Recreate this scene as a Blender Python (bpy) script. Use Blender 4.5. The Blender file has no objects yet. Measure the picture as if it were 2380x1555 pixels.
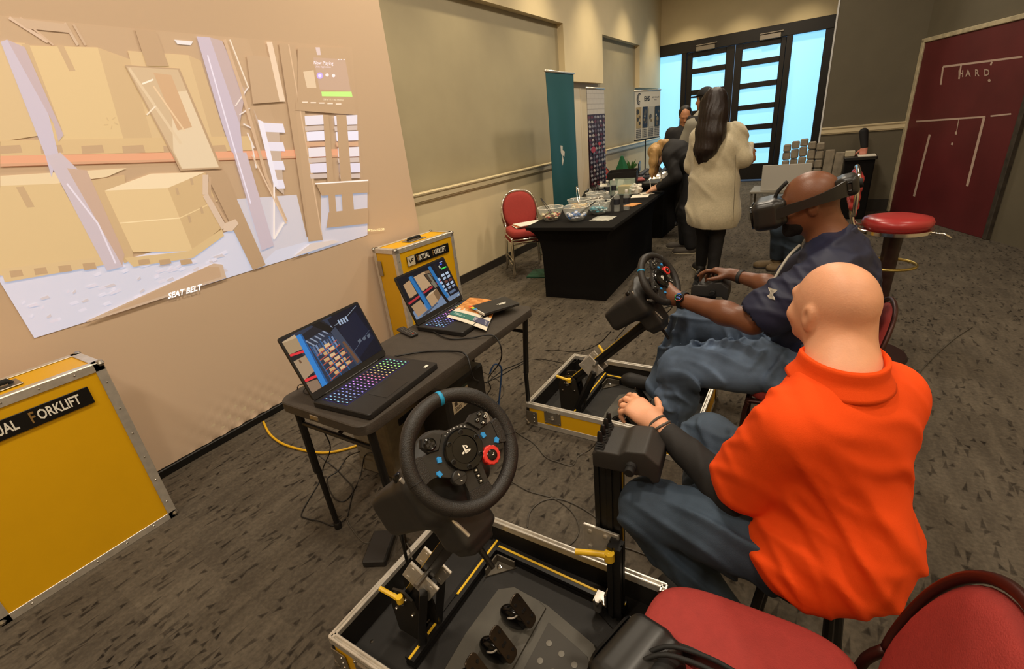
import bpy, bmesh, math, random
import numpy as np
from mathutils import Vector, Matrix
random.seed(7)
SC = bpy.context.scene
COL = SC.collection

# ------------------------------------------------------------------ camera
IW, IH, FPX = 2380.0, 1555.0, 1090.765
CAMH = 1.6
ROT = np.array([[0.8524909901720414, 0.12494355627683616, -0.5075906021789502],
                [0.5130401020476679, -0.3861856658564295, 0.7665836452585879],
                [-0.10024452786267528, -0.9139199851365125, -0.3933208555386633]])
cam_d = bpy.data.cameras.new('camera')
cam_d.sensor_fit = 'HORIZONTAL'; cam_d.sensor_width = 36.0
cam_d.lens = FPX / IW * 36.0
cam_d.clip_start = 0.02
cam = bpy.data.objects.new('camera', cam_d); COL.objects.link(cam)
_m = Matrix.Identity(4)
for i in range(3):
    _m[i][0] = ROT[i][0]; _m[i][1] = -ROT[i][1]; _m[i][2] = -ROT[i][2]
_m[2][3] = CAMH
cam.matrix_world = _m
SC.camera = cam

# ------------------------------------------------------------------ world and exposure
wd = bpy.data.worlds.new('world'); SC.world = wd; wd.use_nodes = True
_bg = wd.node_tree.nodes['Background']
_bg.inputs[0].default_value = (0.42, 0.66, 1.0, 1); _bg.inputs[1].default_value = 0.6
SC.view_settings.view_transform = 'Standard'; SC.view_settings.look = 'None'
SC.view_settings.gamma = 1.0; SC.view_settings.exposure = 0.12
SC.view_settings.use_curve_mapping = False

# ------------------------------------------------------------------ ceiling lamps (light only, fittings are built with the ceiling)
CEIL = 4.3
WARM = (1.0, 0.865, 0.68)
def lamp(kind, name, loc, energy, color=WARM, size=0.25, aim=None, spot=1.2, blend=0.6):
    d = bpy.data.lights.new(name, kind); d.energy = energy; d.color = color
    if kind == 'AREA': d.shape = 'DISK'; d.size = size
    else: d.shadow_soft_size = size
    if kind == 'SPOT': d.spot_size = spot; d.spot_blend = blend
    o = bpy.data.objects.new(name, d); COL.objects.link(o); o.location = loc
    if aim is not None:
        o.rotation_euler = (Vector(aim) - Vector(loc)).to_track_quat('-Z', 'Y').to_euler()
    return o
DOWN = [(-1.2, -1.4, 1.0), (1.3, -1.2, 0.9), (-0.9, 0.9, 1.05), (1.5, 1.3, 0.7), (-1.1, 3.6, 1.1), (1.5, 3.9, 0.35), (-0.9, 6.6, 1.1), (-1.3, 9.4, 0.9)]
for x, y, k in DOWN:
    lamp('AREA', 'downlight_lamp', (x, y, CEIL - 0.03), 52 * k, size=0.42)
WASH = [(-2.75, 3.2), (-2.75, 4.9), (-2.75, 6.6), (-2.75, 8.4), (-2.75, 10.2), (-2.8, 12.0), (-1.7, 12.0), (-0.6, 12.0)]
for x, y in WASH:
    lamp('SPOT', 'wall_wash_lamp', (x, y, CEIL - 0.04), 150, color=(1.0, 0.82, 0.52), size=0.07, aim=(x - (0.25 if y < 11 else 0), y + (0 if y < 11 else 0.25), 0), spot=1.45, blend=0.9)

# ------------------------------------------------------------------ pixel helpers: where the ray of a photo pixel meets a world plane
def ray(px, py): return ROT @ np.array([px - IW / 2, py - IH / 2, FPX])
def atx(px, py, x): d = ray(px, py); t = x / d[0]; return Vector((x, d[1] * t, CAMH + d[2] * t))
def aty(px, py, y): d = ray(px, py); t = y / d[1]; return Vector((d[0] * t, y, CAMH + d[2] * t))
def atz(px, py, z): d = ray(px, py); t = (z - CAMH) / d[2]; return Vector((d[0] * t, d[1] * t, z))

# ------------------------------------------------------------------ materials
def lin(h):
    if not isinstance(h, str): return tuple(h)
    h = h.lstrip('#'); o = []
    for i in (0, 2, 4):
        c = int(h[i:i + 2], 16) / 255.0
        o.append(c / 12.92 if c <= 0.04045 else ((c + 0.055) / 1.055) ** 2.4)
    return tuple(o)
MATS = {}
def M(name, col='808080', rough=0.55, metal=0.0, bump=0.0, bscale=200.0, var=0.0, vscale=8.0, emit=None, estr=0.0, trans=0.0, alpha=1.0, spec=0.5, stretch=None, sheen=0.0, coat=0.0, ior=1.45, sss=0.0):
    if name in MATS: return MATS[name]
    m = bpy.data.materials.new(name); m.use_nodes = True; MATS[name] = m
    nt = m.node_tree; N = nt.nodes; L = nt.links; b = N['Principled BSDF']
    c = lin(col)
    b.inputs['Base Color'].default_value = (*c, 1); b.inputs['Roughness'].default_value = rough
    b.inputs['Metallic'].default_value = metal; b.inputs['Specular IOR Level'].default_value = spec
    b.inputs['IOR'].default_value = ior
    if sheen: b.inputs['Sheen Weight'].default_value = sheen
    if coat: b.inputs['Coat Weight'].default_value = coat
    if trans: b.inputs['Transmission Weight'].default_value = trans
    if alpha < 1: b.inputs['Alpha'].default_value = alpha
    if sss:
        b.inputs['Subsurface Weight'].default_value = sss; b.inputs['Subsurface Radius'].default_value = (0.012, 0.005, 0.003); b.inputs['Subsurface Scale'].default_value = 1.0
    if emit is not None:
        b.inputs['Emission Color'].default_value = (*lin(emit), 1); b.inputs['Emission Strength'].default_value = estr
    if var or bump:
        tc = N.new('ShaderNodeTexCoord'); src = tc.outputs['Object']
        if stretch:
            mp = N.new('ShaderNodeMapping'); mp.inputs['Scale'].default_value = stretch; L.new(src, mp.inputs[0]); src = mp.outputs[0]
    if var:
        n = N.new('ShaderNodeTexNoise'); n.inputs['Scale'].default_value = vscale; n.inputs['Detail'].default_value = 4; L.new(src, n.inputs['Vector'])
        r = N.new('ShaderNodeValToRGB'); r.color_ramp.elements[0].position = 0.3; r.color_ramp.elements[1].position = 0.7
        r.color_ramp.elements[0].color = (*[x * (1 - var) for x in c], 1); r.color_ramp.elements[1].color = (*[min(1, x * (1 + var)) for x in c], 1)
        L.new(n.outputs[0], r.inputs[0]); L.new(r.outputs[0], b.inputs['Base Color'])
    if bump:
        n2 = N.new('ShaderNodeTexNoise'); n2.inputs['Scale'].default_value = bscale; n2.inputs['Detail'].default_value = 3; L.new(src, n2.inputs['Vector'])
        bp = N.new('ShaderNodeBump'); bp.inputs['Strength'].default_value = bump; bp.inputs['Distance'].default_value = 0.004
        L.new(n2.outputs[0], bp.inputs['Height']); L.new(bp.outputs[0], b.inputs['Normal'])
    return m
def attr_mat(name, rough=0.6, base=None, emit=0.0, diffuse=1.0):
    """flat print or screen picture: colours come from the faces' own colour attribute"""
    if name in MATS: return MATS[name]
    m = bpy.data.materials.new(name); m.use_nodes = True; MATS[name] = m
    nt = m.node_tree; N = nt.nodes; L = nt.links; b = N['Principled BSDF']
    a = N.new('ShaderNodeAttribute'); a.attribute_name = 'Col'
    b.inputs['Roughness'].default_value = rough
    if base is None: L.new(a.outputs['Color'], b.inputs['Base Color'])
    else: b.inputs['Base Color'].default_value = (*lin(base), 1)
    if emit: L.new(a.outputs['Color'], b.inputs['Emission Color']); b.inputs['Emission Strength'].default_value = emit
    return m

# ------------------------------------------------------------------ objects
def tag(o, label=None, cat=None, group=None, kind=None):
    if label: o['label'] = label
    if cat: o['category'] = cat
    if group: o['group'] = group
    if kind: o['kind'] = kind
    return o
def thing(name, label, cat, loc=(0, 0, 0), rotz=0.0, group=None):
    o = bpy.data.objects.new(name, None); COL.objects.link(o)
    o.empty_display_size = 0.05
    o.location = loc; o.rotation_euler = (0, 0, rotz)
    return tag(o, label, cat, group)
def mtx(o): return Matrix.Translation(o.location) @ o.rotation_euler.to_matrix().to_4x4()
def copy_tree(o, parent=None):
    c = o.copy(); COL.objects.link(c); c.parent = parent
    for ch in [q for q in list(COL.objects) if q.parent is o]: copy_tree(ch, c)
    return c
def link_mesh(name, me, mat, parent=None, smooth=35, world=False, kind=None):
    o = bpy.data.objects.new(name, me); COL.objects.link(o)
    for m in (mat if isinstance(mat, (list, tuple)) else [mat]): me.materials.append(m)
    if parent is not None:
        o.parent = parent
        if world:
            top = parent if parent.parent is None else parent.parent
            me.transform(mtx(top).inverted())
    if smooth:
        me.shade_smooth()
        if smooth < 180: me.set_sharp_from_angle(angle=math.radians(smooth))
    if kind: o['kind'] = kind
    return o
def frame(o, x, y):
    """4x4 from origin, x axis, y hint"""
    x = Vector(x).normalized(); z = x.cross(Vector(y)).normalized(); y = z.cross(x)
    m = Matrix.Identity(4)
    for i in range(3): m[i][0] = x[i]; m[i][1] = y[i]; m[i][2] = z[i]; m[i][3] = o[i]
    return m
def RX(a): return Matrix.Rotation(a, 4, 'X')
def RY(a): return Matrix.Rotation(a, 4, 'Y')
def RZ(a): return Matrix.Rotation(a, 4, 'Z')
def T(x, y=None, z=None): return Matrix.Translation(x if y is None else (x, y, z))
class MB:
    def __init__(s, m=None): s.v = []; s.f = []; s.m = m or Matrix.Identity(4); s.mi = []; s.cur = 0
    def add(s, vs, fs, m=None):
        o = len(s.v); mm = s.m @ m if m is not None else s.m
        s.v += [tuple(mm @ Vector(p)) for p in vs]
        s.f += [tuple(i + o for i in f) for f in fs]; s.mi += [s.cur] * len(fs)
        return s
    def box(s, c, size, m=None, bev=0.0):
        hx, hy, hz = size[0] / 2, size[1] / 2, size[2] / 2
        b = min(bev, hx * .98, hy * .98, hz * .98)
        if b <= 0:
            vs = [(c[0] + x * hx, c[1] + y * hy, c[2] + z * hz) for x in (-1, 1) for y in (-1, 1) for z in (-1, 1)]
            fs = [(0, 1, 3, 2), (4, 6, 7, 5), (0, 4, 5, 1), (2, 3, 7, 6), (0, 2, 6, 4), (1, 5, 7, 3)]
            return s.add(vs, fs, m)
        vs = []; idx = {}
        for x in (-1, 1):
            for y in (-1, 1):
                for z in (-1, 1):
                    for a in range(3):
                        d = [hx - b, hy - b, hz - b]; d[a] += b
                        idx[(x, y, z, a)] = len(vs); vs.append((c[0] + x * d[0], c[1] + y * d[1], c[2] + z * d[2]))
        fs = []
        for a in range(3):
            e, g = (a + 1) % 3, (a + 2) % 3
            for sg in (-1, 1):
                q = []
                for (p, r) in ((-1, -1), (1, -1), (1, 1), (-1, 1)):
                    k = [0, 0, 0]; k[a] = sg; k[e] = p; k[g] = r; q.append(idx[(*k, a)])
                fs.append(tuple(q) if sg > 0 else tuple(reversed(q)))
            for p in (-1, 1):
                for r in (-1, 1):
                    k0 = [0, 0, 0]; k0[a] = -1; k0[e] = p; k0[g] = r; k1 = list(k0); k1[a] = 1
                    q = (idx[(*k0, e)], idx[(*k1, e)], idx[(*k1, g)], idx[(*k0, g)])
                    fs.append(q if p * r < 0 else tuple(reversed(q)))
        for x in (-1, 1):
            for y in (-1, 1):
                for z in (-1, 1):
                    q = tuple(idx[(x, y, z, a)] for a in range(3)); fs.append(q if x * y * z > 0 else tuple(reversed(q)))
        return s.add(vs, fs, m)
    def tube(s, pts, r, n=10, m=None, caps=True, closed=False, sm=0):
        P = [Vector(p) for p in pts]
        if sm: P = smooth_path(P, sm, closed)
        K = len(P); rr = r if isinstance(r, (list, tuple)) else [r] * K
        if len(rr) != K: rr = [rr[min(len(rr) - 1, int(i * len(rr) / K))] for i in range(K)]
        vs = []; fs = []; up = None
        for i, p in enumerate(P):
            a = P[(i - 1) % K] if (closed or i > 0) else p; b = P[(i + 1) % K] if (closed or i < K - 1) else p
            t = (b - a).normalized() if (b - a).length > 1e-9 else Vector((0, 0, 1))
            if up is None:
                up = Vector((0, 0, 1)) if abs(t.z) < 0.9 else Vector((1, 0, 0))
            up = (up - t * up.dot(t)); up = up.normalized() if up.length > 1e-6 else t.orthogonal().normalized()
            sd = t.cross(up)
            for k in range(n):
                an = 2 * math.pi * k / n
                vs.append(p + (sd * math.cos(an) + up * math.sin(an)) * rr[i])
        for i in range(K if closed else K - 1):
            for k in range(n):
                a = i * n + k; b = i * n + (k + 1) % n; c = ((i + 1) % K) * n + (k + 1) % n; d = ((i + 1) % K) * n + k
                fs.append((a, b, c, d))
        if caps and not closed:
            fs.append(tuple(reversed(range(n)))); fs.append(tuple((K - 1) * n + k for k in range(n)))
        return s.add(vs, fs, m)
    def lathe(s, prof, n=24, m=None, caps=True, sq=1.0):
        vs = []; fs = []
        for (r, z) in prof:
            for k in range(n):
                a = 2 * math.pi * k / n; vs.append((r * math.cos(a), r * math.sin(a) * sq, z))
        for i in range(len(prof) - 1):
            for k in range(n):
                fs.append((i * n + k, i * n + (k + 1) % n, (i + 1) * n + (k + 1) % n, (i + 1) * n + k))
        if caps:
            if prof[0][0] > 1e-6: fs.append(tuple(reversed(range(n))))
            if prof[-1][0] > 1e-6: fs.append(tuple((len(prof) - 1) * n + k for k in range(n)))
        return s.add(vs, fs, m)
    def cyl(s, a, b, r, n=14, r2=None, m=None):
        return s.tube([a, b], [r, r if r2 is None else r2], n, m)
    def prism(s, poly, z0, z1, m=None, bev=0.0):
        n = len(poly)
        ar = sum(poly[i][0] * poly[(i + 1) % n][1] - poly[(i + 1) % n][0] * poly[i][1] for i in range(n))
        if ar < 0: poly = list(reversed(poly))
        vs = [(p[0], p[1], z0) for p in poly] + [(p[0], p[1], z1) for p in poly]
        fs = [(i, (i + 1) % n, n + (i + 1) % n, n + i) for i in range(n)]
        if bev > 0:
            c = (sum(p[0] for p in poly) / n, sum(p[1] for p in poly) / n)
            d = max(math.hypot(p[0] - c[0], p[1] - c[1]) for p in poly); k = 1 - bev / d
            vs[n:] = [(p[0], p[1], z1 - bev) for p in poly]
            vs += [(c[0] + (p[0] - c[0]) * k, c[1] + (p[1] - c[1]) * k, z1) for p in poly]
            fs += [(n + i, n + (i + 1) % n, 2 * n + (i + 1) % n, 2 * n + i) for i in range(n)]
            fs += [tuple(reversed(range(n))), tuple(range(2 * n, 3 * n))]
        else: fs += [tuple(reversed(range(n))), tuple(range(n, 2 * n))]
        return s.add(vs, fs, m)
    def grid(s, fn, nu, nv, m=None, closeu=False):
        vs = [fn(i / (nu if closeu else nu - 1), j / (nv - 1)) for j in range(nv) for i in range(nu)]
        fs = []
        for j in range(nv - 1):
            for i in range(nu if closeu else nu - 1):
                i2 = (i + 1) % nu; fs.append((j * nu + i, j * nu + i2, (j + 1) * nu + i2, (j + 1) * nu + i))
        return s.add(vs, fs, m)
    def mesh(s, name):
        me = bpy.data.meshes.new(name); me.from_pydata(s.v, [], s.f); me.update()
        if any(s.mi): me.polygons.foreach_set('material_index', s.mi)
        return me
    def build(s, name, mat, parent=None, smooth=35, world=False, kind=None):
        return link_mesh(name, s.mesh(name), mat, parent, smooth, world, kind)
def smooth_path(P, k=6, closed=False):
    out = []; n = len(P)
    for i in range(n if closed else n - 1):
        p0 = P[(i - 1) % n] if (closed or i > 0) else P[0]; p1 = P[i]; p2 = P[(i + 1) % n]; p3 = P[(i + 2) % n] if (closed or i < n - 2) else P[-1]
        for j in range(k):
            t = j / k
            out.append(0.5 * ((2 * p1) + (p2 - p0) * t + (2 * p0 - 5 * p1 + 4 * p2 - p3) * t * t + (3 * p1 - p0 - 3 * p2 + p3) * t * t * t))
    if not closed: out.append(P[-1])
    return out
def rrect(w, h, r, n=5):
    o = []
    for cx, cy, a0 in ((w / 2 - r, h / 2 - r, 0), (-w / 2 + r, h / 2 - r, 90), (-w / 2 + r, -h / 2 + r, 180), (w / 2 - r, -h / 2 + r, 270)):
        for i in range(n + 1):
            a = math.radians(a0 + 90 * i / n); o.append((cx + r * math.cos(a), cy + r * math.sin(a)))
    return o
def text_mesh(txt, size=0.1, align='CENTER', bold=0.0, sx=1.0, ext=0.0005, m=None, italic=0.0):
    c = bpy.data.curves.new('t', 'FONT'); c.body = txt; c.size = size; c.align_x = align; c.align_y = 'CENTER'
    c.offset = bold; c.extrude = ext; c.resolution_u = 2; c.shear = italic
    o = bpy.data.objects.new('t', c); COL.objects.link(o)
    dg = bpy.context.evaluated_depsgraph_get()
    me = bpy.data.meshes.new_from_object(o.evaluated_get(dg))
    bpy.data.objects.remove(o); bpy.data.curves.remove(c)
    me.transform(Matrix.Diagonal((sx, 1, 1, 1)))
    if m is not None: me.transform(m)
    return me
class Art:
    """flat coloured polygons laid on a plane; mp maps 2-D picture coordinates to the plane"""
    def __init__(s, mp, normal, step=0.00008): s.mp = mp; s.n = Vector(normal); s.st = step; s.k = 0; s.v = []; s.f = []; s.c = []
    def poly(s, pts, col, z=None):
        s.k += 1; o = len(s.v); c = lin(col)
        for p in pts: s.v.append(tuple(s.mp(*p) + s.n * (s.st * (z if z is not None else s.k))))
        s.f.append(tuple(range(o, o + len(pts)))); s.c.append(c)
        return s
    def line(s, pts, w, col):
        for a, b in zip(pts[:-1], pts[1:]):
            d = Vector((b[0] - a[0], b[1] - a[1])); 
            if d.length < 1e-9: continue
            n = Vector((-d.y, d.x)).normalized() * (w / 2)
            s.poly([(a[0] + n.x, a[1] + n.y), (b[0] + n.x, b[1] + n.y), (b[0] - n.x, b[1] - n.y), (a[0] - n.x, a[1] - n.y)], col)
        return s
    def rect(s, x0, y0, x1, y1, col): return s.poly([(x0, y0), (x1, y0), (x1, y1), (x0, y1)], col)
    def disc(s, x, y, r, col, n=16, ry=None):
        return s.poly([(x + r * math.cos(2 * math.pi * i / n), y + (ry or r) * math.sin(2 * math.pi * i / n)) for i in range(n)], col)
    def text(s, txt, x, y, size, col, sx=1.0, align='CENTER', bold=0.0, fx=None):
        """text laid out in picture units; fx maps local text x,y to picture x,y"""
        me = text_mesh(txt, size, align, bold, sx, 0.0); s.k += 1; o = len(s.v); c = lin(col)
        for v in me.vertices:
            q = fx(v.co.x, v.co.y) if fx else (x + v.co.x, y - v.co.y)
            s.v.append(tuple(s.mp(*q) + s.n * (s.st * s.k)))
        for p in me.polygons: s.f.append(tuple(o + i for i in p.vertices)); s.c.append(c)
        bpy.data.meshes.remove(me); return s
    def build(s, name, mat, parent=None, world=True):
        me = bpy.data.meshes.new(name); me.from_pydata(s.v, [], s.f)
        a = me.color_attributes.new('Col', 'FLOAT_COLOR', 'CORNER')
        buf = []
        for f, c in zip(s.f, s.c): buf += [*c, 1.0] * len(f)
        a.data.foreach_set('color', buf)
        # face the side of the normal
        me.update()
        return link_mesh(name, me, mat, parent, 0, world)

# ------------------------------------------------------------------ signed distance solids -> one continuous mesh
class SDF:
    def __init__(s): s.ops = []
    def cone(s, a, b, ra, rb, k=0.02, sub=False): s.ops.append(('c', np.array(a, float), np.array(b, float), ra, rb, k, sub)); return s
    def chain(s, pts, rs, k=0.02):
        for i in range(len(pts) - 1): s.cone(pts[i], pts[i + 1], rs[i], rs[i + 1], k)
        return s
    def ell(s, c, r, R=None, k=0.02, sub=False): s.ops.append(('e', np.array(c, float), np.array(r, float) if not np.isscalar(r) else np.array([r] * 3, float), None if R is None else np.array(R, float), k, sub)); return s
    def box(s, c, h, rnd=0.005, R=None, k=0.0, sub=False): s.ops.append(('b', np.array(c, float), np.array(h, float), rnd, None if R is None else np.array(R, float), k, sub)); return s
    def cut(s, p, n): s.ops.append(('p', np.array(p, float), np.array(n, float) / np.linalg.norm(n))); return s
    def fn(s, f): s.ops.append(('f', f)); return s
    def grow(s, bb):
        return bb
    def mesh(s, name, h, pad=0.03):
        lo = np.array([1e9] * 3); hi = -lo
        for o in s.ops:
            if o[0] == 'c' and not o[6]:
                lo = np.minimum(lo, np.minimum(o[1] - o[3], o[2] - o[4])); hi = np.maximum(hi, np.maximum(o[1] + o[3], o[2] + o[4]))
            elif o[0] == 'e' and not o[5]: r = o[2].max(); lo = np.minimum(lo, o[1] - r); hi = np.maximum(hi, o[1] + r)
            elif o[0] == 'b' and not o[6]:
                r = np.linalg.norm(o[2]) if o[4] is not None else o[2]; lo = np.minimum(lo, o[1] - r); hi = np.maximum(hi, o[1] + r)
        lo = lo - pad; hi = hi + pad
        n = np.ceil((hi - lo) / h).astype(int) + 1
        D = np.full(n, 1.0, np.float32)
        ax = [(lo[i] + h * np.arange(n[i])).astype(np.float32) for i in range(3)]
        def sl(a, b, m):
            i0 = np.clip(np.floor((a - m - lo) / h).astype(int), 0, n - 1); i1 = np.clip(np.ceil((b + m - lo) / h).astype(int) + 1, 1, n)
            return tuple(slice(i0[i], i1[i]) for i in range(3))
        for o in s.ops:
            t = o[0]
            if t == 'c':
                _, a, b, ra, rb, k, sub = o; m = 2 * h + k * 1.5 + 0.01
                w = sl(np.minimum(a - ra, b - rb), np.maximum(a + ra, b + rb), m)
                X = ax[0][w[0]][:, None, None]; Y = ax[1][w[1]][None, :, None]; Z = ax[2][w[2]][None, None, :]
                d = b - a; l2 = float(d @ d) + 1e-12
                tt = np.clip(((X - a[0]) * d[0] + (Y - a[1]) * d[1] + (Z - a[2]) * d[2]) / l2, 0, 1)
                q = np.sqrt((X - a[0] - tt * d[0]) ** 2 + (Y - a[1] - tt * d[1]) ** 2 + (Z - a[2] - tt * d[2]) ** 2) - (ra + (rb - ra) * tt)
            elif t == 'e':
                _, c, r, R, k, sub = o; m = 2 * h + k * 1.5 + 0.01
                rr = r if R is None else np.array([r.max()] * 3)
                w = sl(c - rr, c + rr, m)
                X = ax[0][w[0]][:, None, None] - c[0]; Y = ax[1][w[1]][None, :, None] - c[1]; Z = ax[2][w[2]][None, None, :] - c[2]
                if R is not None:
                    X, Y, Z = (R[0][0] * X + R[0][1] * Y + R[0][2] * Z, R[1][0] * X + R[1][1] * Y + R[1][2] * Z, R[2][0] * X + R[2][1] * Y + R[2][2] * Z)
                k0 = np.sqrt((X / r[0]) ** 2 + (Y / r[1]) ** 2 + (Z / r[2]) ** 2); k1 = np.sqrt((X / r[0] ** 2) ** 2 + (Y / r[1] ** 2) ** 2 + (Z / r[2] ** 2) ** 2)
                q = k0 * (k0 - 1) / np.maximum(k1, 1e-6)
            elif t == 'b':
                _, c, hh, rnd, R, k, sub = o; m = 2 * h + k * 1.5 + 0.01
                rr = hh if R is None else np.array([np.linalg.norm(hh)] * 3)
                w = sl(c - rr, c + rr, m)
                X = ax[0][w[0]][:, None, None] - c[0]; Y = ax[1][w[1]][None, :, None] - c[1]; Z = ax[2][w[2]][None, None, :] - c[2]
                if R is not None:
                    X, Y, Z = (R[0][0] * X + R[0][1] * Y + R[0][2] * Z, R[1][0] * X + R[1][1] * Y + R[1][2] * Z, R[2][0] * X + R[2][1] * Y + R[2][2] * Z)
                X = np.abs(X) - (hh[0] - rnd); Y = np.abs(Y) - (hh[1] - rnd); Z = np.abs(Z) - (hh[2] - rnd)
                q = np.sqrt(np.maximum(X, 0) ** 2 + np.maximum(Y, 0) ** 2 + np.maximum(Z, 0) ** 2) + np.minimum(np.maximum(np.maximum(X, Y), Z), 0) - rnd
            elif t == 'p':
                X = ax[0][:, None, None]; Y = ax[1][None, :, None]; Z = ax[2][None, None, :]
                np.maximum(D, ((X - o[1][0]) * o[2][0] + (Y - o[1][1]) * o[2][1] + (Z - o[1][2]) * o[2][2]).astype(np.float32), out=D); continue
            else:
                near = np.nonzero(np.abs(D) < 0.035)
                P = np.stack([ax[i][near[i]] for i in range(3)], 1)
                D[near] += o[1](P).astype(np.float32); continue
            q = q.astype(np.float32); A = D[w]
            if sub:
                q = -q
                if k > 0: hh_ = np.maximum(k - np.abs(A - q), 0) / k; D[w] = np.maximum(A, q) + hh_ * hh_ * k * 0.25
                else: D[w] = np.maximum(A, q)
            else:
                if k > 0: hh_ = np.maximum(k - np.abs(A - q), 0) / k; D[w] = np.minimum(A, q) - hh_ * hh_ * k * 0.25
                else: D[w] = np.minimum(A, q)
        S = D < 0
        cid_all = []; pos_all = []; quads = []
        nc = n
        for a in range(3):
            s0 = [slice(None)] * 3; s1 = [slice(None)] * 3; s0[a] = slice(0, -1); s1[a] = slice(1, None)
            idx = np.stack(np.nonzero(S[tuple(s0)] != S[tuple(s1)]), 1)
            if not len(idx): continue
            i2 = idx.copy(); i2[:, a] += 1
            d0 = D[tuple(idx.T)]; d1 = D[tuple(i2.T)]; tt = d0 / (d0 - d1)
            pos = idx.astype(float); pos[:, a] += tt
            e, g = (a + 1) % 3, (a + 2) % 3; cs = []
            for (p, r) in ((1, 1), (0, 1), (0, 0), (1, 0)):
                c = idx.copy(); c[:, e] -= p; c[:, g] -= r
                cid = (c[:, 0] * nc[1] + c[:, 1]) * nc[2] + c[:, 2]; cs.append(cid); cid_all.append(cid); pos_all.append(pos)
            q = np.stack(cs, 1); fl = d0 > 0
            q[fl] = q[fl][:, ::-1]; quads.append(q)
        cid = np.concatenate(cid_all); pos = np.concatenate(pos_all); Q = np.concatenate(quads)
        u, inv = np.unique(cid, return_inverse=True); cnt = np.bincount(inv)
        V = np.stack([np.bincount(inv, pos[:, i]) / cnt for i in range(3)], 1) * h + lo
        F = np.searchsorted(u, Q)
        me = bpy.data.meshes.new(name); me.from_pydata(V.tolist(), [], F.tolist()); me.update()
        return me
    def build(s, name, h, mat, parent=None, world=False, smooth=180):
        return link_mesh(name, s.mesh(name, h), mat, parent, smooth, world)
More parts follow.
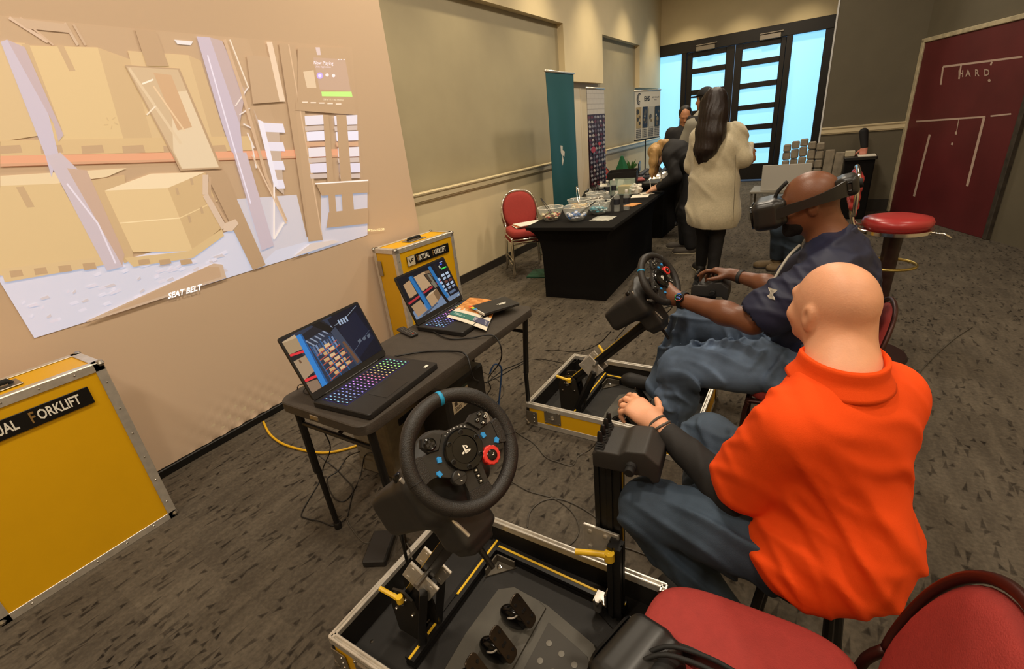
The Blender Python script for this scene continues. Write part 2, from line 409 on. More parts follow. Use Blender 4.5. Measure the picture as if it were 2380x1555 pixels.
# ================================================================== SETTING
BEIGE = M('beige_wall_paint', 'd8c7a2', 0.7, bump=0.12, bscale=260, var=0.03, vscale=3)
LIGHTBEIGE = M('pale_board', 'd3c3a4', 0.6, bump=0.05, var=0.04, vscale=5)
PANEL = M('sage_panel_paint', 'a2977c', 0.62, bump=0.15, bscale=300, var=0.04, vscale=3)
TAUPE = M('taupe_wall_paint', '615a4a', 0.75, bump=0.15, bscale=240, var=0.05, vscale=4)
RAILM = M('cream_rail_paint', 'd2c3a0', 0.4, bump=0.05)
DARKB = M('dark_baseboard', '2a2521', 0.5, bump=0.05)
BLACKWOOD = M('black_door_wood', '17120f', 0.42, bump=0.15, bscale=60, stretch=(30, 30, 2))
def carpet():
    m = bpy.data.materials.new('patterned_carpet'); m.use_nodes = True; nt = m.node_tree; N = nt.nodes; L = nt.links; b = N['Principled BSDF']
    b.inputs['Roughness'].default_value = 0.95; b.inputs['Specular IOR Level'].default_value = 0.15
    tc = N.new('ShaderNodeTexCoord'); P = tc.outputs['Object']
    def math_(op, a, c=None, d=None):
        n = N.new('ShaderNodeMath'); n.operation = op
        for i, x in enumerate((a, c, d)):
            if x is None: continue
            if isinstance(x, (int, float)): n.inputs[i].default_value = x
            else: L.new(x, n.inputs[i])
        return n.outputs[0]
    def noise(scale, det=4, vec=None, rough=0.55):
        n = N.new('ShaderNodeTexNoise'); n.inputs['Scale'].default_value = scale; n.inputs['Detail'].default_value = det; n.inputs['Roughness'].default_value = rough; L.new(vec or P, n.inputs['Vector']); return n.outputs[0]
    # slightly turned pattern: small dark wedges and slivers, denser in drifts
    mp = N.new('ShaderNodeMapping'); mp.inputs['Rotation'].default_value = (0, 0, math.radians(5)); L.new(P, mp.inputs[0])
    masks = []
    for (sx_, sy_, size, seed, on_) in ((13.0, 11.0, 0.34, 0.0, 0.45), (20.0, 6.0, 0.40, 3.3, 0.45), (19.0, 15.0, 0.40, 7.1, 0.25)):
        m2 = N.new('ShaderNodeMapping'); m2.inputs['Location'].default_value = (seed, seed * 1.7, 0); m2.inputs['Scale'].default_value = (sx_, sy_, 0); L.new(mp.outputs[0], m2.inputs[0])
        v = N.new('ShaderNodeTexVoronoi'); v.voronoi_dimensions = '2D'; v.inputs['Scale'].default_value = 1.0; v.inputs['Randomness'].default_value = 0.85; L.new(m2.outputs[0], v.inputs['Vector'])
        sb = N.new('ShaderNodeVectorMath'); sb.operation = 'SUBTRACT'; L.new(m2.outputs[0], sb.inputs[0]); L.new(v.outputs['Position'], sb.inputs[1])
        sp = N.new('ShaderNodeSeparateXYZ'); L.new(sb.outputs[0], sp.inputs[0])
        sc_ = N.new('ShaderNodeSeparateColor'); L.new(v.outputs['Color'], sc_.inputs[0])
        sg = math_('SUBTRACT', math_('MULTIPLY', math_('GREATER_THAN', sc_.outputs[0], 0.35), 2.0), 1.0)
        u = math_('MULTIPLY', sp.outputs[1], sg); w = sp.outputs[0]
        sk = math_('MULTIPLY', math_('SUBTRACT', sc_.outputs[1], 0.5), 1.2)
        w2 = math_('SUBTRACT', w, math_('MULTIPLY', u, sk))
        half = math_('MULTIPLY', math_('SUBTRACT', size * 0.8, u), 0.45)
        e1 = math_('MULTIPLY', math_('SUBTRACT', half, math_('ABSOLUTE', w2)), 14.0); e2 = math_('MULTIPLY', math_('ADD', u, size * 0.55), 14.0)
        n_ = N.new('ShaderNodeMath'); n_.operation = 'MINIMUM'; n_.use_clamp = True; L.new(e1, n_.inputs[0]); L.new(e2, n_.inputs[1])
        on = math_('GREATER_THAN', sc_.outputs[2], on_)
        masks.append(math_('MULTIPLY', n_.outputs[0], on))
    drift = noise(1.3, 2)
    dn = N.new('ShaderNodeMapRange'); dn.inputs[1].default_value = 0.55; dn.inputs[2].default_value = 0.63; L.new(drift, dn.inputs[0]); dense = dn.outputs[0]
    tri = math_('MAXIMUM', math_('MULTIPLY', masks[0], 0.7), math_('MAXIMUM', math_('MULTIPLY', masks[1], 0.6), math_('MULTIPLY', math_('MULTIPLY', masks[2], dense), 0.9)))
    tri = math_('MULTIPLY', tri, math_('ADD', 0.2, math_('MULTIPLY', noise(4, 2), 1.1)))
    # broad worn streaks along the room
    m3 = N.new('ShaderNodeMapping'); m3.inputs['Scale'].default_value = (14, 3, 1); m3.inputs['Rotation'].default_value = (0, 0, math.radians(35)); L.new(P, m3.inputs[0])
    streak = noise(1.0, 5, m3.outputs[0], 0.65)
    br = N.new('ShaderNodeTexBrick'); br.inputs['Scale'].default_value = 1.0; br.inputs['Brick Width'].default_value = 1.0; br.inputs['Row Height'].default_value = 0.25; br.inputs['Mortar Size'].default_value = 0.0; br.inputs['Color1'].default_value = (0, 0, 0, 1); br.inputs['Color2'].default_value = (1, 1, 1, 1); L.new(P, br.inputs['Vector'])
    brv = N.new('ShaderNodeSeparateColor'); L.new(br.outputs['Color'], brv.inputs[0])
    val = math_('ADD', math_('MULTIPLY', math_('SUBTRACT', streak, 0.5), 0.75), math_('MULTIPLY', math_('SUBTRACT', brv.outputs[0], 0.5), 0.10))
    val = math_('ADD', val, math_('MULTIPLY', math_('SUBTRACT', noise(60, 3), 0.5), 0.5))
    val = math_('SUBTRACT', math_('ADD', 0.62, val), math_('MULTIPLY', tri, 0.75))
    rp = N.new('ShaderNodeValToRGB'); e = rp.color_ramp.elements; e[0].position = 0.0; e[0].color = (*lin('1a1612'), 1); e[1].position = 1.0; e[1].color = (*lin('6d6457'), 1)
    e2 = e.new(0.55); e2.color = (*lin('4d463d'), 1)
    L.new(val, rp.inputs[0]); L.new(rp.outputs[0], b.inputs['Base Color'])
    bp = N.new('ShaderNodeBump'); bp.inputs['Strength'].default_value = 0.5; bp.inputs['Distance'].default_value = 0.004
    L.new(math_('ADD', math_('MULTIPLY', noise(420, 2), 0.6), math_('MULTIPLY', tri, -0.5)), bp.inputs['Height']); L.new(bp.outputs[0], b.inputs['Normal'])
    return m
CARPET = carpet()
def struct(name, mb, mat, parent=None, smooth=30, label=None):
    o = mb.build(name, mat, parent, smooth)
    if parent is None: o['kind'] = 'structure'
    if label: o['label'] = label
    return o
YB, YE = -4.6, 12.8           # wall behind the camera, wall with the street doors
XL, XP = -3.45, -3.55         # proud face of the left wall, face of its recessed panels
XR = 2.55
fl = MB(); fl.box(((XL + XR) / 2 - 0.3, (YB + YE) / 2, -0.05), (XR - XL + 1.0, YE - YB + 0.6, 0.1)); struct('floor', fl, CARPET, label='dark brown carpet with scattered darker wedge pattern')
ce = MB(); ce.box(((XL + XR) / 2, (YB + YE) / 2, CEIL + 0.06), (XR - XL + 1.0, YE - YB + 0.6, 0.1)); ceil = struct('ceiling', ce, M('ceiling_white', 'b5a68c', 0.8, bump=0.1))
ring = MB(); ring.lathe([(0.23, -0.012), (0.25, -0.012), (0.25, 0.01), (0.23, 0.01)], 28); ringme = ring.mesh('downlight_ring'); ringme.materials.append(M('lamp_trim_white', 'd8d2c4', 0.5))
for x, y in [d[:2] for d in DOWN] + WASH:
    o = bpy.data.objects.new('downlight_ring', ringme); COL.objects.link(o); o.location = (x, y, CEIL); o.parent = ceil
# left wall
w = MB()
def yb(x0, x1, y0, y1, z0, z1): w.box(((x0 + x1) / 2, (y0 + y1) / 2, (z0 + z1) / 2), (x1 - x0, y1 - y0, z1 - z0))
yb(-3.8, XL, YB, 7.47, 0, 1.06); yb(-3.8, XL, 9.06, YE, 0, 1.06)
yb(-3.8, XL, YB, YE, 3.0, CEIL + 0.02)
yb(-3.8, XL, 7.47, 9.06, 2.245, 3.0); yb(-3.8, XL, 11.2, YE, 2.21, 3.0)
wl = struct('wall_left', w, BEIGE)
w = MB(); yb(-3.8, XP, YB, 7.47, 1.06, 3.0); yb(-3.8, XP, 9.06, YE, 1.06, 3.0); w.build('recessed_panel', PANEL, wl)
w = MB(); yb(-3.8, XP, 7.47, 9.06, 0, 2.245); w.build('flush_board', LIGHTBEIGE, wl)
def rail(name, ax, c0, c1, off, z, sgn, parent=None, mat=None):
    pr = [(-0.05, -0.048), (0.018, -0.048), (0.022, -0.036), (0.03, -0.03), (0.03, 0.022), (0.042, 0.03), (0.045, 0.045), (0.038, 0.05), (-0.05, 0.05)]
    mb = MB(); mm = frame((0, 0, 0), (0, 0, 1), (0, 1, 0))
    vs = []; n = len(pr)
    for c in (c0, c1):
        for (d, h) in pr: vs.append((off + sgn * d, c, z + h) if ax == 'y' else (c, off + sgn * d, z + h))
    fs = [(i, (i + 1) % n, n + (i + 1) % n, n + i) for i in range(n)] + [tuple(reversed(range(n))), tuple(range(n, 2 * n))]
    mb.add(vs, fs); o = mb.build(name, mat or RAILM, parent, 30)
    if parent is None: o['kind'] = 'structure'
    return o
rail('trim_1', 'y', YB, 7.47, XL + 0.0, 1.075, 1)
rail('trim_2', 'y', 9.06, YE, XL, 1.075, 1)
w = MB(); yb(XL, XL + 0.018, YB, YE, 0, 0.10); struct('baseboard_left', w, DARKB)
w = MB(); yb(XP, XP + 0.012, 7.47, 8.25, 0.1, 2.16); yb(XP + 0.012, XP + 0.016, 8.2, 8.215, 0.1, 2.16); w.build('door_leaf', M('pale_leaf', 'd9c9ac', 0.5), wl)
# wall with the doors: left of the frame, above it, right of it
w = MB(); yb(-3.9, -3.60, YE, YE + 0.3, 0, CEIL); yb(-3.9, 0.2, YE, YE + 0.3, 3.09, CEIL); struct('wall_far', w, BEIGE)
# grey return wall with the chair rail, and the slanted wall with the red door
w = MB(); yb(0.0, 1.0, 8.8, YE + 0.3, 0, CEIL); struct('wall_grey', w, TAUPE)
w = MB(); yb(-0.02, 0.0, 8.79, 8.86, 0, CEIL); struct('trim_3', w, M('white_corner_bead', 'cfd0d0', 0.5))
rail('trim_4', 'x', 0.0, 1.0, 8.8, 1.155, -1)
w = MB(); yb(0.0, 1.0, 8.782, 8.8, 0, 0.17); struct('baseboard_grey', w, DARKB)
SA = Vector((1.0, 8.8, 0)); SD = Vector((0.38, -0.925, 0)).normalized()
SM = frame(SA, SD, (0, 0, 1))       # x along the wall, y up, z into the room side
if SM.to_3x3() @ Vector((0, 0, 1)) @ Vector((-1, -1, 0)) < 0: SM = SM @ Matrix.Diagonal((1, 1, -1, 1))
sw = MB(SM); sw.box((2.0, CEIL / 2, -0.06), (4.0, CEIL, 0.12)); struct('wall_slanted', sw, TAUPE)
RED = M('dark_red_door_paint', '5a1f22', 0.5, bump=0.12, bscale=30, var=0.16, vscale=2.2)
DW = 1.80
dr = MB(SM); dr.box((0.05 + DW / 2, 1.06, 0.012), (DW, 2.12, 0.03), bev=0.004); d3 = struct('door_3', dr, RED, label='dark red door with chalky white lines')
tr = MB(SM); tr.box((0.02, 1.08, 0.015), (0.06, 2.16, 0.06), bev=0.006); tr.box((0.05 + DW / 2, 2.145, 0.015), (DW + 0.12, 0.05, 0.06), bev=0.006); tr.build('door_casing', M('worn_cream_casing', 'b5a98c', 0.6, var=0.25, vscale=12), d3)
tr = MB(SM); tr.box((0.08 + DW, 1.06, 0.02), (0.06, 2.12, 0.05), bev=0.006); tr.build('door_jamb', M('dark_jamb', '3a332c', 0.6, var=0.4, vscale=15), d3)
def on_slant(px, py):
    d = ray(px, py); n = SM.to_3x3() @ Vector((0, 0, 1)); p0 = SA + n * 0.028
    t = (p0 - Vector((0, 0, CAMH))).dot(n) / Vector(d).dot(n); return Vector((0, 0, CAMH)) + Vector(d) * t
def zc(a, b): return 2060 + a * 320 / 957.0, 60 + b * 520 / 1555.0
art = Art(lambda a, b: on_slant(*zc(a, b)), SM.to_3x3() @ Vector((0, 0, 1)), 0.0002)
CH = 'b39a8c'
for pts, wd_ in (([(395, 285), (945, 215)], 14), ([(395, 285), (378, 410)], 12), ([(520, 275), (505, 370)], 11), ([(735, 250), (725, 275)], 12), ([(208, 665), (690, 632)], 12), ([(725, 628), (868, 612)], 11), ([(680, 640), (562, 1115)], 18), ([(303, 755), (193, 1185)], 15), ([(485, 735), (485, 755)], 14), ([(462, 812), (455, 828)], 14), ([(505, 650), (490, 735)], 5)):
    art.line(pts, wd_, CH)
for i, (ch, x) in enumerate((('H', 520), ('A', 570), ('R', 632), ('D', 700))):
    art.text(ch, x, 335 - i * 3, 66, 'a58d80', 0.8, bold=1.6)
art.disc(718, 380, 11, 'a58d80', 6)
art.build('chalk_marking', attr_mat('chalk_print', 0.9), d3)
# walls that close the room outside the frame
w = MB(); pe = SA + SD * 4.0; yb(pe.x - 0.02, pe.x + 0.15, YB, pe.y + 0.1, 0, CEIL); struct('wall_right', w, BEIGE)
w = MB(); yb(-3.8, 2.8, YB - 0.1, YB, 0, CEIL); struct('wall_behind', w, BEIGE)
# ---- street doors
GLASS = M('frosted_daylight_glass', '9fd0f0', 0.35, emit='7cc6f2', estr=1.1)
def doorset():
    f = MB()
    def b(x0, x1, z0, z1, y0=YE - 0.06, y1=YE + 0.1, bev=0.006): f.box(((x0 + x1) / 2, (y0 + y1) / 2, (z0 + z1) / 2), (x1 - x0, y1 - y0, z1 - z0), bev=bev)
    b(-3.61, -0.02, 2.86, 3.09); b(-3.61, -3.494, 0, 2.86); b(-2.95, -2.84, 0, 2.86); b(-0.85, -0.736, 0, 2.86); b(-0.174, 0.0, 0, 2.86)
    b(-3.494, -2.95, 0, 0.12); b(-0.736, -0.174, 0, 0.12); b(-3.61, -0.02, -0.02, 0.004, YE - 0.2, YE + 0.2, 0)
    fr = struct('trim_5', f, BLACKWOOD, label='black frame around the street doors')
    for i, (x0, x1) in enumerate(((-3.494, -2.95), (-0.736, -0.174))):
        g = MB(); g.box(((x0 + x1) / 2, YE + 0.02, 1.49), (x1 - x0, 0.012, 2.74)); o = struct('window_%d' % (i + 1), g, GLASS)
        o['label'] = 'tall frosted sidelight glowing pale blue'
    rows = []
    z = 2.745
    for hgt, gap in ((0.225, 0.11), (0.33, 0.11), (0.33, 0.11), (0.31, 0.115), (0.285, 0.11), (0.33, 0)):
        rows.append((z - hgt, z)); z -= hgt + gap
    for k, (x0, x1, g0, g1) in enumerate(((-2.835, -1.832, -2.714, -2.008), (-1.822, -0.855, -1.675, -0.952))):
        f = MB()
        b(x0, g0, 0.03, 2.855, YE - 0.02, YE + 0.035); b(g1, x1, 0.03, 2.855, YE - 0.02, YE + 0.035)
        zs = [2.855] + [q for r in rows for q in (r[1], r[0])] + [0.03]
        for i in range(0, len(zs), 2): b(g0 - 0.004, g1 + 0.004, zs[i + 1], zs[i], YE - 0.02, YE + 0.035)
        d = struct('door_%d' % (k + 1), f, BLACKWOOD, label='black street door with six frosted panes')
        for (z0, z1) in rows:
            g = MB(); g.box(((g0 + g1) / 2, YE + 0.012, (z0 + z1) / 2), (g1 - g0 + 0.01, 0.012, z1 - z0 + 0.01)); g.build('pane', GLASS, d)
        c = MB(); xc = g0 + 0.28 if k == 0 else g0 + 0.52
        c.box((xc, YE - 0.06, 2.90), (0.40, 0.09, 0.10), bev=0.01); c.box((xc + 0.02, YE - 0.10, 2.965), (0.44, 0.03, 0.02), bev=0.004); c.build('door_closer', M('brushed_closer', '8c8377', 0.4, 0.6), d)
        h = MB(); hx = x1 - 0.06 if k == 0 else x0 + 0.06
        h.tube([(hx, YE - 0.03, 1.25), (hx, YE - 0.08, 1.25), (hx, YE - 0.08, 0.95), (hx, YE - 0.03, 0.95)], 0.012, 8); h.build('pull_handle', M('dark_steel', '4a4540', 0.35, 0.9), d)
doorset()
# ---- projection screen
XS = -2.96
scr = thing('projection_screen', 'large tan fabric projection screen with a warehouse picture thrown on it', 'screen', (XS, 1.0, 0))
def fabric(u, v):
    y = -2.2 + 5.36 * u; z = 0.05 + 2.565 * v
    wr = math.exp(-((z - 0.12) / 0.10) ** 2) * math.exp(-((y - 1.25) / 0.32) ** 2)
    d = wr * 0.012 * math.sin((y * 0.9 - z * 1.2) * 70)
    return (XS + d, y, z)
SCRC = 'd2b9a0'
fb = MB(); fb.grid(fabric, 320, 60); fb.build('screen_fabric', M('screen_fabric', SCRC, 0.85, bump=0.05, bscale=500), scr, 180, True)
fb = MB(); fb.box((XS - 0.02, 0.48, 1.335), (0.03, 5.37, 2.57), bev=0.008); fb.build('screen_border', M('screen_edge', 'd8c6a8', 0.7), scr, 30, True)
fb = MB(); fb.box((XS - 0.01, 0.48, 0.024), (0.05, 5.36, 0.046), bev=0.004); fb.build('foot_bar', M('black_bar', '0d0c0b', 0.5), scr, 30, True)
Z1 = 980 / 1905.0
pa = Art(lambda a, b: atx(a * Z1, b * Z1, XS + 0.003), (1, 0, 0), 0.00006)
PL = lambda pts, c: pa.poly(pts, c)
# picture area (light added by the projector; black adds nothing)
PL([(-260, 60), (0, 70), (600, 128), (1590, 215), (1660, 1062), (1200, 1202), (155, 1528), (0, 1275), (-90, 1100)], '1e160f')
PL([(-260, 60), (0, 70), (600, 128), (1120, 175), (1260, 610), (0, 640), (-200, 640)], '30281f')
PL([(0, 780), (1050, 740), (1250, 1100), (0, 1240), (-60, 1200)], '322a22')
# concrete floor
PL([(0, 1275), (0, 1240), (500, 1190), (1050, 1040), (1245, 1110), (1660, 1000), (1660, 1062), (1200, 1202), (155, 1528)], '6e8aa8')
PL([(1060, 900), (1340, 880), (1390, 1090), (1245, 1130), (1150, 1220), (1060, 1040)], '667e98')
PL([(1450, 870), (1660, 860), (1660, 1062), (1390, 1150), (1450, 1090)], '667e98')
for i in range(60):
    a = random.uniform(40, 1000); b = 1500 - (a - 155) * 0.31 - random.uniform(10, 190)
    if b < 1240 - a * 0.1 or (a < 230 and b > 1225 + a * 1.5): continue
    s_ = random.uniform(10, 46); PL([(a, b), (a + s_, b - 14), (a + s_ * 1.3, b - 2), (a + s_ * 0.3, b + 8)], random.choice(('8094b0', '65788f', '7a8ca8')))
# cartons above
PL([(0, 190), (110, 195), (260, 600), (0, 640), (-150, 640)], '70643f')
PL([(95, 205), (440, 215), (560, 640), (250, 640)], '7a6d42'); PL([(440, 215), (590, 270), (690, 640), (560, 640)], '5e5230')
PL([(255, 205), (285, 205), (340, 320), (312, 322)], '4b3f26'); PL([(95, 200), (130, 200), (280, 590), (262, 600)], '554a2e')
PL([(575, 230), (850, 250), (1000, 640), (690, 640)], '6f6340'); PL([(850, 250), (905, 275), (1020, 625), (960, 640)], '5a4f30')
for k_ in range(5):
    an = k_ * 1.257; pa.line([(500 + 14 * math.cos(an), 555 + 14 * math.sin(an)), (500 + 34 * math.cos(an + .3), 555 + 30 * math.sin(an + .3))], 5, '62562f')
# roof trusses
pa.line([(40, 80), (215, 190)], 14, '6c625c'); pa.line([(90, 80), (240, 205)], 8, '5c5049'); pa.line([(290, 105), (350, 205)], 12, '5c5852'); pa.line([(330, 110), (385, 205)], 10, '4a4540')
PL([(50, 80), (300, 110), (320, 150), (120, 130)], '4a4440'); PL([(785, 180), (870, 188), (860, 205), (800, 200)], '90a0ac')
# pallets and beam on the upper level
PL([(0, 635), (1130, 615), (1140, 680), (0, 705)], '6e6038')
for a in range(20, 1080, 185): PL([(a - 25, 660), (a + 70, 655), (a + 80, 690), (a - 20, 696)], '3d2f1e')
PL([(0, 705), (1620, 672), (1620, 705), (0, 752)], '8a3c2a'); PL([(0, 740), (1620, 698), (1620, 706), (0, 753)], '6a2c20')
# cartons below
PL([(0, 840), (255, 800), (470, 1190), (60, 1250), (-40, 1240)], '75683f'); PL([(0, 795), (570, 760), (480, 800), (250, 830), (0, 840)], '8c8468')
PL([(380, 820), (560, 790), (600, 1170), (560, 1190)], '5b4f30'); PL([(70, 845), (105, 842), (155, 935), (120, 938)], '4a3e24')
PL([(470, 862), (755, 848), (870, 1135), (600, 1140)], '80724a'); PL([(755, 848), (925, 780), (1010, 1020), (870, 1135)], '62552f'); PL([(470, 862), (680, 785), (925, 778), (755, 850)], '989076')
pa.line([(540, 1008), (810, 985)], 5, 'a09470'); pa.line([(810, 985), (980, 905)], 5, '8a7e58')
for p0 in ((860, 805), (795, 850), (850, 975), (905, 935)): pa.line([p0, (p0[0] + 8, p0[1] + 30)], 12, '3d3320')
# pallets on the floor
PL([(0, 1215), (450, 1160), (480, 1195), (20, 1275)], '726643'); PL([(560, 1165), (850, 1135), (1000, 1035), (1010, 1065), (870, 1165), (600, 1205)], '72663f')
for a in range(40, 460, 110): PL([(a, 1228 - a * .1), (a + 55, 1222 - a * .1), (a + 65, 1250 - a * .1), (a + 8, 1258 - a * .1)], '3a2e1c')
for a in range(620, 840, 95): PL([(a, 1175), (a + 50, 1168), (a + 58, 1190), (a + 6, 1198)], '3a2e1c')
# blue uprights
PL([(0, 190), (30, 180), (205, 470), (260, 690), (230, 800), (205, 710)], '526c94'); PL([(30, 180), (110, 215), (285, 610), (262, 640), (240, 560)], '3c5078')
PL([(205, 705), (270, 690), (385, 800), (555, 1205), (480, 1222), (300, 880)], '566888'); PL([(300, 760), (390, 770), (560, 1150), (550, 1200)], '4d4450')
pa.line([(300, 830), (440, 1010), (520, 1190)], 8, '8a96b0')
PL([(885, 165), (945, 170), (1080, 560), (1095, 690), (1045, 690), (1000, 560)], '4a6490'); PL([(945, 170), (1000, 185), (1105, 420), (1080, 560)], '34486c')
PL([(1050, 690), (1110, 690), (1235, 1110), (1180, 1132)], '526488'); pa.line([(935, 250), (1035, 600), (1130, 920)], 6, '8c9ab8')
# mirror on its arm
PL([(605, 130), (700, 140), (760, 300), (660, 300)], '181009')
PL([(925, 780), (1010, 770), (1198, 1198), (1140, 1220)], '100a07')
PL([(560, 295), (808, 310), (1000, 762), (812, 772)], '060403')
PL([(570, 302), (800, 316), (988, 757), (818, 764)], '5e5a48'); PL([(770, 420), (840, 410), (985, 755), (820, 762), (780, 680)], '82806e'); PL([(690, 330), (770, 340), (865, 575), (800, 590)], '5c4028')
pa.line([(580, 310), (815, 650)], 12, '7c7864'); pa.line([(690, 390), (830, 590)], 7, '8a7a60'); pa.line([(640, 380), (690, 360)], 8, 'a8a8a0'); pa.line([(700, 480), (660, 520)], 7, '9a9a90')
pa.line([(925, 790), (925, 880), (1010, 1030)], 26, '6f6a66'); pa.line([(945, 800), (945, 880), (1025, 1010)], 12, '3c3028'); PL([(1010, 1010), (1060, 990), (1075, 1010), (1045, 1045), (1005, 1045)], '77706a')
# lattice
for q in range(5): pa.line([(1060 + 18 * q, 480 + 40 * q), (1115 + 10 * q, 400 + 90 * q)], 6, '8c949c')
pa.line([(1010, 180), (1080, 380), (1200, 800), (1290, 1000)], 14, '5a4c42'); pa.line([(1035, 180), (1120, 400)], 6, '90948e')
pa.line([(1235, 830), (1235, 1080), (1280, 1005)], 8, 'a0a4a8'); pa.line([(1135, 700), (1290, 1010)], 7, '7a6c60')
# shelving of white bins, mast
PL([(1140, 490), (1165, 550), (1255, 560), (1280, 880), (1245, 850)], '46505a')
for q in range(4): PL([(1165 + 24 * q, 555 + 86 * q), (1275, 560 + 84 * q), (1285, 600 + 84 * q), (1175 + 24 * q, 595 + 86 * q)], '8a9cb8')
PL([(1160, 540), (1185, 550), (1255, 840), (1235, 845)], '93a4bc')
PL([(1110, 250), (1250, 260), (1270, 460), (1140, 470)], '2c2824'); PL([(1200, 190), (1225, 190), (1285, 460), (1260, 460)], '8c8478')
PL([(1255, 195), (1330, 205), (1455, 1085), (1390, 1092)], '0c0806'); PL([(1330, 480), (1372, 490), (1450, 1080), (1395, 1085)], '2a2018')
pa.line([(1300, 200), (1450, 1060)], 5, '6a5a4a')
for q, (xa, xb) in enumerate(((1372, 1460), (1505, 1610))):
    for r in range(4):
        o = 8 * r
        PL([(xa + o, 525 + 72 * r), (xb + o * .5, 520 + 72 * r), (xb + o * .6, 562 + 72 * r), (xa + o + 4, 566 + 72 * r)], ('8c9cb4', '93a6c4', '8f9cb0', '8698b8')[r])
        PL([(xa + o, 572 + 72 * r), (xb + o * .5, 568 + 72 * r), (xb + o * .6, 588 + 72 * r), (xa + o + 4, 592 + 72 * r)], '6a4236' if r == 1 else '5f6a78')
for xx in (1455, 1515, 1535): PL([(xx, 520), (xx + 25, 520), (xx + 62, 970), (xx + 30, 975)], '120c08')
PL([(1420, 825), (1660, 812), (1660, 870), (1450, 885)], '080504'); pa.line([(1420, 830), (1660, 815)], 6, 'b0b4b8')
PL([(1330, 460), (1600, 470), (1605, 520), (1330, 500)], '080504')
PL([(1560, 950), (1660, 940), (1660, 1010), (1470, 1030), (1480, 960)], '0a0705')
# overlay window with green bar
PL([(1340, 215), (1560, 215), (1600, 470), (1340, 465)], '140e0a'); PL([(1410, 260), (1555, 270), (1580, 412), (1440, 405)], '363244')
PL([(1365, 325), (1412, 318), (1425, 398), (1382, 398)], '7e7868'); PL([(1447, 415), (1583, 415), (1588, 438), (1450, 436)], '3fb43a'); PL([(1420, 215), (1440, 215), (1445, 250), (1428, 250)], '767a8c')
tx = lambda sx_, ox, oy: (lambda a, b: (ox + a * 1.0, oy + a * 0.03 - b))
pa.text('Now Playing', 0, 0, 22, 'c0c0d8', 0.8, 'LEFT', fx=tx(1, 1412, 285)); pa.text('Unity Application', 0, 0, 12, 'a0a0b8', 0.85, 'LEFT', fx=tx(1, 1418, 302))
pa.text('12.8 of 11.1 ms (90 Hz)', 0, 0, 11, 'a8b0a0', 0.9, 'LEFT', fx=tx(1, 1452, 450))
pa.disc(1440, 343, 15, '4a4cc0', 12); pa.disc(1440, 343, 8, 'a0a0d0', 10); pa.disc(1473, 340, 8, 'a8a8b8', 8); pa.disc(1502, 343, 8, 'a8a8b8', 8)
for q in (1525, 1537, 1550): pa.rect(q - 3, 268, q + 3, 272, 'c0c0c8')
for q in range(5): pa.rect(1360 + q * 38, 460 + q * 2, 1385 + q * 38, 466 + q * 2, '9a9890')
# label on the machine
PL([(385, 1450), (960, 1190), (1000, 1195), (1018, 1255), (520, 1415), (390, 1455)], '5a5450'); PL([(460, 1425), (930, 1205), (985, 1205), (995, 1250), (500, 1412)], '483a32')
pa.text('SEAT BELT', 0, 0, 36, 'e0e0e0', 0.95, 'LEFT', 1.2, fx=lambda a, b: (755 + a * 0.95 + b * .1, 1338 - a * 0.26 - b))
pa.text('Time 02:58', 0, 0, 14, 'd8c890', 1.0, 'LEFT', fx=lambda a, b: (1668 + a, 1042 - a * .1 - b)); pa.disc(1662, 1040, 5, 'c8b060', 8)
PL([(1320, 1160), (1400, 1100), (1500, 1085), (1530, 1092), (1400, 1135)], '7a8088')
proj = pa.build('projected_picture', attr_mat('projected_light', 0.85, base=SCRC, emit=1.2), scr)
# ================================================================== shared materials
YEL = M('yellow_laminate', 'd8a40a', 0.42, bump=0.1, bscale=500, var=0.03, vscale=4)
ALU = M('brushed_aluminium', 'd6d0c6', 0.36, 0.65, bump=0.06, bscale=120, var=0.1, vscale=30)
CHROME = M('bright_chrome', 'd5d0c8', 0.16, 1.0)
STEEL = M('corner_steel', 'a8a298', 0.3, 0.9, bump=0.05, bscale=80)
BLK = M('black_satin', '141211', 0.42)
BLKP = M('black_plastic', '262422', 0.45, bump=0.08, bscale=900)
BLKR = M('black_rubber', '0f0e0d', 0.7)
LEATHER = M('black_leather', '24211f', 0.46, bump=0.35, bscale=420)
TRAYIN = M('tray_black_lining', '1b1815', 0.6, bump=0.1, bscale=300)
PEDG = M('pedal_base_grey', '4a463e', 0.55, bump=0.1, bscale=500, var=0.08, vscale=12)
PLATE = M('pedal_steel', '4b4036', 0.3, 0.85, var=0.15, vscale=20)
YSTRIP = M('yellow_strip', 'e2b62a', 0.4)
WHITEP = M('white_print', 'e6e2d6', 0.5)
SIGNBLK = M('sign_black', '100e0d', 0.4)
GOLDP = M('tan_print', '8a6a3a', 0.5)

def label_text(txt, size, m, mat, parent, name='lettering', sx=1.0, bold=0.0, align='CENTER', world=False, ext=0.0004):
    me = text_mesh(txt, size, align, bold, sx, ext, m)
    return link_mesh(name, me, mat, parent, 0, world)

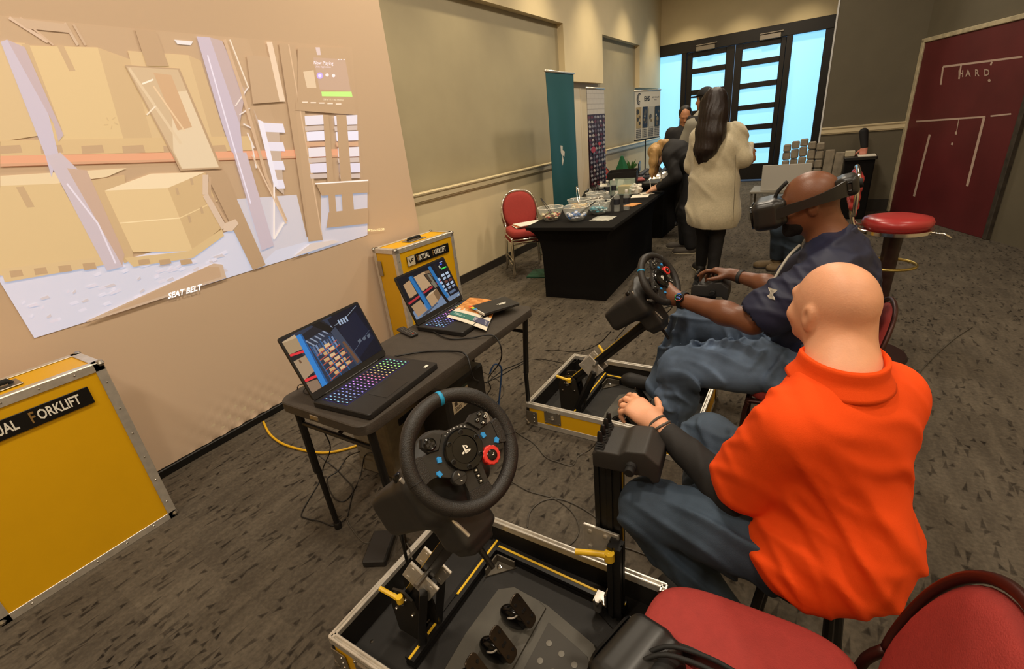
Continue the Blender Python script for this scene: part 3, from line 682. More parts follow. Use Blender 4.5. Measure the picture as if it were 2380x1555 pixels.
# ------------------------------------------------------------------ yellow flight case lids
def ball_corner(mb, p, s):
    mb.lathe([(0.0, -0.016), (0.012, -0.011), (0.017, 0.0), (0.012, 0.011), (0, 0.016)], 12, T(*p))
    for a in range(3):
        c = [p[i] - s[i] * 0.022 for i in range(3)]; c[a] = p[a] - s[a] * 0.003
        sz = [0.052, 0.052, 0.052]; sz[a] = 0.006
        mb.box(c, sz, bev=0.002)
def flight_case(label, loc, rotz, W=0.665, Hh=0.87, D=0.27):
    t = thing('flight_case', label, 'case', loc, rotz, 'yellow flight cases standing by the screen')
    b = MB(); b.box((0, 0, Hh / 2), (D - 0.006, W - 0.006, Hh - 0.006)); b.build('body', YEL, t)
    e = MB(); w_ = 0.036; th = 0.004
    for sx in (-1, 1):
        for sy in (-1, 1):
            e.box((sx * D / 2, sy * (W / 2 - w_ / 2), Hh / 2), (th, w_, Hh), bev=0.0015); e.box((sx * (D / 2 - w_ / 2), sy * W / 2, Hh / 2), (w_, th, Hh), bev=0.0015)
        for z in (0, Hh):
            zz = w_ / 2 if z == 0 else Hh - w_ / 2
            e.box((sx * D / 2, 0, zz), (th, W, w_), bev=0.0015); e.box((sx * (D / 2 - w_ / 2), 0, z if z else 0.002), (w_, W, th), bev=0.0015)
    for sy in (-1, 1):
        for z in (0, Hh):
            zz = w_ / 2 if z == 0 else Hh - w_ / 2
            e.box((0, sy * W / 2, zz), (D, th, w_), bev=0.0015); e.box((0, sy * (W / 2 - w_ / 2), z if z else 0.002), (D, w_, th), bev=0.0015)
    e.build('edge_trim', ALU, t)
    for sx in (-1, 1):
        for sy in (-1, 1):
            for sz in (0.017, Hh - 0.006):
                k = MB(); ball_corner(k, (sx * (D / 2 - 0.008), sy * (W / 2 - 0.008), sz), (sx, sy, 1 if sz > 0.2 else -1)); k.build('corner_ball', STEEL, t)
    r = MB(); r.lathe([(0, 0.003), (0.003, 0.002), (0.0045, 0)], 8, RY(math.pi / 2), caps=False); rme = r.mesh('rivet'); rme.materials.append(STEEL)
    pos = [(sy * (W / 2 - 0.018), 0.1 + i * 0.135) for i in range(6) for sy in (-1, 1)] + [(-W / 2 + 0.1 + i * 0.115, z) for i in range(5) for z in (0.018, Hh - 0.018)]
    for (y, z) in pos:
        o = bpy.data.objects.new('rivet', rme); COL.objects.link(o); o.parent = t; o.location = (D / 2 + 0.002, y, z)
    h = MB(); h.box((0, 0, Hh + 0.002), (0.10, 0.19, 0.005), bev=0.002); hp = h.build('handle_dish', STEEL, t)
    h = MB(); h.tube([(0.0, -0.07, Hh + 0.004), (0.0, -0.062, Hh + 0.018), (0.0, 0.062, Hh + 0.018), (0.0, 0.07, Hh + 0.004)], 0.011, 10); h.build('grip', BLKR, hp)
    h = MB(); h.box((0.06 - 0.14 + 0.0, -W / 2 - 0.004, Hh - 0.16), (0.05, 0.006, 0.12), bev=0.002); h.build('hinge', STEEL, t)
    # name plate
    s = MB(); s.box((D / 2 + 0.003, 0.005, 0.752), (0.005, 0.485, 0.078), bev=0.001); pl = s.build('name_plate', SIGNBLK, t)
    s = MB(); s.box((D / 2 + 0.006, -0.196, 0.752), (0.002, 0.078, 0.072)); s.build('plate_logo_field', M('logo_field', 'c9bda3', 0.5), pl)
    fm = lambda y, z: frame((D / 2 + 0.0068, y, z), (0, 1, 0), (0, 0, 1))
    me = MB()
    m = frame((D / 2 + 0.0074, -0.196, 0.752), (0, 1, 0), (0, 0, 1))
    me.prism([(-0.026, 0.016), (-0.019, 0.016), (-0.009, -0.010), (-0.006, -0.003), (-0.010, -0.019), (-0.013, -0.019)], 0, 0.0006, m)
    me.prism([(-0.004, 0.0), (0.004, 0.018), (0.028, 0.018), (0.025, 0.011), (0.008, 0.011), (0.0, -0.012)], 0, 0.0006, m)
    me.prism([(0.006, 0.004), (0.022, 0.004), (0.019, -0.003), (0.002, -0.003)], 0, 0.0006, m); me.build('plate_logo', BLK, pl, 0)
    label_text('V', 0.066, fm(-0.137, 0.752), GOLDP, pl, sx=0.60, bold=0.0012, align='LEFT')
    label_text('IRTUAL', 0.060, fm(-0.112, 0.752), WHITEP, pl, sx=0.60, bold=0.0012, align='LEFT')
    label_text('F', 0.066, fm(0.044, 0.752), GOLDP, pl, sx=0.60, bold=0.0012, align='LEFT')
    label_text('ORKLIFT', 0.060, fm(0.068, 0.752), WHITEP, pl, sx=0.60, bold=0.0012, align='LEFT')
    return t
flight_case('large yellow flight case in front of the screen at the left edge', (-2.675, 0.272, 0), 0)
flight_case('yellow flight case standing behind the laptop table', (-2.765, 2.87, 0), math.radians(-4))

# ------------------------------------------------------------------ folding table
TZ = 0.722
tb = thing('folding_table', 'narrow dark folding table carrying two open laptops', 'table', (-1.46, 1.462, 0))
b = MB(); b.prism(rrect(0.50, 1.235, 0.055, 6), TZ - 0.040, TZ, bev=0.004); b.build('tabletop', M('table_plastic', '3b342d', 0.6, bump=0.3, bscale=180, var=0.12, vscale=25), tb)
b = MB(); b.prism(rrect(0.47, 1.20, 0.05, 5), TZ - 0.052, TZ - 0.038); b.build('under_frame', BLK, tb)
for sy in (-1, 1):
    for sx in (-1, 1):
        x = sx * 0.225 if sy < 0 else sx * 0.19
        g = MB(); g.tube([(sx * 0.215, sy * 0.565, TZ - 0.05), (x, sy * 0.56, 0.34), (x, sy * 0.553, 0.33)], 0.0155, 10); g.tube([(x, sy * 0.556, 0.36), (x, sy * 0.548, 0.0)], 0.0125, 10)
        g.lathe([(0.017, 0), (0.017, 0.03), (0.014, 0.035)], 10, T(x, sy * 0.548, 0)); g.build('leg', BLK, tb)
    g = MB(); g.tube([(-0.21, sy * 0.562, TZ - 0.13), (0.21, sy * 0.562, TZ - 0.13)], 0.010, 8); g.build('leg_brace', BLK, tb)
    g = MB(); g.tube([(0, sy * 0.55, TZ - 0.13), (0, sy * 0.22, TZ - 0.05)], 0.009, 8); g.build('folding_strut', BLK, tb)
g = MB(); g.box((-0.02, -0.617, TZ - 0.022), (0.05, 0.006, 0.02), bev=0.002); g.build('latch', STEEL, tb)

# ------------------------------------------------------------------ laptops
def laptop(label, front_mid, rotz, lid, paint):
    """local: x towards the user, y to the right, origin at the middle of the front edge"""
    t = thing('laptop', label, 'laptop', (front_mid[0], front_mid[1], TZ), rotz, 'open laptops on the folding table')
    W, Dp, Hb = 0.415, 0.29, 0.021
    CASE = M('laptop_black', '1d1b1a', 0.48, bump=0.05, bscale=900)
    b = MB(T(-Dp / 2, 0, 0.004)); b.prism(rrect(Dp, W, 0.012, 4), 0, Hb, bev=0.003); base = b.build('base', CASE, t)
    b = MB(T(-Dp - 0.02, 0, 0.006)); b.prism([(0.03, -0.19), (0.03, 0.19), (-0.02, 0.165), (-0.028, 0.14), (-0.028, -0.14), (-0.02, -0.165)], 0, 0.017, bev=0.002); b.build('rear_shelf', M('laptop_dark_teal', '1f2f2c', 0.35), t)
    # keys: rows x columns, coloured back light
    z0 = Hb + 0.0045
    keyme = None; key_cols = {}
    import colorsys
    for r in range(6):
        n = 18; kw = 0.0188
        for c in range(n):
            y = -0.175 + c * 0.0200 + (0.002 * (r % 3)); x = -0.245 + r * 0.0205
            u = c / (n - 1)
            hue = (0.58 + 0.25 * min(1, u * 1.6)) if u < 0.45 else ((0.83 + (u - 0.45) * 1.1) % 1.0)
            rgb = colorsys.hsv_to_rgb(hue, 0.75, 1.0)
            kk = c
            if kk not in key_cols:
                k = MB(); k.box((0, 0, 0.0006), (0.0165, 0.0172, 0.0024), bev=0.0008)
                k.cur = 1
                k.prism([(-0.0042, -0.0016), (0.0042, -0.0016), (0.0042, 0.0016), (-0.0042, 0.0016)], 0.0018, 0.0020)
                me = k.mesh('key'); me.materials.append(M('key_black', '121112', 0.5)); me.materials.append(M('key_glow_%d' % c, (*rgb,), 0.5, emit=(rgb[0], rgb[1], rgb[2]), estr=0.9)); key_cols[kk] = me
            o = bpy.data.objects.new('key', key_cols[kk]); COL.objects.link(o); o.parent = base; o.location = (x, y, z0)
    b = MB(); b.box((-0.195, -0.002, z0 - 0.0006), (0.132, 0.366, 0.0012)); b.build('key_well', M('key_glow_well', '0e0e14', 0.5, emit='5b4fd0', estr=0.10), base)
    b = MB(); b.box((-0.062, -0.03, z0 + 0.0000), (0.085, 0.13, 0.001), bev=0.0004); b.build('touchpad', M('touchpad_black', '191716', 0.4), base)
    b = MB(); b.box((-0.03, 0.165, z0), (0.012, 0.022, 0.0006)); b.build('sticker', WHITEP, base)
    # lid
    a = math.radians(lid); Lh = 0.265
    ux = Vector((-math.cos(math.pi - a), 0, math.sin(math.pi - a)))  # up along the lid
    lm = frame((-Dp + 0.012, 0, Hb + 0.004), (0, 1, 0), ux)          # x right, y up the lid, z out of the lid face
    if (lm.to_3x3() @ Vector((0, 0, 1))).x < 0: lm = lm @ Matrix.Diagonal((1, 1, -1, 1))
    b = MB(lm @ T(0, Lh / 2 + 0.004, -0.009)); b.prism(rrect(0.408, Lh, 0.010, 4), 0, 0.009); lo = b.build('lid', CASE, t)
    b = MB(lm); b.cyl((-0.15, 0.002, -0.006), (0.15, 0.002, -0.006), 0.008, 10); b.build('hinge', BLK, t)
    sw, sh = 0.392, 0.228
    mp = lambda u, v: lm @ Vector((-sw / 2 + u * sw, 0.032 + (1 - v) * sh, 0.0006))
    art = Art(mp, lm.to_3x3() @ Vector((0, 0, 1)), 0.000012); paint(art); art.build('display', attr_mat('laptop_picture', 0.25, base='08080a', emit=0.85), lo, world=False)
    return t
def paint1(A):
    A.rect(0, 0, 1, 1, '11131c'); P_ = A.poly
    P_([(0.12, 0), (0.62, 0), (0.66, 1), (0.12, 1)], '2a3346')
    for i in range(7): A.line([(0.22 + i * .05, 0.18 - i * .015), (0.28 + i * .05, 0.33 - i * .02)], 0.016, '8c96a8')
    P_([(0.12, 0.10), (0.50, 0.0), (0.56, 0.16), (0.14, 0.20)], '1a1c26')
    P_([(0.36, 0.0), (0.47, 0.0), (0.60, 0.27), (0.53, 0.30)], '0c0d12')
    for i in range(9): A.rect(0.25 + i * 0.035, 0.33, 0.272 + i * 0.035, 0.52, ('56688a', '7286a8', '40506e')[i % 3])
    P_([(0, 0.04), (0.16, 0.07), (0.16, 0.29), (0, 0.27)], 'a58a68'); P_([(0, 0.04), (0.15, 0.02), (0.16, 0.08), (0, 0.06)], 'c0a582')
    P_([(0, 0.27), (0.22, 0.33), (0.22, 0.37), (0, 0.31)], 'e0303a'); P_([(0, 0.40), (0.14, 0.40), (0.14, 0.70), (0, 0.75)], 'a58a6c'); P_([(0.05, 0.42), (0.07, 0.42), (0.07, 0.48), (0.05, 0.48)], '6a4c36')
    P_([(0, 0.74), (0.20, 0.78), (0.20, 0.82), (0, 0.79)], 'e0303a'); P_([(0, 0.80), (0.12, 0.84), (0.12, 1), (0, 1)], '8a705a')
    P_([(0.155, 0.05), (0.205, 0.05), (0.185, 1.0), (0.125, 1.0)], '2f7fc8'); P_([(0.205, 0.05), (0.222, 0.06), (0.205, 1.0), (0.185, 1.0)], '1d5690')
    for r in range(6):
        y0 = 0.45 + r * 0.095
        A.line([(0.24, y0 + 0.055), (0.60, y0 - 0.045)], 0.016, 'b8523e')
        for c in range(2 + (r > 2)):
            x = 0.29 + c * 0.085 + (r % 2) * 0.03; yy = y0 - 0.02 - (x - .24) * .25
            A.rect(x, yy, x + 0.065, yy + 0.055, ('c9a06e', 'd8b488')[c % 2])
    for x in (0.235, 0.36, 0.475): A.line([(x, 0.30), (x + 0.02, 1.0)], 0.012, '2c5a8c')
    P_([(0.56, 0.03), (1, 0.0), (1, 1), (0.60, 1)], '0e1222'); P_([(0.62, 0.28), (0.92, 0.10), (0.98, 0.72), (0.66, 0.92)], '141a30')
    P_([(0.52, 0.25), (0.60, 0.20), (0.68, 1), (0.60, 1)], '3a4254'); P_([(0.58, 0.5), (0.61, 0.5), (0.66, 0.95), (0.62, 0.97)], '6a4a38')
    A.line([(0.66, 0.75), (0.97, 0.55)], 0.006, '5a6478'); A.line([(0.60, 0.18), (0.74, 0.16), (0.97, 0.03)], 0.010, '8a94a0')
    for x in (0.76, 0.83, 0.90): P_([(x, 0.62), (x + 0.05, 0.60), (x + 0.045, 0.66), (x + 0.008, 0.68)], '59616e')
    for i in range(4): A.rect(0.66 + i * .035, 0.12, 0.68 + i * .035, 0.22, 'a0b0c8')
def paint2(A):
    A.rect(0, 0, 1, 1, '15151c'); P_ = A.poly
    P_([(0, 0.80), (0.45, 0.75), (1, 0.80), (1, 1), (0, 1)], '74849c'); P_([(0.1, 0.98), (0.45, 0.86), (0.5, 0.9), (0.22, 1)], '4c5260')
    P_([(0.06, 0.18), (0.20, 0.14), (0.22, 0.48), (0.06, 0.52)], 'b08c66'); P_([(0.28, 0.12), (0.52, 0.10), (0.55, 0.46), (0.30, 0.50)], 'b89670'); P_([(0.52, 0.1), (0.62, 0.12), (0.63, 0.42), (0.55, 0.46)], '7e6246')
    for i in range(7): A.rect(0.06 + i * .08, 0.50 - i * .008, 0.09 + i * .08, 0.54 - i * .008, '2a1c14')
    P_([(0, 0.58), (0.74, 0.44), (0.74, 0.48), (0, 0.63)], 'b03038')
    P_([(0.02, 0.68), (0.22, 0.64), (0.25, 0.92), (0.05, 0.96)], 'a88662'); P_([(0.32, 0.66), (0.50, 0.62), (0.52, 0.86), (0.34, 0.92)], 'b08e68'); P_([(0.50, 0.62), (0.60, 0.58), (0.62, 0.78), (0.52, 0.86)], '7a5e42'); P_([(0.32, 0.66), (0.44, 0.60), (0.60, 0.58), (0.50, 0.63)], 'c8ac88')
    P_([(0.20, 0.08), (0.26, 0.07), (0.34, 0.92), (0.27, 0.94)], '2d6ea8'); P_([(0.62, 0.04), (0.68, 0.04), (0.76, 0.90), (0.69, 0.92)], '2d6ea8'); P_([(0.26, 0.07), (0.29, 0.08), (0.355, 0.9), (0.34, 0.92)], '1c4a74')
    P_([(0.48, 0.16), (0.60, 0.18), (0.66, 0.56), (0.56, 0.58)], '22201f'); P_([(0.50, 0.18), (0.59, 0.20), (0.64, 0.54), (0.575, 0.56)], '77705f'); P_([(0.50, 0.18), (0.55, 0.19), (0.58, 0.4), (0.54, 0.4)], '4a3a2c')
    P_([(0.60, 0.58), (0.65, 0.60), (0.72, 1.0), (0.66, 1.0)], '17110e')
    P_([(0.70, 0.0), (1, 0.0), (1, 0.9), (0.78, 0.9)], '15161f'); P_([(0.74, 0.05), (0.79, 0.05), (0.88, 0.88), (0.83, 0.9)], '221d1c')
    for c in range(2):
        for r in range(5): P_([(0.80 + c * .1 + r * .004, 0.34 + r * .085), (0.87 + c * .1 + r * .004, 0.33 + r * .085), (0.873 + c * .1 + r * .004, 0.385 + r * .085), (0.803 + c * .1 + r * .004, 0.395 + r * .085)], ('b8c8dc', 'a8b8cc', '6a4238', 'b0c0d8', '8894a8')[r])
    for r in range(4): P_([(0.70 + r * .01, 0.38 + r * .1), (0.75 + r * .01, 0.38 + r * .1), (0.755 + r * .01, 0.45 + r * .1), (0.71 + r * .01, 0.45 + r * .1)], 'a8bcd4')
    P_([(0.82, 0.02), (0.98, 0.02), (0.99, 0.22), (0.84, 0.22)], '12101e'); A.rect(0.86, 0.20, 0.98, 0.23, '4fe05a'); A.rect(0.87, 0.09, 0.92, 0.12, '4a6ae0'); A.rect(0.83, 0.12, 0.86, 0.19, 'a8a898'); A.rect(0.88, 0.05, 0.95, 0.065, 'a8b0d0')
    P_([(0.80, 0.80), (0.95, 0.78), (0.95, 0.84), (0.81, 0.86)], '5c6c84'); A.rect(0.93, 0.955, 0.975, 0.97, 'e0d8b0')
laptop('open black laptop showing tall blue shelving, nearer the steering wheel', (-1.238, 1.10), math.radians(4), 112, paint1)
laptop('open black laptop showing cartons on racks, beside the brochure', (-1.352, 1.815), math.radians(2), 111, paint2)

# ------------------------------------------------------------------ small things on the table
t = thing('remote_control', 'small black remote control behind the laptops', 'remote', (-1.66, 1.555, TZ), math.radians(72))
b = MB(); b.box((0, 0, 0.008), (0.045, 0.15, 0.016), bev=0.005); b.build('body', BLKP, t)
k = MB(); k.box((0, 0, 0.017), (0.007, 0.007, 0.003), bev=0.001); kme = k.mesh('button'); kme.materials.append(M('grey_button', '5a5652', 0.5))
k2 = MB(); k2.box((0, 0, 0.017), (0.009, 0.007, 0.003), bev=0.001); kme2 = k2.mesh('button'); kme2.materials.append(M('red_button', 'c0482a', 0.5))
for i in range(9):
    for j in range(3):
        o = bpy.data.objects.new('button', kme2 if (i == 0 and j == 1) else kme); COL.objects.link(o); o.parent = t; o.location = (-0.012 + j * 0.012, -0.062 + i * 0.014, 0)
def flat_sheet(name, label, cat, quad, z, th, mat, group=None):
    c = sum((Vector(q) for q in quad), Vector()) / 4; t = thing(name, label, cat, (c.x, c.y, z), 0, group)
    return t, c
# brochure
q = [atz(1046, 748, TZ + .012), atz(1112, 693, TZ + .012), atz(1156, 703, TZ + .012), atz(1134, 771, TZ + .012)]
qb = [Vector((-1.545, 1.735, 0)), Vector((-1.60, 2.02, 0)), Vector((-1.425, 2.055, 0)), Vector((-1.262, 1.685, 0))]
t = thing('brochure', 'white and orange brochure lying across the far laptop', 'brochure', (-1.45, 1.87, TZ + 0.03))
def bz(u, v):
    a = qb[0].lerp(qb[1], u); c = qb[3].lerp(qb[2], u); p = a.lerp(c, v)
    return Vector((p.x, p.y, TZ + 0.034 - 0.020 * v * v + 0.004 * math.sin(u * 3)))
b = MB(); b.grid(lambda u, v: bz(u, v), 14, 10)
b.grid(lambda u, v: bz(u, v) - Vector((0, 0, 0.0015)), 14, 10); b.build('paper', M('brochure_paper', 'd8d0bf', 0.45), t, 60, True)
def bm(u, v): return bz(u, v)
A = Art(bm, (0, 0, 1), 0.00005)
for i in range(8):
    u0 = 0.38 + i * 0.0775
    for j in range(6): A.poly([(u0, j / 6), (u0 + .0775, j / 6), (u0 + .0775, (j + 1) / 6), (u0, (j + 1) / 6)], ('c8803c', 'd89450', 'b87434')[(i + j) % 3])
for i in range(5): A.line([(0.45 + i * .1, 0.05), (0.50 + i * .1, 0.95)], 0.015, 'e0a868')
for j in range(8): A.poly([(0.10, j / 8), (0.26, j / 8), (0.26, (j + 1) / 8), (0.10, (j + 1) / 8)], '2d6a62' if j < 5 else '3c3f5c')
for j in range(4): A.line([(0.14 + .03 * j, 0.62), (0.14 + .03 * j, 0.95)], 0.010, 'd8d8e0')
A.line([(0.16, 0.1), (0.16, 0.4)], 0.012, 'c8e0d8'); A.line([(0.20, 0.1), (0.20, 0.3)], 0.012, 'c8e0d8')
A.text('MWSA', 0, 0, 0.16, '201c18', 1, 'CENTER', 0.004, fx=lambda a, c: (0.40 + c * .8, 0.80 + a * .6))
A.build('printing', attr_mat('paper_print', 0.5), t)
# black notebook with tabs
t = thing('notebook', 'black notebook with coloured sticky tabs on the brochure', 'notebook', (-1.37, 1.94, TZ + 0.03), math.radians(-28))
b = MB(); b.box((0, 0, 0.010), (0.155, 0.21, 0.016), bev=0.003); b.build('cover', M('notebook_black', '2a2724', 0.55, bump=0.1, bscale=400), t)
b = MB(); b.box((-0.004, -0.004, 0.010), (0.155, 0.212, 0.011)); b.build('pages', M('page_white', 'd6cfc0', 0.7), t)
for i, c in enumerate(('d8402c', 'e0c02c', '6ab04a', '3a8ac8')):
    b = MB(); b.box((-0.07 + i * 0.018, -0.108, 0.0165), (0.015, 0.03, 0.0006)); b.build('sticky_tab', M('tab_' + c, c, 0.6), t)
for i in range(2):
    b = MB(); b.box((0.012 + i * 0.012, 0.03, 0.0186), (0.007, 0.055 - i * 0.015, 0.0004)); b.build('cover_print', WHITEP, t)

# ------------------------------------------------------------------ simulator rigs
def profile40(mb, a, b, up=(0, 0, 1), s=0.04):
    """slotted aluminium section from a to b"""
    h = s / 2; g = s * 0.1; d = s * 0.12
    pts = []
    side = [(-h, -h), (-g, -h), (-g, -h + d), (g, -h + d), (g, -h)]
    for k in range(4):
        c, s_ = math.cos(k * math.pi / 2), math.sin(k * math.pi / 2)
        pts += [(x * c - y * s_, x * s_ + y * c) for x, y in side]
    a = Vector(a); b = Vector(b); m = frame(a, (b - a), up)   # x along
    m = m @ Matrix(((0, 0, 1, 0), (1, 0, 0, 0), (0, 1, 0, 0), (0, 0, 0, 1)))
    mb.prism(pts, 0, (b - a).length, m)
def slot_strip(mb, a, b, up, s=0.04, w=0.009):
    a = Vector(a); b = Vector(b); u = (Vector(up) - (b - a).normalized() * Vector(up).dot((b - a).normalized())).normalized()
    m = frame((a + b) / 2 + u * (s / 2 + 0.0002), b - a, u); mb.box((0, 0, 0), ((b - a).length, 0.005, w), m, bev=0.001)
def tray_rig(label, x0, y0, L, W, arm_lo, arm_hi, lower_z):
    t = thing('simulator_base', label, 'simulator rig', (x0 + L / 2, y0 + W / 2, 0), 0, 'driving simulator bases in open case trays')
    ox, oy = L / 2, W / 2; H_ = 0.15; th = 0.014
    B = lambda mb, x_0, x_1, y_0, y_1, z0, z1, bev=0.0: mb.box(((x_0 + x_1) / 2 - ox, (y_0 + y_1) / 2 - oy, (z0 + z1) / 2), (x_1 - x_0, y_1 - y_0, z1 - z0), bev=bev)
    f = MB(); B(f, 0, L, 0, W, 0.012, 0.028); f.build('tray_floor', TRAYIN, t)
    for i, (a, b_, c, d) in enumerate(((0, L, 0, th), (0, L, W - th, W), (0, th, th, W - th), (L - th, L, th, W - th))):
        f = MB(); B(f, a, b_, c, d, 0.012, H_ - 0.012); wl_ = f.build('tray_wall', TRAYIN, t)
        f = MB()
        if i == 0: B(f, 0.02, L - 0.02, -0.002, 0.001, 0.03, H_ - 0.03)
        if i == 1: B(f, 0.02, L - 0.02, W - 0.001, W + 0.002, 0.03, H_ - 0.03)
        if i == 2: B(f, -0.002, 0.001, 0.02, W - 0.02, 0.03, H_ - 0.03)
        if i == 3: B(f, L - 0.001, L + 0.002, 0.02, W - 0.02, 0.03, H_ - 0.03)
        f.build('outer_panel', YEL, wl_)
        e = MB(); q = 0.026
        if i < 2:
            yy0, yy1 = (-0.004, th + 0.006) if i == 0 else (W - th - 0.006, W + 0.004)
            B(e, 0, L, yy0, (yy0 + yy1) / 2 - 0.003, H_ - 0.03, H_, 0.002); B(e, 0, L, (yy0 + yy1) / 2 - 0.003, (yy0 + yy1) / 2 + 0.003, H_ - 0.02, H_ - 0.006); B(e, 0, L, (yy0 + yy1) / 2 + 0.003, yy1, H_ - 0.02, H_ + 0.002, 0.002)
            o = -0.004 if i == 0 else W
            B(e, 0, L, o, o + 0.004, 0.002, 0.034, 0.001)
        else:
            xx0, xx1 = (-0.004, th + 0.006) if i == 2 else (L - th - 0.006, L + 0.004)
            B(e, xx0, (xx0 + xx1) / 2 - 0.003, 0, W, H_ - 0.03, H_, 0.002); B(e, (xx0 + xx1) / 2 - 0.003, (xx0 + xx1) / 2 + 0.003, 0, W, H_ - 0.02, H_ - 0.006); B(e, (xx0 + xx1) / 2 + 0.003, xx1, 0, W, H_ - 0.02, H_ + 0.002, 0.002)
            o = -0.004 if i == 2 else L
            B(e, o, o + 0.004, 0, W, 0.002, 0.034, 0.001)
        e.build('rim', ALU, wl_)
    for sx in (0, 1):
        for sy in (0, 1):
            c = MB(); x, y = sx * L - ox, sy * W - oy; dx, dy = (1 if sx == 0 else -1), (1 if sy == 0 else -1)
            c.box((x + dx * 0.035, y - dy * 0.006, 0.06), (0.07, 0.004, 0.085), bev=0.002); c.box((x - dx * 0.006, y + dy * 0.035, 0.06), (0.004, 0.07, 0.085), bev=0.002)
            c.lathe([(0, -0.018), (0.014, -0.012), (0.019, 0), (0.014, 0.012), (0, 0.018)], 12, T(x + dx * 0.004, y + dy * 0.004, 0.02))
            for zz in (0.035, 0.06, 0.085): c.lathe([(0, 0.004), (0.004, 0.003), (0.0055, 0)], 8, T(x + dx * 0.05, y - dy * 0.008, zz) @ RX(math.pi / 2 * dy), caps=False)
            c.build('corner_brace', STEEL, t)
    for x in (0.17, L - 0.2):
        c = MB(); xx = x - ox; yy = -oy - 0.006
        c.box((xx, yy, 0.09), (0.105, 0.006, 0.085), bev=0.003); c.box((xx, yy - 0.004, 0.105), (0.06, 0.006, 0.05), bev=0.002); c.lathe([(0.016, 0), (0.016, 0.008), (0.01, 0.012)], 14, T(xx, yy - 0.004, 0.09) @ RX(math.pi / 2)); c.box((xx, yy - 0.016, 0.09), (0.034, 0.008, 0.006), bev=0.001)
        for sx in (-1, 1):
            for sz in (-1, 1): c.lathe([(0, 0.004), (0.0045, 0.002), (0.005, 0)], 8, T(xx + sx * 0.044, yy - 0.003, 0.09 + sz * 0.034) @ RX(math.pi / 2), caps=False)
        c.build('latch', STEEL, t)
    # slotted frame on the tray floor
    zb = 0.050
    A0, A1 = (0.245 - ox, 0.10 - oy, zb), (0.245 - ox, 0.635 - oy, zb)
    B0, B1 = (0.266 - ox, 0.612 - oy, zb), (0.80 - ox, 0.595 - oy, zb)
    f = MB(); profile40(f, A0, A1); f.build('cross_beam', BLK, t); f = MB(); slot_strip(f, (A0[0], 0.36 - oy, zb), A1, (0, 0, 1)); slot_strip(f, A0, (A0[0], 0.235 - oy, zb), (0, 0, 1)); f.build('yellow_insert', YSTRIP, t)
    f = MB(); profile40(f, B0, B1); f.build('side_beam', BLK, t); f = MB(); slot_strip(f, B0, B1, (0, 0, 1)); f.build('yellow_insert', YSTRIP, t)
    for (px_, py_, rz) in ((0.275, 0.58, -90), (0.215, 0.22, 90)):
        f = MB(); m = T(px_ - ox, py_ - oy, 0.030) @ RZ(math.radians(rz)); f.prism([(0, 0), (0.09, 0), (0, 0.09)], 0, 0.004, m); f.prism([(0, 0), (0.085, 0), (0.085, 0.005), (0, 0.005)], 0, 0.036, m); f.prism([(0, 0), (0.005, 0), (0.005, 0.085), (0, 0.085)], 0, 0.036, m); f.build('angle_bracket', M('dull_bracket', '5d564b', 0.5, 0.5), t)
        f = MB(); f.lathe([(0.011, 0), (0.011, 0.004), (0.007, 0.005), (0.007, 0.012), (0, 0.014)], 10, m @ T(0.028, 0.028, 0.004)); f.build('bolt', CHROME, t)
    for (px_, py_) in ((0.06, 0.10), (0.12, 0.58), (0.36, 0.625), (0.55, 0.63), (0.09, 0.03), (0.03, 0.32)):
        f = MB(); f.lathe([(0.007, 0), (0.006, 0.003), (0, 0.004)], 10, T(px_ - ox, py_ - oy, 0.028)); f.build('screw', CHROME, t)
    # tilting arm
    lo = Vector(arm_lo); hi = Vector(arm_hi); wm = mtx(t).inverted()
    d = (hi - lo).normalized(); sdv = Vector((0, 1, 0)); upv = d.cross(sdv) * -1
    if upv.z < 0: upv = -upv
    f = MB(); profile40(f, lo, hi, (0, 1, 0), 0.045); f.build('tilt_arm', BLK, t, 35, True)
    f = MB(); slot_strip(f, lo + d * 0.05, hi, upv, 0.045, 0.008); f.build('yellow_insert', YSTRIP, t, 35, True)
    for sy in (-1, 1):
        f = MB(); m = frame(lo + d * 0.235 + sdv * (sy * 0.031), d, upv); f.box((0, 0, 0), (0.10, 0.115, 0.010), m, bev=0.002)
        for a in (-1, 1):
            for c in (-1, 1): f.lathe([(0.008, -0.0062), (0.008, 0.0062)], 10, m @ T(a * 0.03, c * 0.038, 0))
        f.build('clamp_plate', ALU, t, 35, True)
        f = MB(); m = frame(lo + d * 0.02 + sdv * (sy * 0.034), (1, 0, 0), (0, 0, 1)); pz = lo.z - 0.03
        f.prism([(-0.05, -pz), (0.08, -pz), (0.085, -pz + 0.05), (0.055, 0.05), (0.02, 0.075), (-0.03, 0.06), (-0.055, 0.01)], -0.004, 0.004, m); f.build('pivot_plate', M('dark_plate', '3b362f', 0.4, 0.6), t, 35, True)
        for (a, c, r_) in ((0.0, 0.02, 0.016), (-0.03, -0.03, 0.006), (0.045, -0.02, 0.006), (0.03, 0.045, 0.006), (-0.02, 0.045, 0.006)):
            f = MB(); f.lathe([(r_, -0.007), (r_, 0.007), (r_ * 0.7, 0.01)], 10, m @ T(a, c, 0.0)); f.build('pivot_bolt', CHROME, t, 35, True)
        f = MB(); q = lo + d * 0.235; f.tube([(q.x + 0.02, q.y + sy * 0.045, q.z - 0.02), (x0 + 0.245, q.y + sy * 0.045, 0.07)], 0.017, 4); f.build('support_strut', BLK, t, 35, True)
    f = MB(); f.cyl(lo + d * 0.28 + sdv * -0.07, lo + d * 0.28 + sdv * 0.07, 0.009, 10); f.build('clamp_bolt', STEEL, t, 35, True)
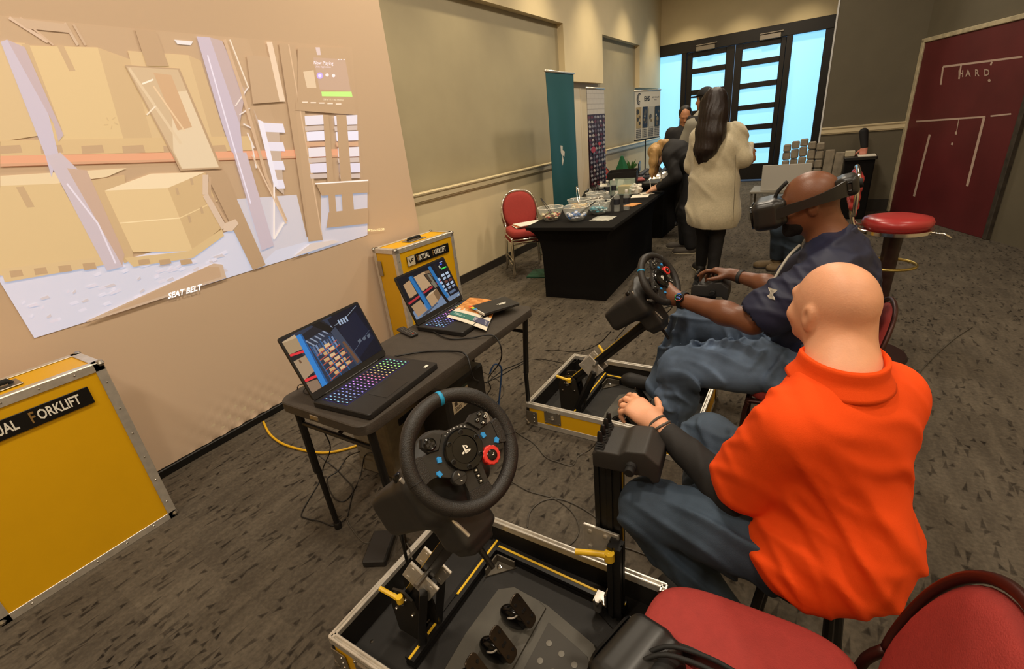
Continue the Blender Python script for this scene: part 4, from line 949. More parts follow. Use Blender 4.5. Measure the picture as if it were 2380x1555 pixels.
    for (p, v) in ((lo + d * 0.05 - sdv * 0.05 + Vector((0, 0, 0.03)), Vector((-0.075, -0.01, 0.02))), (lo + d * 0.30 + sdv * 0.06, Vector((-0.05, 0.04, 0.03)))):
        f = MB(); f.tube([p, p + v * 0.4, p + v], [0.010, 0.008, 0.008], 8); f.lathe([(0.012, -0.012), (0.012, 0.012)], 10, T(*p)); f.build('yellow_lever', YSTRIP, t, 35, True)
    # post carrying the lever console
    px_, py_ = x0 + 0.775, y0 + 0.575
    f = MB(); profile40(f, (px_, py_, 0.03), (px_, py_, 0.36), (1, 0, 0), 0.045); f.build('lower_post', BLK, t, 35, True)
    px2, py2 = px_ - 0.02, py_ + 0.062
    f = MB(); profile40(f, (px2, py2, lower_z), (px2, py2, 0.64), (1, 0, 0), 0.045); profile40(f, (px2 - 0.044, py2, lower_z + 0.08), (px2 - 0.044, py2, 0.64), (1, 0, 0), 0.04); f.build('upper_post', BLK, t, 35, True)
    f = MB(); slot_strip(f, (px2, py2, lower_z), (px2, py2, 0.64), (1, -0.001, 0), 0.045, 0.008); f.build('yellow_insert', YSTRIP, t, 35, True)
    f = MB(); f.box((px2 - 0.04, py_ + 0.028, 0.315), (0.125, 0.010, 0.115), bev=0.002); f.box((px2 - 0.055, py_ + 0.055, 0.315), (0.10, 0.04, 0.012), bev=0.002)
    for a in (-1, 1):
        for c in (-1, 1): f.lathe([(0.008, 0), (0.008, 0.004), (0.005, 0.005)], 10, T(px2 - 0.05 + a * 0.028, py_ + 0.023, 0.315 + c * 0.034) @ RX(math.pi / 2))
    f.build('post_plate', ALU, t, 35, True)
    f = MB(); hp = Vector((px_ - 0.01, py_ - 0.03, 0.335)); f.tube([hp + Vector((0, 0, -0.018)), hp + Vector((0, 0, 0.012))], [0.017, 0.016], 12); f.tube([hp, hp + Vector((-0.045, -0.012, 0.0)), hp + Vector((-0.105, -0.03, -0.004))], [0.013, 0.010, 0.010], 10); f.build('yellow_lever', YSTRIP, t, 60, True)
    f = MB(); f.box((px_ - 0.052, py_ - 0.005, 0.085), (0.05, 0.05, 0.008), bev=0.002); f.box((px_ - 0.03, py_ - 0.005, 0.11), (0.008, 0.05, 0.06), bev=0.002); f.lathe([(0.016, 0), (0.018, 0.03), (0.012, 0.045)], 12, T(px_ - 0.055, py_ - 0.03, 0.06)); f.build('foot_bracket', CHROME, t, 35, True)
    f = MB(); f.prism([(0, 0), (0.09, -0.045), (0.10, -0.03), (0.02, 0.02)], 0.03, 0.036, T(px_ - 0.07, py_ - 0.02, 0)); f.build('foot_plate', BLK, t, 35, True)
    return t
NEARLO, NEARHI = (-1.005, 0.70, 0.18), (-0.675, 0.69, 0.665)
FARLO, FARHI = (-1.10, 2.20, 0.19), (-0.615, 2.20, 0.665)
tray_rig('nearer open yellow case tray with black beams below the large steering wheel', -1.172, 0.49, 0.92, 0.67, NEARLO, NEARHI, 0.20)
tray_rig('farther open yellow case tray below the player in the headset', -1.272, 1.99, 0.93, 0.68, FARLO, FARHI, 0.20)

def steering_wheel(label, C, n, roll):
    n = Vector(n).normalized(); r = Vector((0, 0, 1)).cross(n).normalized(); u = n.cross(r)
    t = thing('steering_wheel', label, 'steering wheel', (C[0], C[1], C[2]), 0, 'steering wheels of the simulators')
    Bm = Matrix.Identity(4)
    for i in range(3): Bm[i][0] = r[i]; Bm[i][1] = u[i]; Bm[i][2] = n[i]
    Wm = Bm @ RZ(roll)
    nb = Vector((n.x, n.y * 0.25, n.z)).normalized(); rb = Vector((0, 0, 1)).cross(nb).normalized(); ub = nb.cross(rb); Bm = Matrix.Identity(4)
    for i in range(3): Bm[i][0] = rb[i]; Bm[i][1] = ub[i]; Bm[i][2] = nb[i]
    R = 0.122
    g = MB(Wm)
    def rim(k, nseg=72, rr=0.0165):
        pass
    # rim: tube with thumb bulges, slightly squared bottom
    pts = []; rad = []
    for i in range(72):
        a = 2 * math.pi * i / 72; pts.append((R * math.cos(a), R * math.sin(a), 0.0))
        bul = max(math.exp(-((a - math.radians(52)) / 0.28) ** 2), math.exp(-((a - math.radians(128)) / 0.28) ** 2))
        rad.append(0.0158 + 0.0028 * bul + (0.001 if math.sin(a) < -0.3 else 0))
    g.tube(pts, rad, 16, closed=True); rimo = g.build('rim', LEATHER, t, 180)
    for a in (118, 62, -8, 188, 232, 305):
        s = MB(Wm @ RZ(math.radians(a)) @ T(R, 0, 0) @ RX(math.pi / 2)); s.lathe([(0.0163, -0.0007), (0.0176, 0), (0.0163, 0.0007)] if True else [], 16, caps=False); s.build('seam', BLK, rimo, 180)
    s = MB(Wm @ RZ(math.radians(90)) @ T(R, 0, 0) @ RX(math.pi / 2)); s.lathe([(0.0160, -0.0045), (0.01655, -0.0045), (0.01655, 0.0045), (0.0160, 0.0045)], 18, caps=False); s.build('centre_mark', M('blue_mark', '1f8fc0', 0.45), rimo, 180)
    for i in range(14):
        a = 30 + i * 1.8
        s = MB(Wm @ RZ(math.radians(a)) @ T(R - 0.0150, 0, 0.004) @ RY(math.radians(-10))); s.box((0, 0, 0), (0.004, 0.0015, 0.012)); s.build('stitch', BLK, rimo, 0)
    # spokes
    sp = MB(Wm)
    sp.prism([(-0.113, 0.022), (-0.075, 0.026), (-0.045, 0.05), (-0.02, 0.052), (0.02, 0.052), (0.045, 0.05), (0.075, 0.026), (0.113, 0.022), (0.113, -0.022), (0.078, -0.026), (0.05, -0.042), (0.028, -0.05), (0.025, -0.113), (-0.025, -0.113), (-0.028, -0.05), (-0.05, -0.042), (-0.078, -0.026), (-0.113, -0.022)], -0.010, 0.006, bev=0.004)
    so = sp.build('spokes', BLKP, t)
    for sgn in (-1, 1):
        s = MB(Wm); s.prism([(sgn * 0.088, 0.026), (sgn * 0.116, 0.034), (sgn * 0.116, -0.034), (sgn * 0.088, -0.026)], -0.012, 0.008, bev=0.003); s.build('spoke_leather', LEATHER, t)
        s = MB(Wm); s.prism([(sgn * x, y) for x, y in ((0.03, 0.050), (0.048, 0.062), (0.078, 0.060), (0.086, 0.044), (0.076, 0.026), (0.052, 0.022))], 0.0, 0.013, bev=0.004); s.build('button_pod', BLKP, t)
        s = MB(Wm); s.prism([(sgn * 0.115, 0.05), (sgn * 0.108, 0.05), (sgn * 0.098, 0.012), (sgn * 0.104, 0.004), (sgn * 0.112, 0.02)], -0.045, -0.041); s.build('paddle', ALU, t)
    s = MB(Wm); s.prism([(-0.026, -0.085), (0.026, -0.085), (0.032, -0.115), (-0.032, -0.115)], -0.012, 0.008, bev=0.003); s.build('spoke_leather', LEATHER, t)
    # hub
    s = MB(Wm); s.lathe([(0.046, 0.0), (0.046, 0.014), (0.043, 0.018), (0.030, 0.018), (0.029, 0.014), (0.0, 0.014)], 40); s.build('hub_ring', M('gloss_black', '0b0a0a', 0.18), t)
    s = MB(Wm); s.lathe([(0.0285, 0.0142), (0.0285, 0.0155), (0.0, 0.0165)], 30); hubc = s.build('hub_cap', M('gloss_black_cap', '08080a', 0.1), t)
    for i in range(6):
        a = math.radians(60 * i + 20); s = MB(Wm @ T(0.0375 * math.cos(a), 0.0375 * math.sin(a), 0.018)); s.lathe([(0.0055, 0), (0.0055, 0.0015), (0.004, 0.002), (0.0038, -0.0005), (0, -0.0005)], 12); s.build('hub_bolt', BLK, t)
    lg = MB(Wm @ T(0.001, 0, 0.0166))
    lg.prism([(-0.003, -0.010), (0.0005, -0.0085), (0.0005, 0.009), (-0.003, 0.010)], 0, 0.0003); lg.prism([(0.0, 0.009), (0.006, 0.0065), (0.008, 0.003), (0.006, 0.0005), (0.003, 0.001), (0.003, 0.0055), (0.0, 0.006)], 0, 0.0003)
    lg.prism([(-0.004, -0.002), (-0.011, -0.005), (-0.010, -0.008), (-0.004, -0.0075), (-0.004, -0.006), (-0.008, -0.006), (-0.004, -0.004)], 0, 0.0003); lg.prism([(0.001, -0.002), (0.008, -0.003), (0.012, -0.005), (0.010, -0.007), (0.001, -0.0092), (0.001, -0.007), (0.007, -0.0055), (0.001, -0.0045)], 0, 0.0003)
    lg.build('hub_emblem', WHITEP, hubc, 0)
    # buttons
    for i, (a, txt) in enumerate(((90, 'tri'), (0, 'cir'), (270, 'cro'), (180, 'squ'))):
        bx, by = 0.066 + 0.0105 * math.cos(math.radians(a)), 0.044 + 0.0105 * math.sin(math.radians(a))
        s = MB(Wm @ T(bx, by, 0.013)); s.lathe([(0.0055, 0), (0.0055, 0.003), (0.004, 0.004), (0, 0.0043)], 14); bo = s.build('face_button', M('gloss_black', '0b0a0a', 0.18), t)
        s = MB(Wm @ T(bx, by, 0.0174))
        if i == 2:
            for q in (45, -45): s.box((0, 0, 0), (0.006, 0.0013, 0.0004), RZ(math.radians(q)))
        else:
            nn = (3, 14, 0, 4)[i]
            ang0 = (90, 0, 0, 45)[i]
            pp = [(0.0032 * math.cos(math.radians(ang0 + 360 * k / nn)), 0.0032 * math.sin(math.radians(ang0 + 360 * k / nn)), 0) for k in range(nn)]; s.tube(pp, 0.0006, 4, closed=True)
        s.build('button_symbol', WHITEP, bo, 0)
    s = MB(Wm @ T(-0.066, 0.042, 0.013)); s.lathe([(0.014, 0), (0.014, 0.002), (0.011, 0.004), (0.008, 0.003), (0, 0.003)], 20); dp = s.build('direction_pad', M('gloss_black', '0b0a0a', 0.18), t)
    s = MB(Wm @ T(-0.066, 0.042, 0.0165)); s.box((0, 0, 0), (0.018, 0.005, 0.002)); s.box((0, 0, 0), (0.005, 0.018, 0.002)); s.build('pad_cross', BLKP, dp)
    BLU = M('blue_button', '2f8fd6', 0.4)
    for (x, y, ro) in ((0.058, 0.008, 10), (0.083, -0.016, -30), (-0.058, 0.004, -10), (-0.070, -0.022, 25)):
        s = MB(Wm @ T(x, y, 0.006) @ RZ(math.radians(ro))); s.prism([(-0.0055, -0.006), (0.0045, -0.0065), (0.0055, 0.004), (-0.002, 0.0075), (-0.0055, 0.004)], 0, 0.004, bev=0.001); s.build('blue_button', BLU, t)
    s = MB(Wm @ T(0.052, -0.038, 0.008)); 
    prof = []
    for k in range(48):
        a = 2 * math.pi * k / 48; rr = 0.0205 + (0.0012 if (k // 2) % 2 else 0); prof.append((rr * math.cos(a), rr * math.sin(a)))
    s.prism(prof, -0.01, 0.012, bev=0.002); dl = s.build('red_dial', M('red_dial', 'd0322a', 0.4), t)
    s = MB(Wm @ T(0.052, -0.038, 0.020)); s.lathe([(0.012, -0.001), (0.012, 0.002), (0.010, 0.003), (0, 0.003)], 24); s.build('dial_cap', M('gloss_black', '0b0a0a', 0.18), dl)
    s = MB(Wm @ T(0.052, -0.038, 0.0233)); s.box((0.001, 0, 0), (0.006, 0.0012, 0.0003)); s.box((0.0035, 0.0015, 0), (0.0012, 0.004, 0.0003)); s.build('dial_arrow', WHITEP, dl)
    s = MB(Wm @ T(-0.034, -0.048, 0.006)); s.lathe([(0.017, -0.01), (0.017, 0.006), (0.015, 0.008), (0, 0.0085)], 24); pm = s.build('plus_minus_button', BLKP, t)
    s = MB(Wm @ T(-0.034, -0.048, 0.0148)); s.box((0, 0.007, 0), (0.005, 0.0012, 0.0004)); s.box((0, 0.007, 0), (0.0012, 0.005, 0.0004)); s.box((0, -0.007, 0), (0.005, 0.0012, 0.0004)); s.build('plus_minus_sign', WHITEP, pm)
    s = MB(Wm @ T(-0.034, -0.048, 0.0146)); s.box((0, 0, 0), (0.032, 0.001, 0.0006)); s.build('button_split', BLK, pm)
    for k in range(3):
        s = MB(Wm @ T(0.008, -0.052 - k * 0.0125, 0.007)); s.box((0, 0, 0), (0.011, 0.0095, 0.004), bev=0.001); kb = s.build('small_button', M('gloss_black', '0b0a0a', 0.18), t)
        s = MB(Wm @ T(0.008, -0.052 - k * 0.0125, 0.0093)); s.box((0, 0, 0), (0.004, 0.0035, 0.0003)); s.build('button_symbol', WHITEP, kb)
    for k in range(7):
        a = math.radians(60 + k * 10); s = MB(Wm @ T(0.0505 * math.cos(a), 0.0505 * math.sin(a), 0.007)); s.lathe([(0.0013, 0), (0.0012, 0.0012), (0, 0.0014)], 8); s.build('indicator_light', M('led_white', 'd0d0d0', 0.4), t)
    # motor housing behind the rim
    s = SDF(); s.cone((0, 0, -0.075), (0, 0, -0.10), 0.045, 0.07, 0.01); s.box((0, -0.050, -0.20), (0.112, 0.066, 0.115), 0.03, None, 0.03); s.box((0, -0.03, -0.12), (0.095, 0.062, 0.03), 0.02, None, 0.03)
    s.box((-0.02, -0.135, -0.125), (0.055, 0.06, 0.05), 0.015, None, 0.03); s.box((-0.025, -0.19, -0.125), (0.038, 0.03, 0.038), 0.012, None, 0.02); s.box((0, 0.045, -0.24), (0.2, 0.03, 0.12), 0.001, np.array(Matrix.Rotation(math.radians(18), 3, 'X')), 0.02, True)
    me = s.mesh('housing', 0.005); me.transform(Bm); link_mesh('housing', me, BLKP, t, 180)
    s = MB(Bm); s.tube([(-0.105, 0.02, -0.10), (-0.085, -0.045, -0.105), (-0.066, -0.12, -0.08), (-0.055, -0.17, -0.075)], 0.0045, 8, sm=5); s.build('silver_edge', ALU, t)
    for sg in (-1, 1):
        s = MB(Bm @ T(sg * 0.085, 0.012, -0.13)); s.lathe([(0.02, -0.02), (0.02, 0.012), (0.017, 0.018), (0.0, 0.02)], 16, RX(-math.pi / 2)); s.build('clamp_knob', M('gloss_black', '0b0a0a', 0.18), t)
    s = MB(Bm); s.tube([(-0.025, -0.205, -0.12), (-0.022, -0.28, -0.12)], [0.009, 0.006], 8); s.build('clamp_screw', BLK, t)
    s = MB(Bm); s.lathe([(0.03, -0.10), (0.03, -0.02), (0.04, 0.0)], 20); s.build('shaft', BLK, t)
    return t
steering_wheel('large black steering wheel in front of the folding table', (-0.605, 0.657, 0.953), (0.785, -0.28, 0.545), -0.02).scale = (1.04, 1.04, 1.04)
steering_wheel('smaller-looking black steering wheel gripped by the player in the headset', (-0.575, 2.20, 0.885), (0.80, -0.22, 0.56), 0.95)

def lever_console(label, x, y, z, rotz):
    """local: levers along -x edge, x to the player"""
    t = thing('lever_console', label, 'controller', (x, y, z), rotz, 'four-lever control boxes on posts'); t.scale = (0.93, 0.93, 0.93)
    s = MB()
    prof = [(-0.105, 0.0), (-0.105, 0.055), (-0.09, 0.068), (-0.02, 0.068), (0.0, 0.085), (0.06, 0.092), (0.105, 0.055), (0.105, -0.012), (0.085, -0.02), (0.07, 0.0)]
    m = frame((0, -0.075, 0), (1, 0, 0), (0, 0, 1))
    s = MB(m @ T(0, 0, -0.15)); s.prism(prof, 0, 0.15); 
    me = s.mesh('casing')
    bm = bmesh.new(); bm.from_mesh(me); bmesh.ops.recalc_face_normals(bm, faces=bm.faces); bmesh.ops.bevel(bm, geom=[e for e in bm.edges if e.calc_face_angle(0) > 0.3], offset=0.008, segments=3, affect='EDGES', profile=0.6); bm.to_mesh(me); bm.free()
    link_mesh('casing', me, M('console_plastic', '2a2724', 0.55, bump=0.15, bscale=700), t, 40)
    for i in range(4):
        yy = -0.055 + i * 0.037; xx = -0.083
        s = MB(T(xx, yy, 0.062)); s.box((0, 0, 0.004), (0.034, 0.034, 0.010), bev=0.005)
        for k in range(3): s.box((0, 0, 0.012 + k * 0.007), (0.030 - k * 0.005, 0.030 - k * 0.005, 0.006), bev=0.003)
        bo = s.build('boot', BLKR, t)
        s = MB(T(xx, yy, 0.092)); s.lathe([(0.009, 0), (0.0095, 0.014), (0.0075, 0.032), (0.005, 0.036), (0, 0.037)], 10, sq=0.75); s.build('lever', BLK, t)
    s = MB(T(0.02, -0.075, 0.034) @ RX(math.pi / 2))
    for k in range(4): s.lathe([(0.017, 0.004 * k), (0.018, 0.004 * k + 0.002), (0.017, 0.004 * k + 0.004)], 16)
    s.lathe([(0.0155, 0.016), (0.0155, 0.034), (0.013, 0.037), (0, 0.037)], 16); s.build('side_knob', BLKR, t)
    s = MB(); s.box((-0.02, 0.0, -0.012), (0.11, 0.10, 0.02), bev=0.003); s.build('mounting_plate', BLK, t)
    return t
lever_console('black four-lever control box under the hand of the man in orange', -0.372, 1.135, 0.655, math.radians(6))
lever_console('black four-lever control box under the hand of the headset player', -0.420, 2.715, 0.655, math.radians(2))

def pedals(label, x, y, z):
    t = thing('pedal_set', label, 'pedals', (x, y, z), 0, 'pedal units standing in the case trays')
    s = MB(); s.prism([(-0.20, -0.14), (-0.21, 0.0), (-0.20, 0.20), (-0.15, 0.235), (0.0, 0.225), (0.20, 0.17), (0.235, 0.13), (0.235, -0.16), (-0.12, -0.2)], 0, 0.035, bev=0.012); base = s.build('pedal_base', PEDG, t)
    s = MB(); s.prism([(0.03, 0.165), (0.19, 0.12), (0.205, 0.10), (0.205, -0.13), (0.05, -0.13), (0.03, 0.0)], 0.034, 0.039, bev=0.002); hr = s.build('heel_rest', M('heel_pad', '38342e', 0.6), t)
    s = MB(); s.prism([(-0.03, 0.215), (0.0, 0.205), (0.0, -0.15), (-0.03, -0.15)], 0.034, 0.044, bev=0.003); s.build('ridge', PEDG, t)
    for i in range(3):
        for j in range(4):
            s = MB(T(0.065 + i * 0.05, 0.10 - j * 0.062 - i * 0.012, 0.039)); s.lathe([(0.010, 0), (0.010, 0.0015), (0.008, 0.002), (0, 0.002)], 14); s.build('grip_dot', M('grip_dot', '6d685e', 0.5), hr)
    for i, yy in enumerate((0.115, -0.01, -0.12)):
        s = SDF(); s.ell((-0.075, yy, 0.06), (0.055, 0.03, 0.045), None, 0.0); me = s.mesh('pedal_arm', 0.006); link_mesh('pedal_arm', me, M('gloss_black', '0b0a0a', 0.18), t, 180)
        s = MB(); s.tube([(-0.085, yy - 0.022, 0.075), (-0.075, yy - 0.03, 0.09), (-0.055, yy - 0.026, 0.10), (-0.045, yy, 0.104), (-0.055, yy + 0.026, 0.10), (-0.075, yy + 0.03, 0.09)], 0.003, 6, sm=4); s.build('arm_ring', ALU, t)
        m = T(-0.035, yy, 0.115) @ RY(math.radians(52)); h = 0.058 if i < 2 else 0.075
        s = MB(m); s.prism(rrect(2 * h, 0.05, 0.016, 4), 0, 0.005, bev=0.0015); pf = s.build('pedal_face', PLATE, t)
        for k in range(3):
            for q in (-1, 1):
                s = MB(m @ T(-h * 0.6 + k * h * 0.6, q * 0.013 * (1 if k != 1 else 0.4), 0.005)); s.lathe([(0.0055, 0), (0.005, 0.002), (0, 0.0022)], 12); s.build('stud', BLK, pf)
    return t
pedals('grey pedal unit with steel pedals in the nearer tray', -0.612, 0.745, 0.028)
pedals('pedal unit under the shoe of the headset player', -0.66, 2.21, 0.028)
# ================================================================== chairs
REDF = M('red_chair_fabric', '96302a', 0.8, bump=0.35, bscale=330, var=0.06, vscale=40)
BRONZE = M('dark_bronze_tube', '3a1d18', 0.4, 0.5)
def banquet_chair(label, loc, rotz, tube, fine=0.010, group='red banquet chairs'):
    """local: seat faces +x, origin on the floor below the seat centre"""
    t = thing('banquet_chair', label, 'chair', loc, rotz, group)
    def pad(u, v):
        a = u * 2 * math.pi; c, sn = math.cos(a), math.sin(a); e = 2 / 4.2
        X, Y = 0.228 * math.copysign(abs(c) ** e, c), 0.226 * math.copysign(abs(sn) ** e, sn)
        pr = [(0.0, 0.420), (0.90, 0.420), (0.98, 0.428), (1.0, 0.445), (1.0, 0.465), (0.975, 0.486), (0.93, 0.497), (0.82, 0.506), (0.55, 0.513), (0.25, 0.515), (0.0, 0.515)]
        i = v * (len(pr) - 1); k = min(int(i), len(pr) - 2); q = i - k; r = pr[k][0] + (pr[k + 1][0] - pr[k][0]) * q
        return (X * r, Y * r, pr[k][1] + (pr[k + 1][1] - pr[k][1]) * q)
    b = MB(); b.grid(pad, 72, 31, closeu=True); b.build('seat', REDF, t, 180)
    def back(u, v, off):
        a = u * 2 * math.pi; r = v
        # rounded arch outline: half width .205, z from .50 to .93
        c, sn = math.cos(a), math.sin(a)
        e = 2.6
        yy = 0.205 * math.copysign(abs(c) ** (2 / e), c) * r; zz = 0.215 * math.copysign(abs(sn) ** (2 / (2.1 if sn > 0 else 3.2)), sn) * r
        yy *= 1 - 0.10 * max(0, -sn) * r
        return yy, zz
    zc_ = 0.655; rec = 0.26
    b = MB()
    def fr(u, v):
        y, z = back(u, min(1, v * 2) if v <= 0.5 else 1, 0)
        if v <= 0.5: k = v * 2; y, z = back(u, k, 0); d = 0.028 * (1 - k ** 4) ** 0.5
        else: k = (1 - v) * 2; y, z = back(u, k, 0); d = -0.022 * (1 - k ** 4) ** 0.5
        x = -0.235 - rec * (z + 0.2) * 1.0 + d + 0.25 * y * y
        return (x, y, zc_ + z)
    b.grid(fr, 40, 21, closeu=True); b.build('backrest', REDF, t, 180)
    def ft(u, k=1.06):
        y, z = back(u, k, 0); return (-0.235 - rec * (z + 0.2) + 0.25 * y * y, y, zc_ + z)
    ring = [ft(-0.06 + i * 0.62 / 24) for i in range(25)]
    b = MB(); b.tube(ring, 0.011, 8, sm=2); b.build('back_frame', tube, t, 180)
    for sy in (-1, 1):
        e = ring[0] if sy > 0 else ring[-1]
        b = MB(); b.tube([e, (-0.215, sy * 0.20, 0.45), (-0.235, sy * 0.21, 0.22), (-0.275, sy * 0.215, 0.0)], 0.0115, 8, sm=4); b.build('leg', tube, t, 180)
        b = MB(); b.tube([(-0.20, sy * 0.215, 0.418), (0.17, sy * 0.215, 0.418), (0.21, sy * 0.215, 0.40), (0.225, sy * 0.215, 0.30), (0.235, sy * 0.22, 0.0)], 0.0115, 8, sm=4); b.build('leg', tube, t, 180)
        b = MB(); b.tube([(-0.24, sy * 0.212, 0.16), (0.23, sy * 0.217, 0.16)], 0.007, 6); b.build('stretcher', tube, t, 180)
    b = MB(); b.tube([(0.215, -0.215, 0.40), (0.215, 0.215, 0.40)], 0.010, 8); b.build('stretcher', tube, t, 180)
    return t
banquet_chair('empty red padded chair in the foreground with a headset on its seat', (0.005, 0.685, 0.015), math.radians(181), BRONZE, 0.0065)
vc = banquet_chair('red padded chair under the player wearing the headset', (0.045, 2.27, 0), math.pi, BRONZE); vc.scale = (0.84, 1, 0.93)
c1 = banquet_chair('lower red chair of the stack beside the wall and banquet table', (-2.90, 4.90, 0), math.radians(-48), CHROME)
c2 = copy_tree(c1); c2.location = (-2.82, 4.80, 0.075); c2['label'] = 'upper red chair of the stack, with papers on its seat'
c3 = copy_tree(c1); c3.location = (-3.08, 8.55, 0); c3.rotation_euler = (0, 0, math.radians(-20)); c3['label'] = 'red chair half hidden behind the second black table'
t = thing('paper_stack', 'white papers lying on the seat of the stacked red chairs', 'papers', (-2.80, 4.78, 0.592), math.radians(-46))
for i in range(3):
    b = MB(); b.box((0.0 + i * .008, 0.01 * i, 0.004 + i * 0.009), (0.22, 0.30, 0.006), RZ(0.08 * i), bev=0.001); b.build('sheet', M('paper_%d' % i, ('d8d2c8', 'c9693a', 'e0dad0')[i], 0.6), t)

# ------------------------------------------------------------------ banquet tables with stretched black covers
CLOTH = M('black_stretch_cloth', '0e0c0b', 0.9, bump=0.1, bscale=600, spec=0.2)
def covered_table(label, x0, x1, y0, y1, rz=0.0, inset=0.055, H_=0.745):
    t = thing('banquet_table', label, 'table', ((x0 + x1) / 2, (y0 + y1) / 2, 0), rz, 'tables under fitted black covers')
    hx, hy = (x1 - x0) / 2, (y1 - y0) / 2
    b = MB(); b.prism(rrect(2 * hx, 2 * hy, 0.03, 4), H_ - 0.03, H_, bev=0.006); b.build('cloth_top', CLOTH, t)
    def side(u, v):
        # walk around the rectangle; stretch cover curves inward between the leg pockets
        per = [(-hx, -hy), (hx, -hy), (hx, hy), (-hx, hy)]; k = u * 4; i = int(k) % 4; f = k - int(k)
        a, c = per[i], per[(i + 1) % 4]; x = a[0] + (c[0] - a[0]) * f; y = a[1] + (c[1] - a[1]) * f
        z = (H_ - 0.012) * (1 - v)
        ins = inset * (1 - math.exp(-v * 9)) ; bow = 0.035 * math.sin(math.pi * f) * math.sin(math.pi * min(1, v * 1.1)) * 1.0
        sx = 1 - (ins + (bow if i in (1, 3) else 0)) / hx; sy = 1 - (ins + (bow if i in (0, 2) else 0)) / hy
        return (x * sx, y * sy, z)
    b = MB(); b.grid(side, 96, 24, closeu=True); b.build('cloth_skirt', CLOTH, t, 60)
    for sx in (-1, 1):
        for sy in (-1, 1):
            b = MB(); b.tube([(sx * (hx - inset - 0.03), sy * (hy - inset - 0.03), 0), (sx * (hx - inset - 0.03), sy * (hy - inset - 0.03), H_ - 0.03)], 0.016, 8); b.build('leg', BLK, t)
    return t
covered_table('long table under a fitted black cover, holding candy bowls and bottles', -2.40, -1.52, 3.98, 6.16, math.radians(3), 0.12)
covered_table('second black covered table behind the bending woman', -2.75, -1.70, 6.75, 8.5)
BT = 0.746
CLEAR = M('clear_glass', 'e8ece8', 0.03, alpha=0.16, spec=0.9)
def bowl(label, p, r, h, cols):
    t = thing('glass_bowl', label, 'bowl', (p.x, p.y, BT), 0, 'clear candy bowls on the black table')
    b = MB(); prof = [(r * 0.42, 0.0), (r * 0.48, 0.003), (r * 0.75, h * 0.35), (r * 0.92, h * 0.7), (r, h), (r * 0.985, h + 0.002), (r * 0.90, h * 0.7), (r * 0.73, h * 0.36), (r * 0.46, 0.007), (0, 0.007)]
    b.lathe(prof, 36); b.build('glass', CLEAR, t, 180)
    b = MB(); b.tube([(r * math.cos(i * 2 * math.pi / 30), r * math.sin(i * 2 * math.pi / 30), h + 0.002 * math.sin(i * 2.1)) for i in range(30)], 0.0032, 6, closed=True); b.build('rim', M('glass_rim', 'e8e4d8', 0.1, spec=0.8), t, 180)
    rnd = random.Random(int(p.x * 1000)); mb = MB(); mats = []
    for k, c in enumerate(cols): mats.append(M('candy_' + c, c, 0.4))
    for i in range(90):
        a = rnd.uniform(0, 6.28); q = rnd.uniform(0, 1) ** 0.5 * r * 0.66; z = 0.016 + h * 0.42 * rnd.uniform(0.1, 1) * (1 - 0.35 * (q / r)) + (0.0 if q < r * .45 else h * 0.10)
        mb.cur = rnd.randrange(len(cols)); m = T(q * math.cos(a), q * math.sin(a), z) @ RZ(rnd.uniform(0, 6)) @ RX(rnd.uniform(-1, 1)); mb.box((0, 0, 0), (0.032, 0.018, 0.012), m, bev=0.004)
    o = mb.build('candy', mats); o.location = (p.x, p.y, BT); tag(o, 'wrapped candies heaped in the ' + label.split(' bowl')[0] + ' bowl', 'candy', kind='stuff')
    return t
def tongs(label, p, ang, ln=0.22, col=CHROME, tilt=0.7):
    t = thing('tongs', label, 'tongs', (p.x, p.y, BT + 0.04), ang, 'serving tongs in the candy bowls')
    for s in (-1, 1):
        b = MB(); b.tube([(0, s * 0.004, 0), (ln * 0.45, s * 0.012, ln * 0.45 * tilt), (ln * 0.9, s * 0.004, ln * 0.9 * tilt)], [0.007, 0.004, 0.005], 6, sm=3); b.build('arm', col, t, 180)
    return t
pb = {k: atz(x, y, BT) for k, (x, y) in dict(a=(1281, 512), b=(1340, 512), c=(1392, 497), d=(1324, 497), e=(1378, 478)).items()}
bowl('glass bowl of mixed candy at the left corner of the table', pb['a'], 0.13, 0.13, ('d8c8a8', 'a8b878', 'c05040', '6a4a38'))
bowl('glass bowl of blue and white candy nearest the camera', pb['b'], 0.135, 0.135, ('2a5ca0', 'd8dce8', '4a78b8', 'e8e8f0'))
bowl('glass bowl of teal candy beside the bottles', pb['c'], 0.125, 0.125, ('2a8aa0', '1f6a80', 'c8d8d8'))
bowl('glass bowl of yellow candy behind the blue candy', pb['d'] + Vector((0.03, 0.20, 0)), 0.13, 0.12, ('d8b060', 'c89848', 'e8d8a0'))
bowl('glass bowl at the back between bowls and bottles', pb['e'] + Vector((-0.02, 0.16, 0)), 0.125, 0.12, ('c8c0b8', '8a8078', 'e0dcd4'))
TB = M('tong_black', '1a1817', 0.5)
tongs('black tongs leaning out of the mixed candy bowl', pb['a'] + Vector((0.03, 0.0, 0)), math.radians(150), 0.24, TB, 0.75)
tongs('black tongs leaning right in the blue candy bowl', pb['b'], math.radians(40), 0.22, TB, 0.6)
tongs('clear tongs standing in the teal candy bowl', pb['c'], math.radians(20), 0.22, CLEAR, 0.8)
tongs('steel tongs in the yellow candy bowl', pb['d'] + Vector((0.03, 0.20, 0)), math.radians(120), 0.24, CHROME, 0.9)
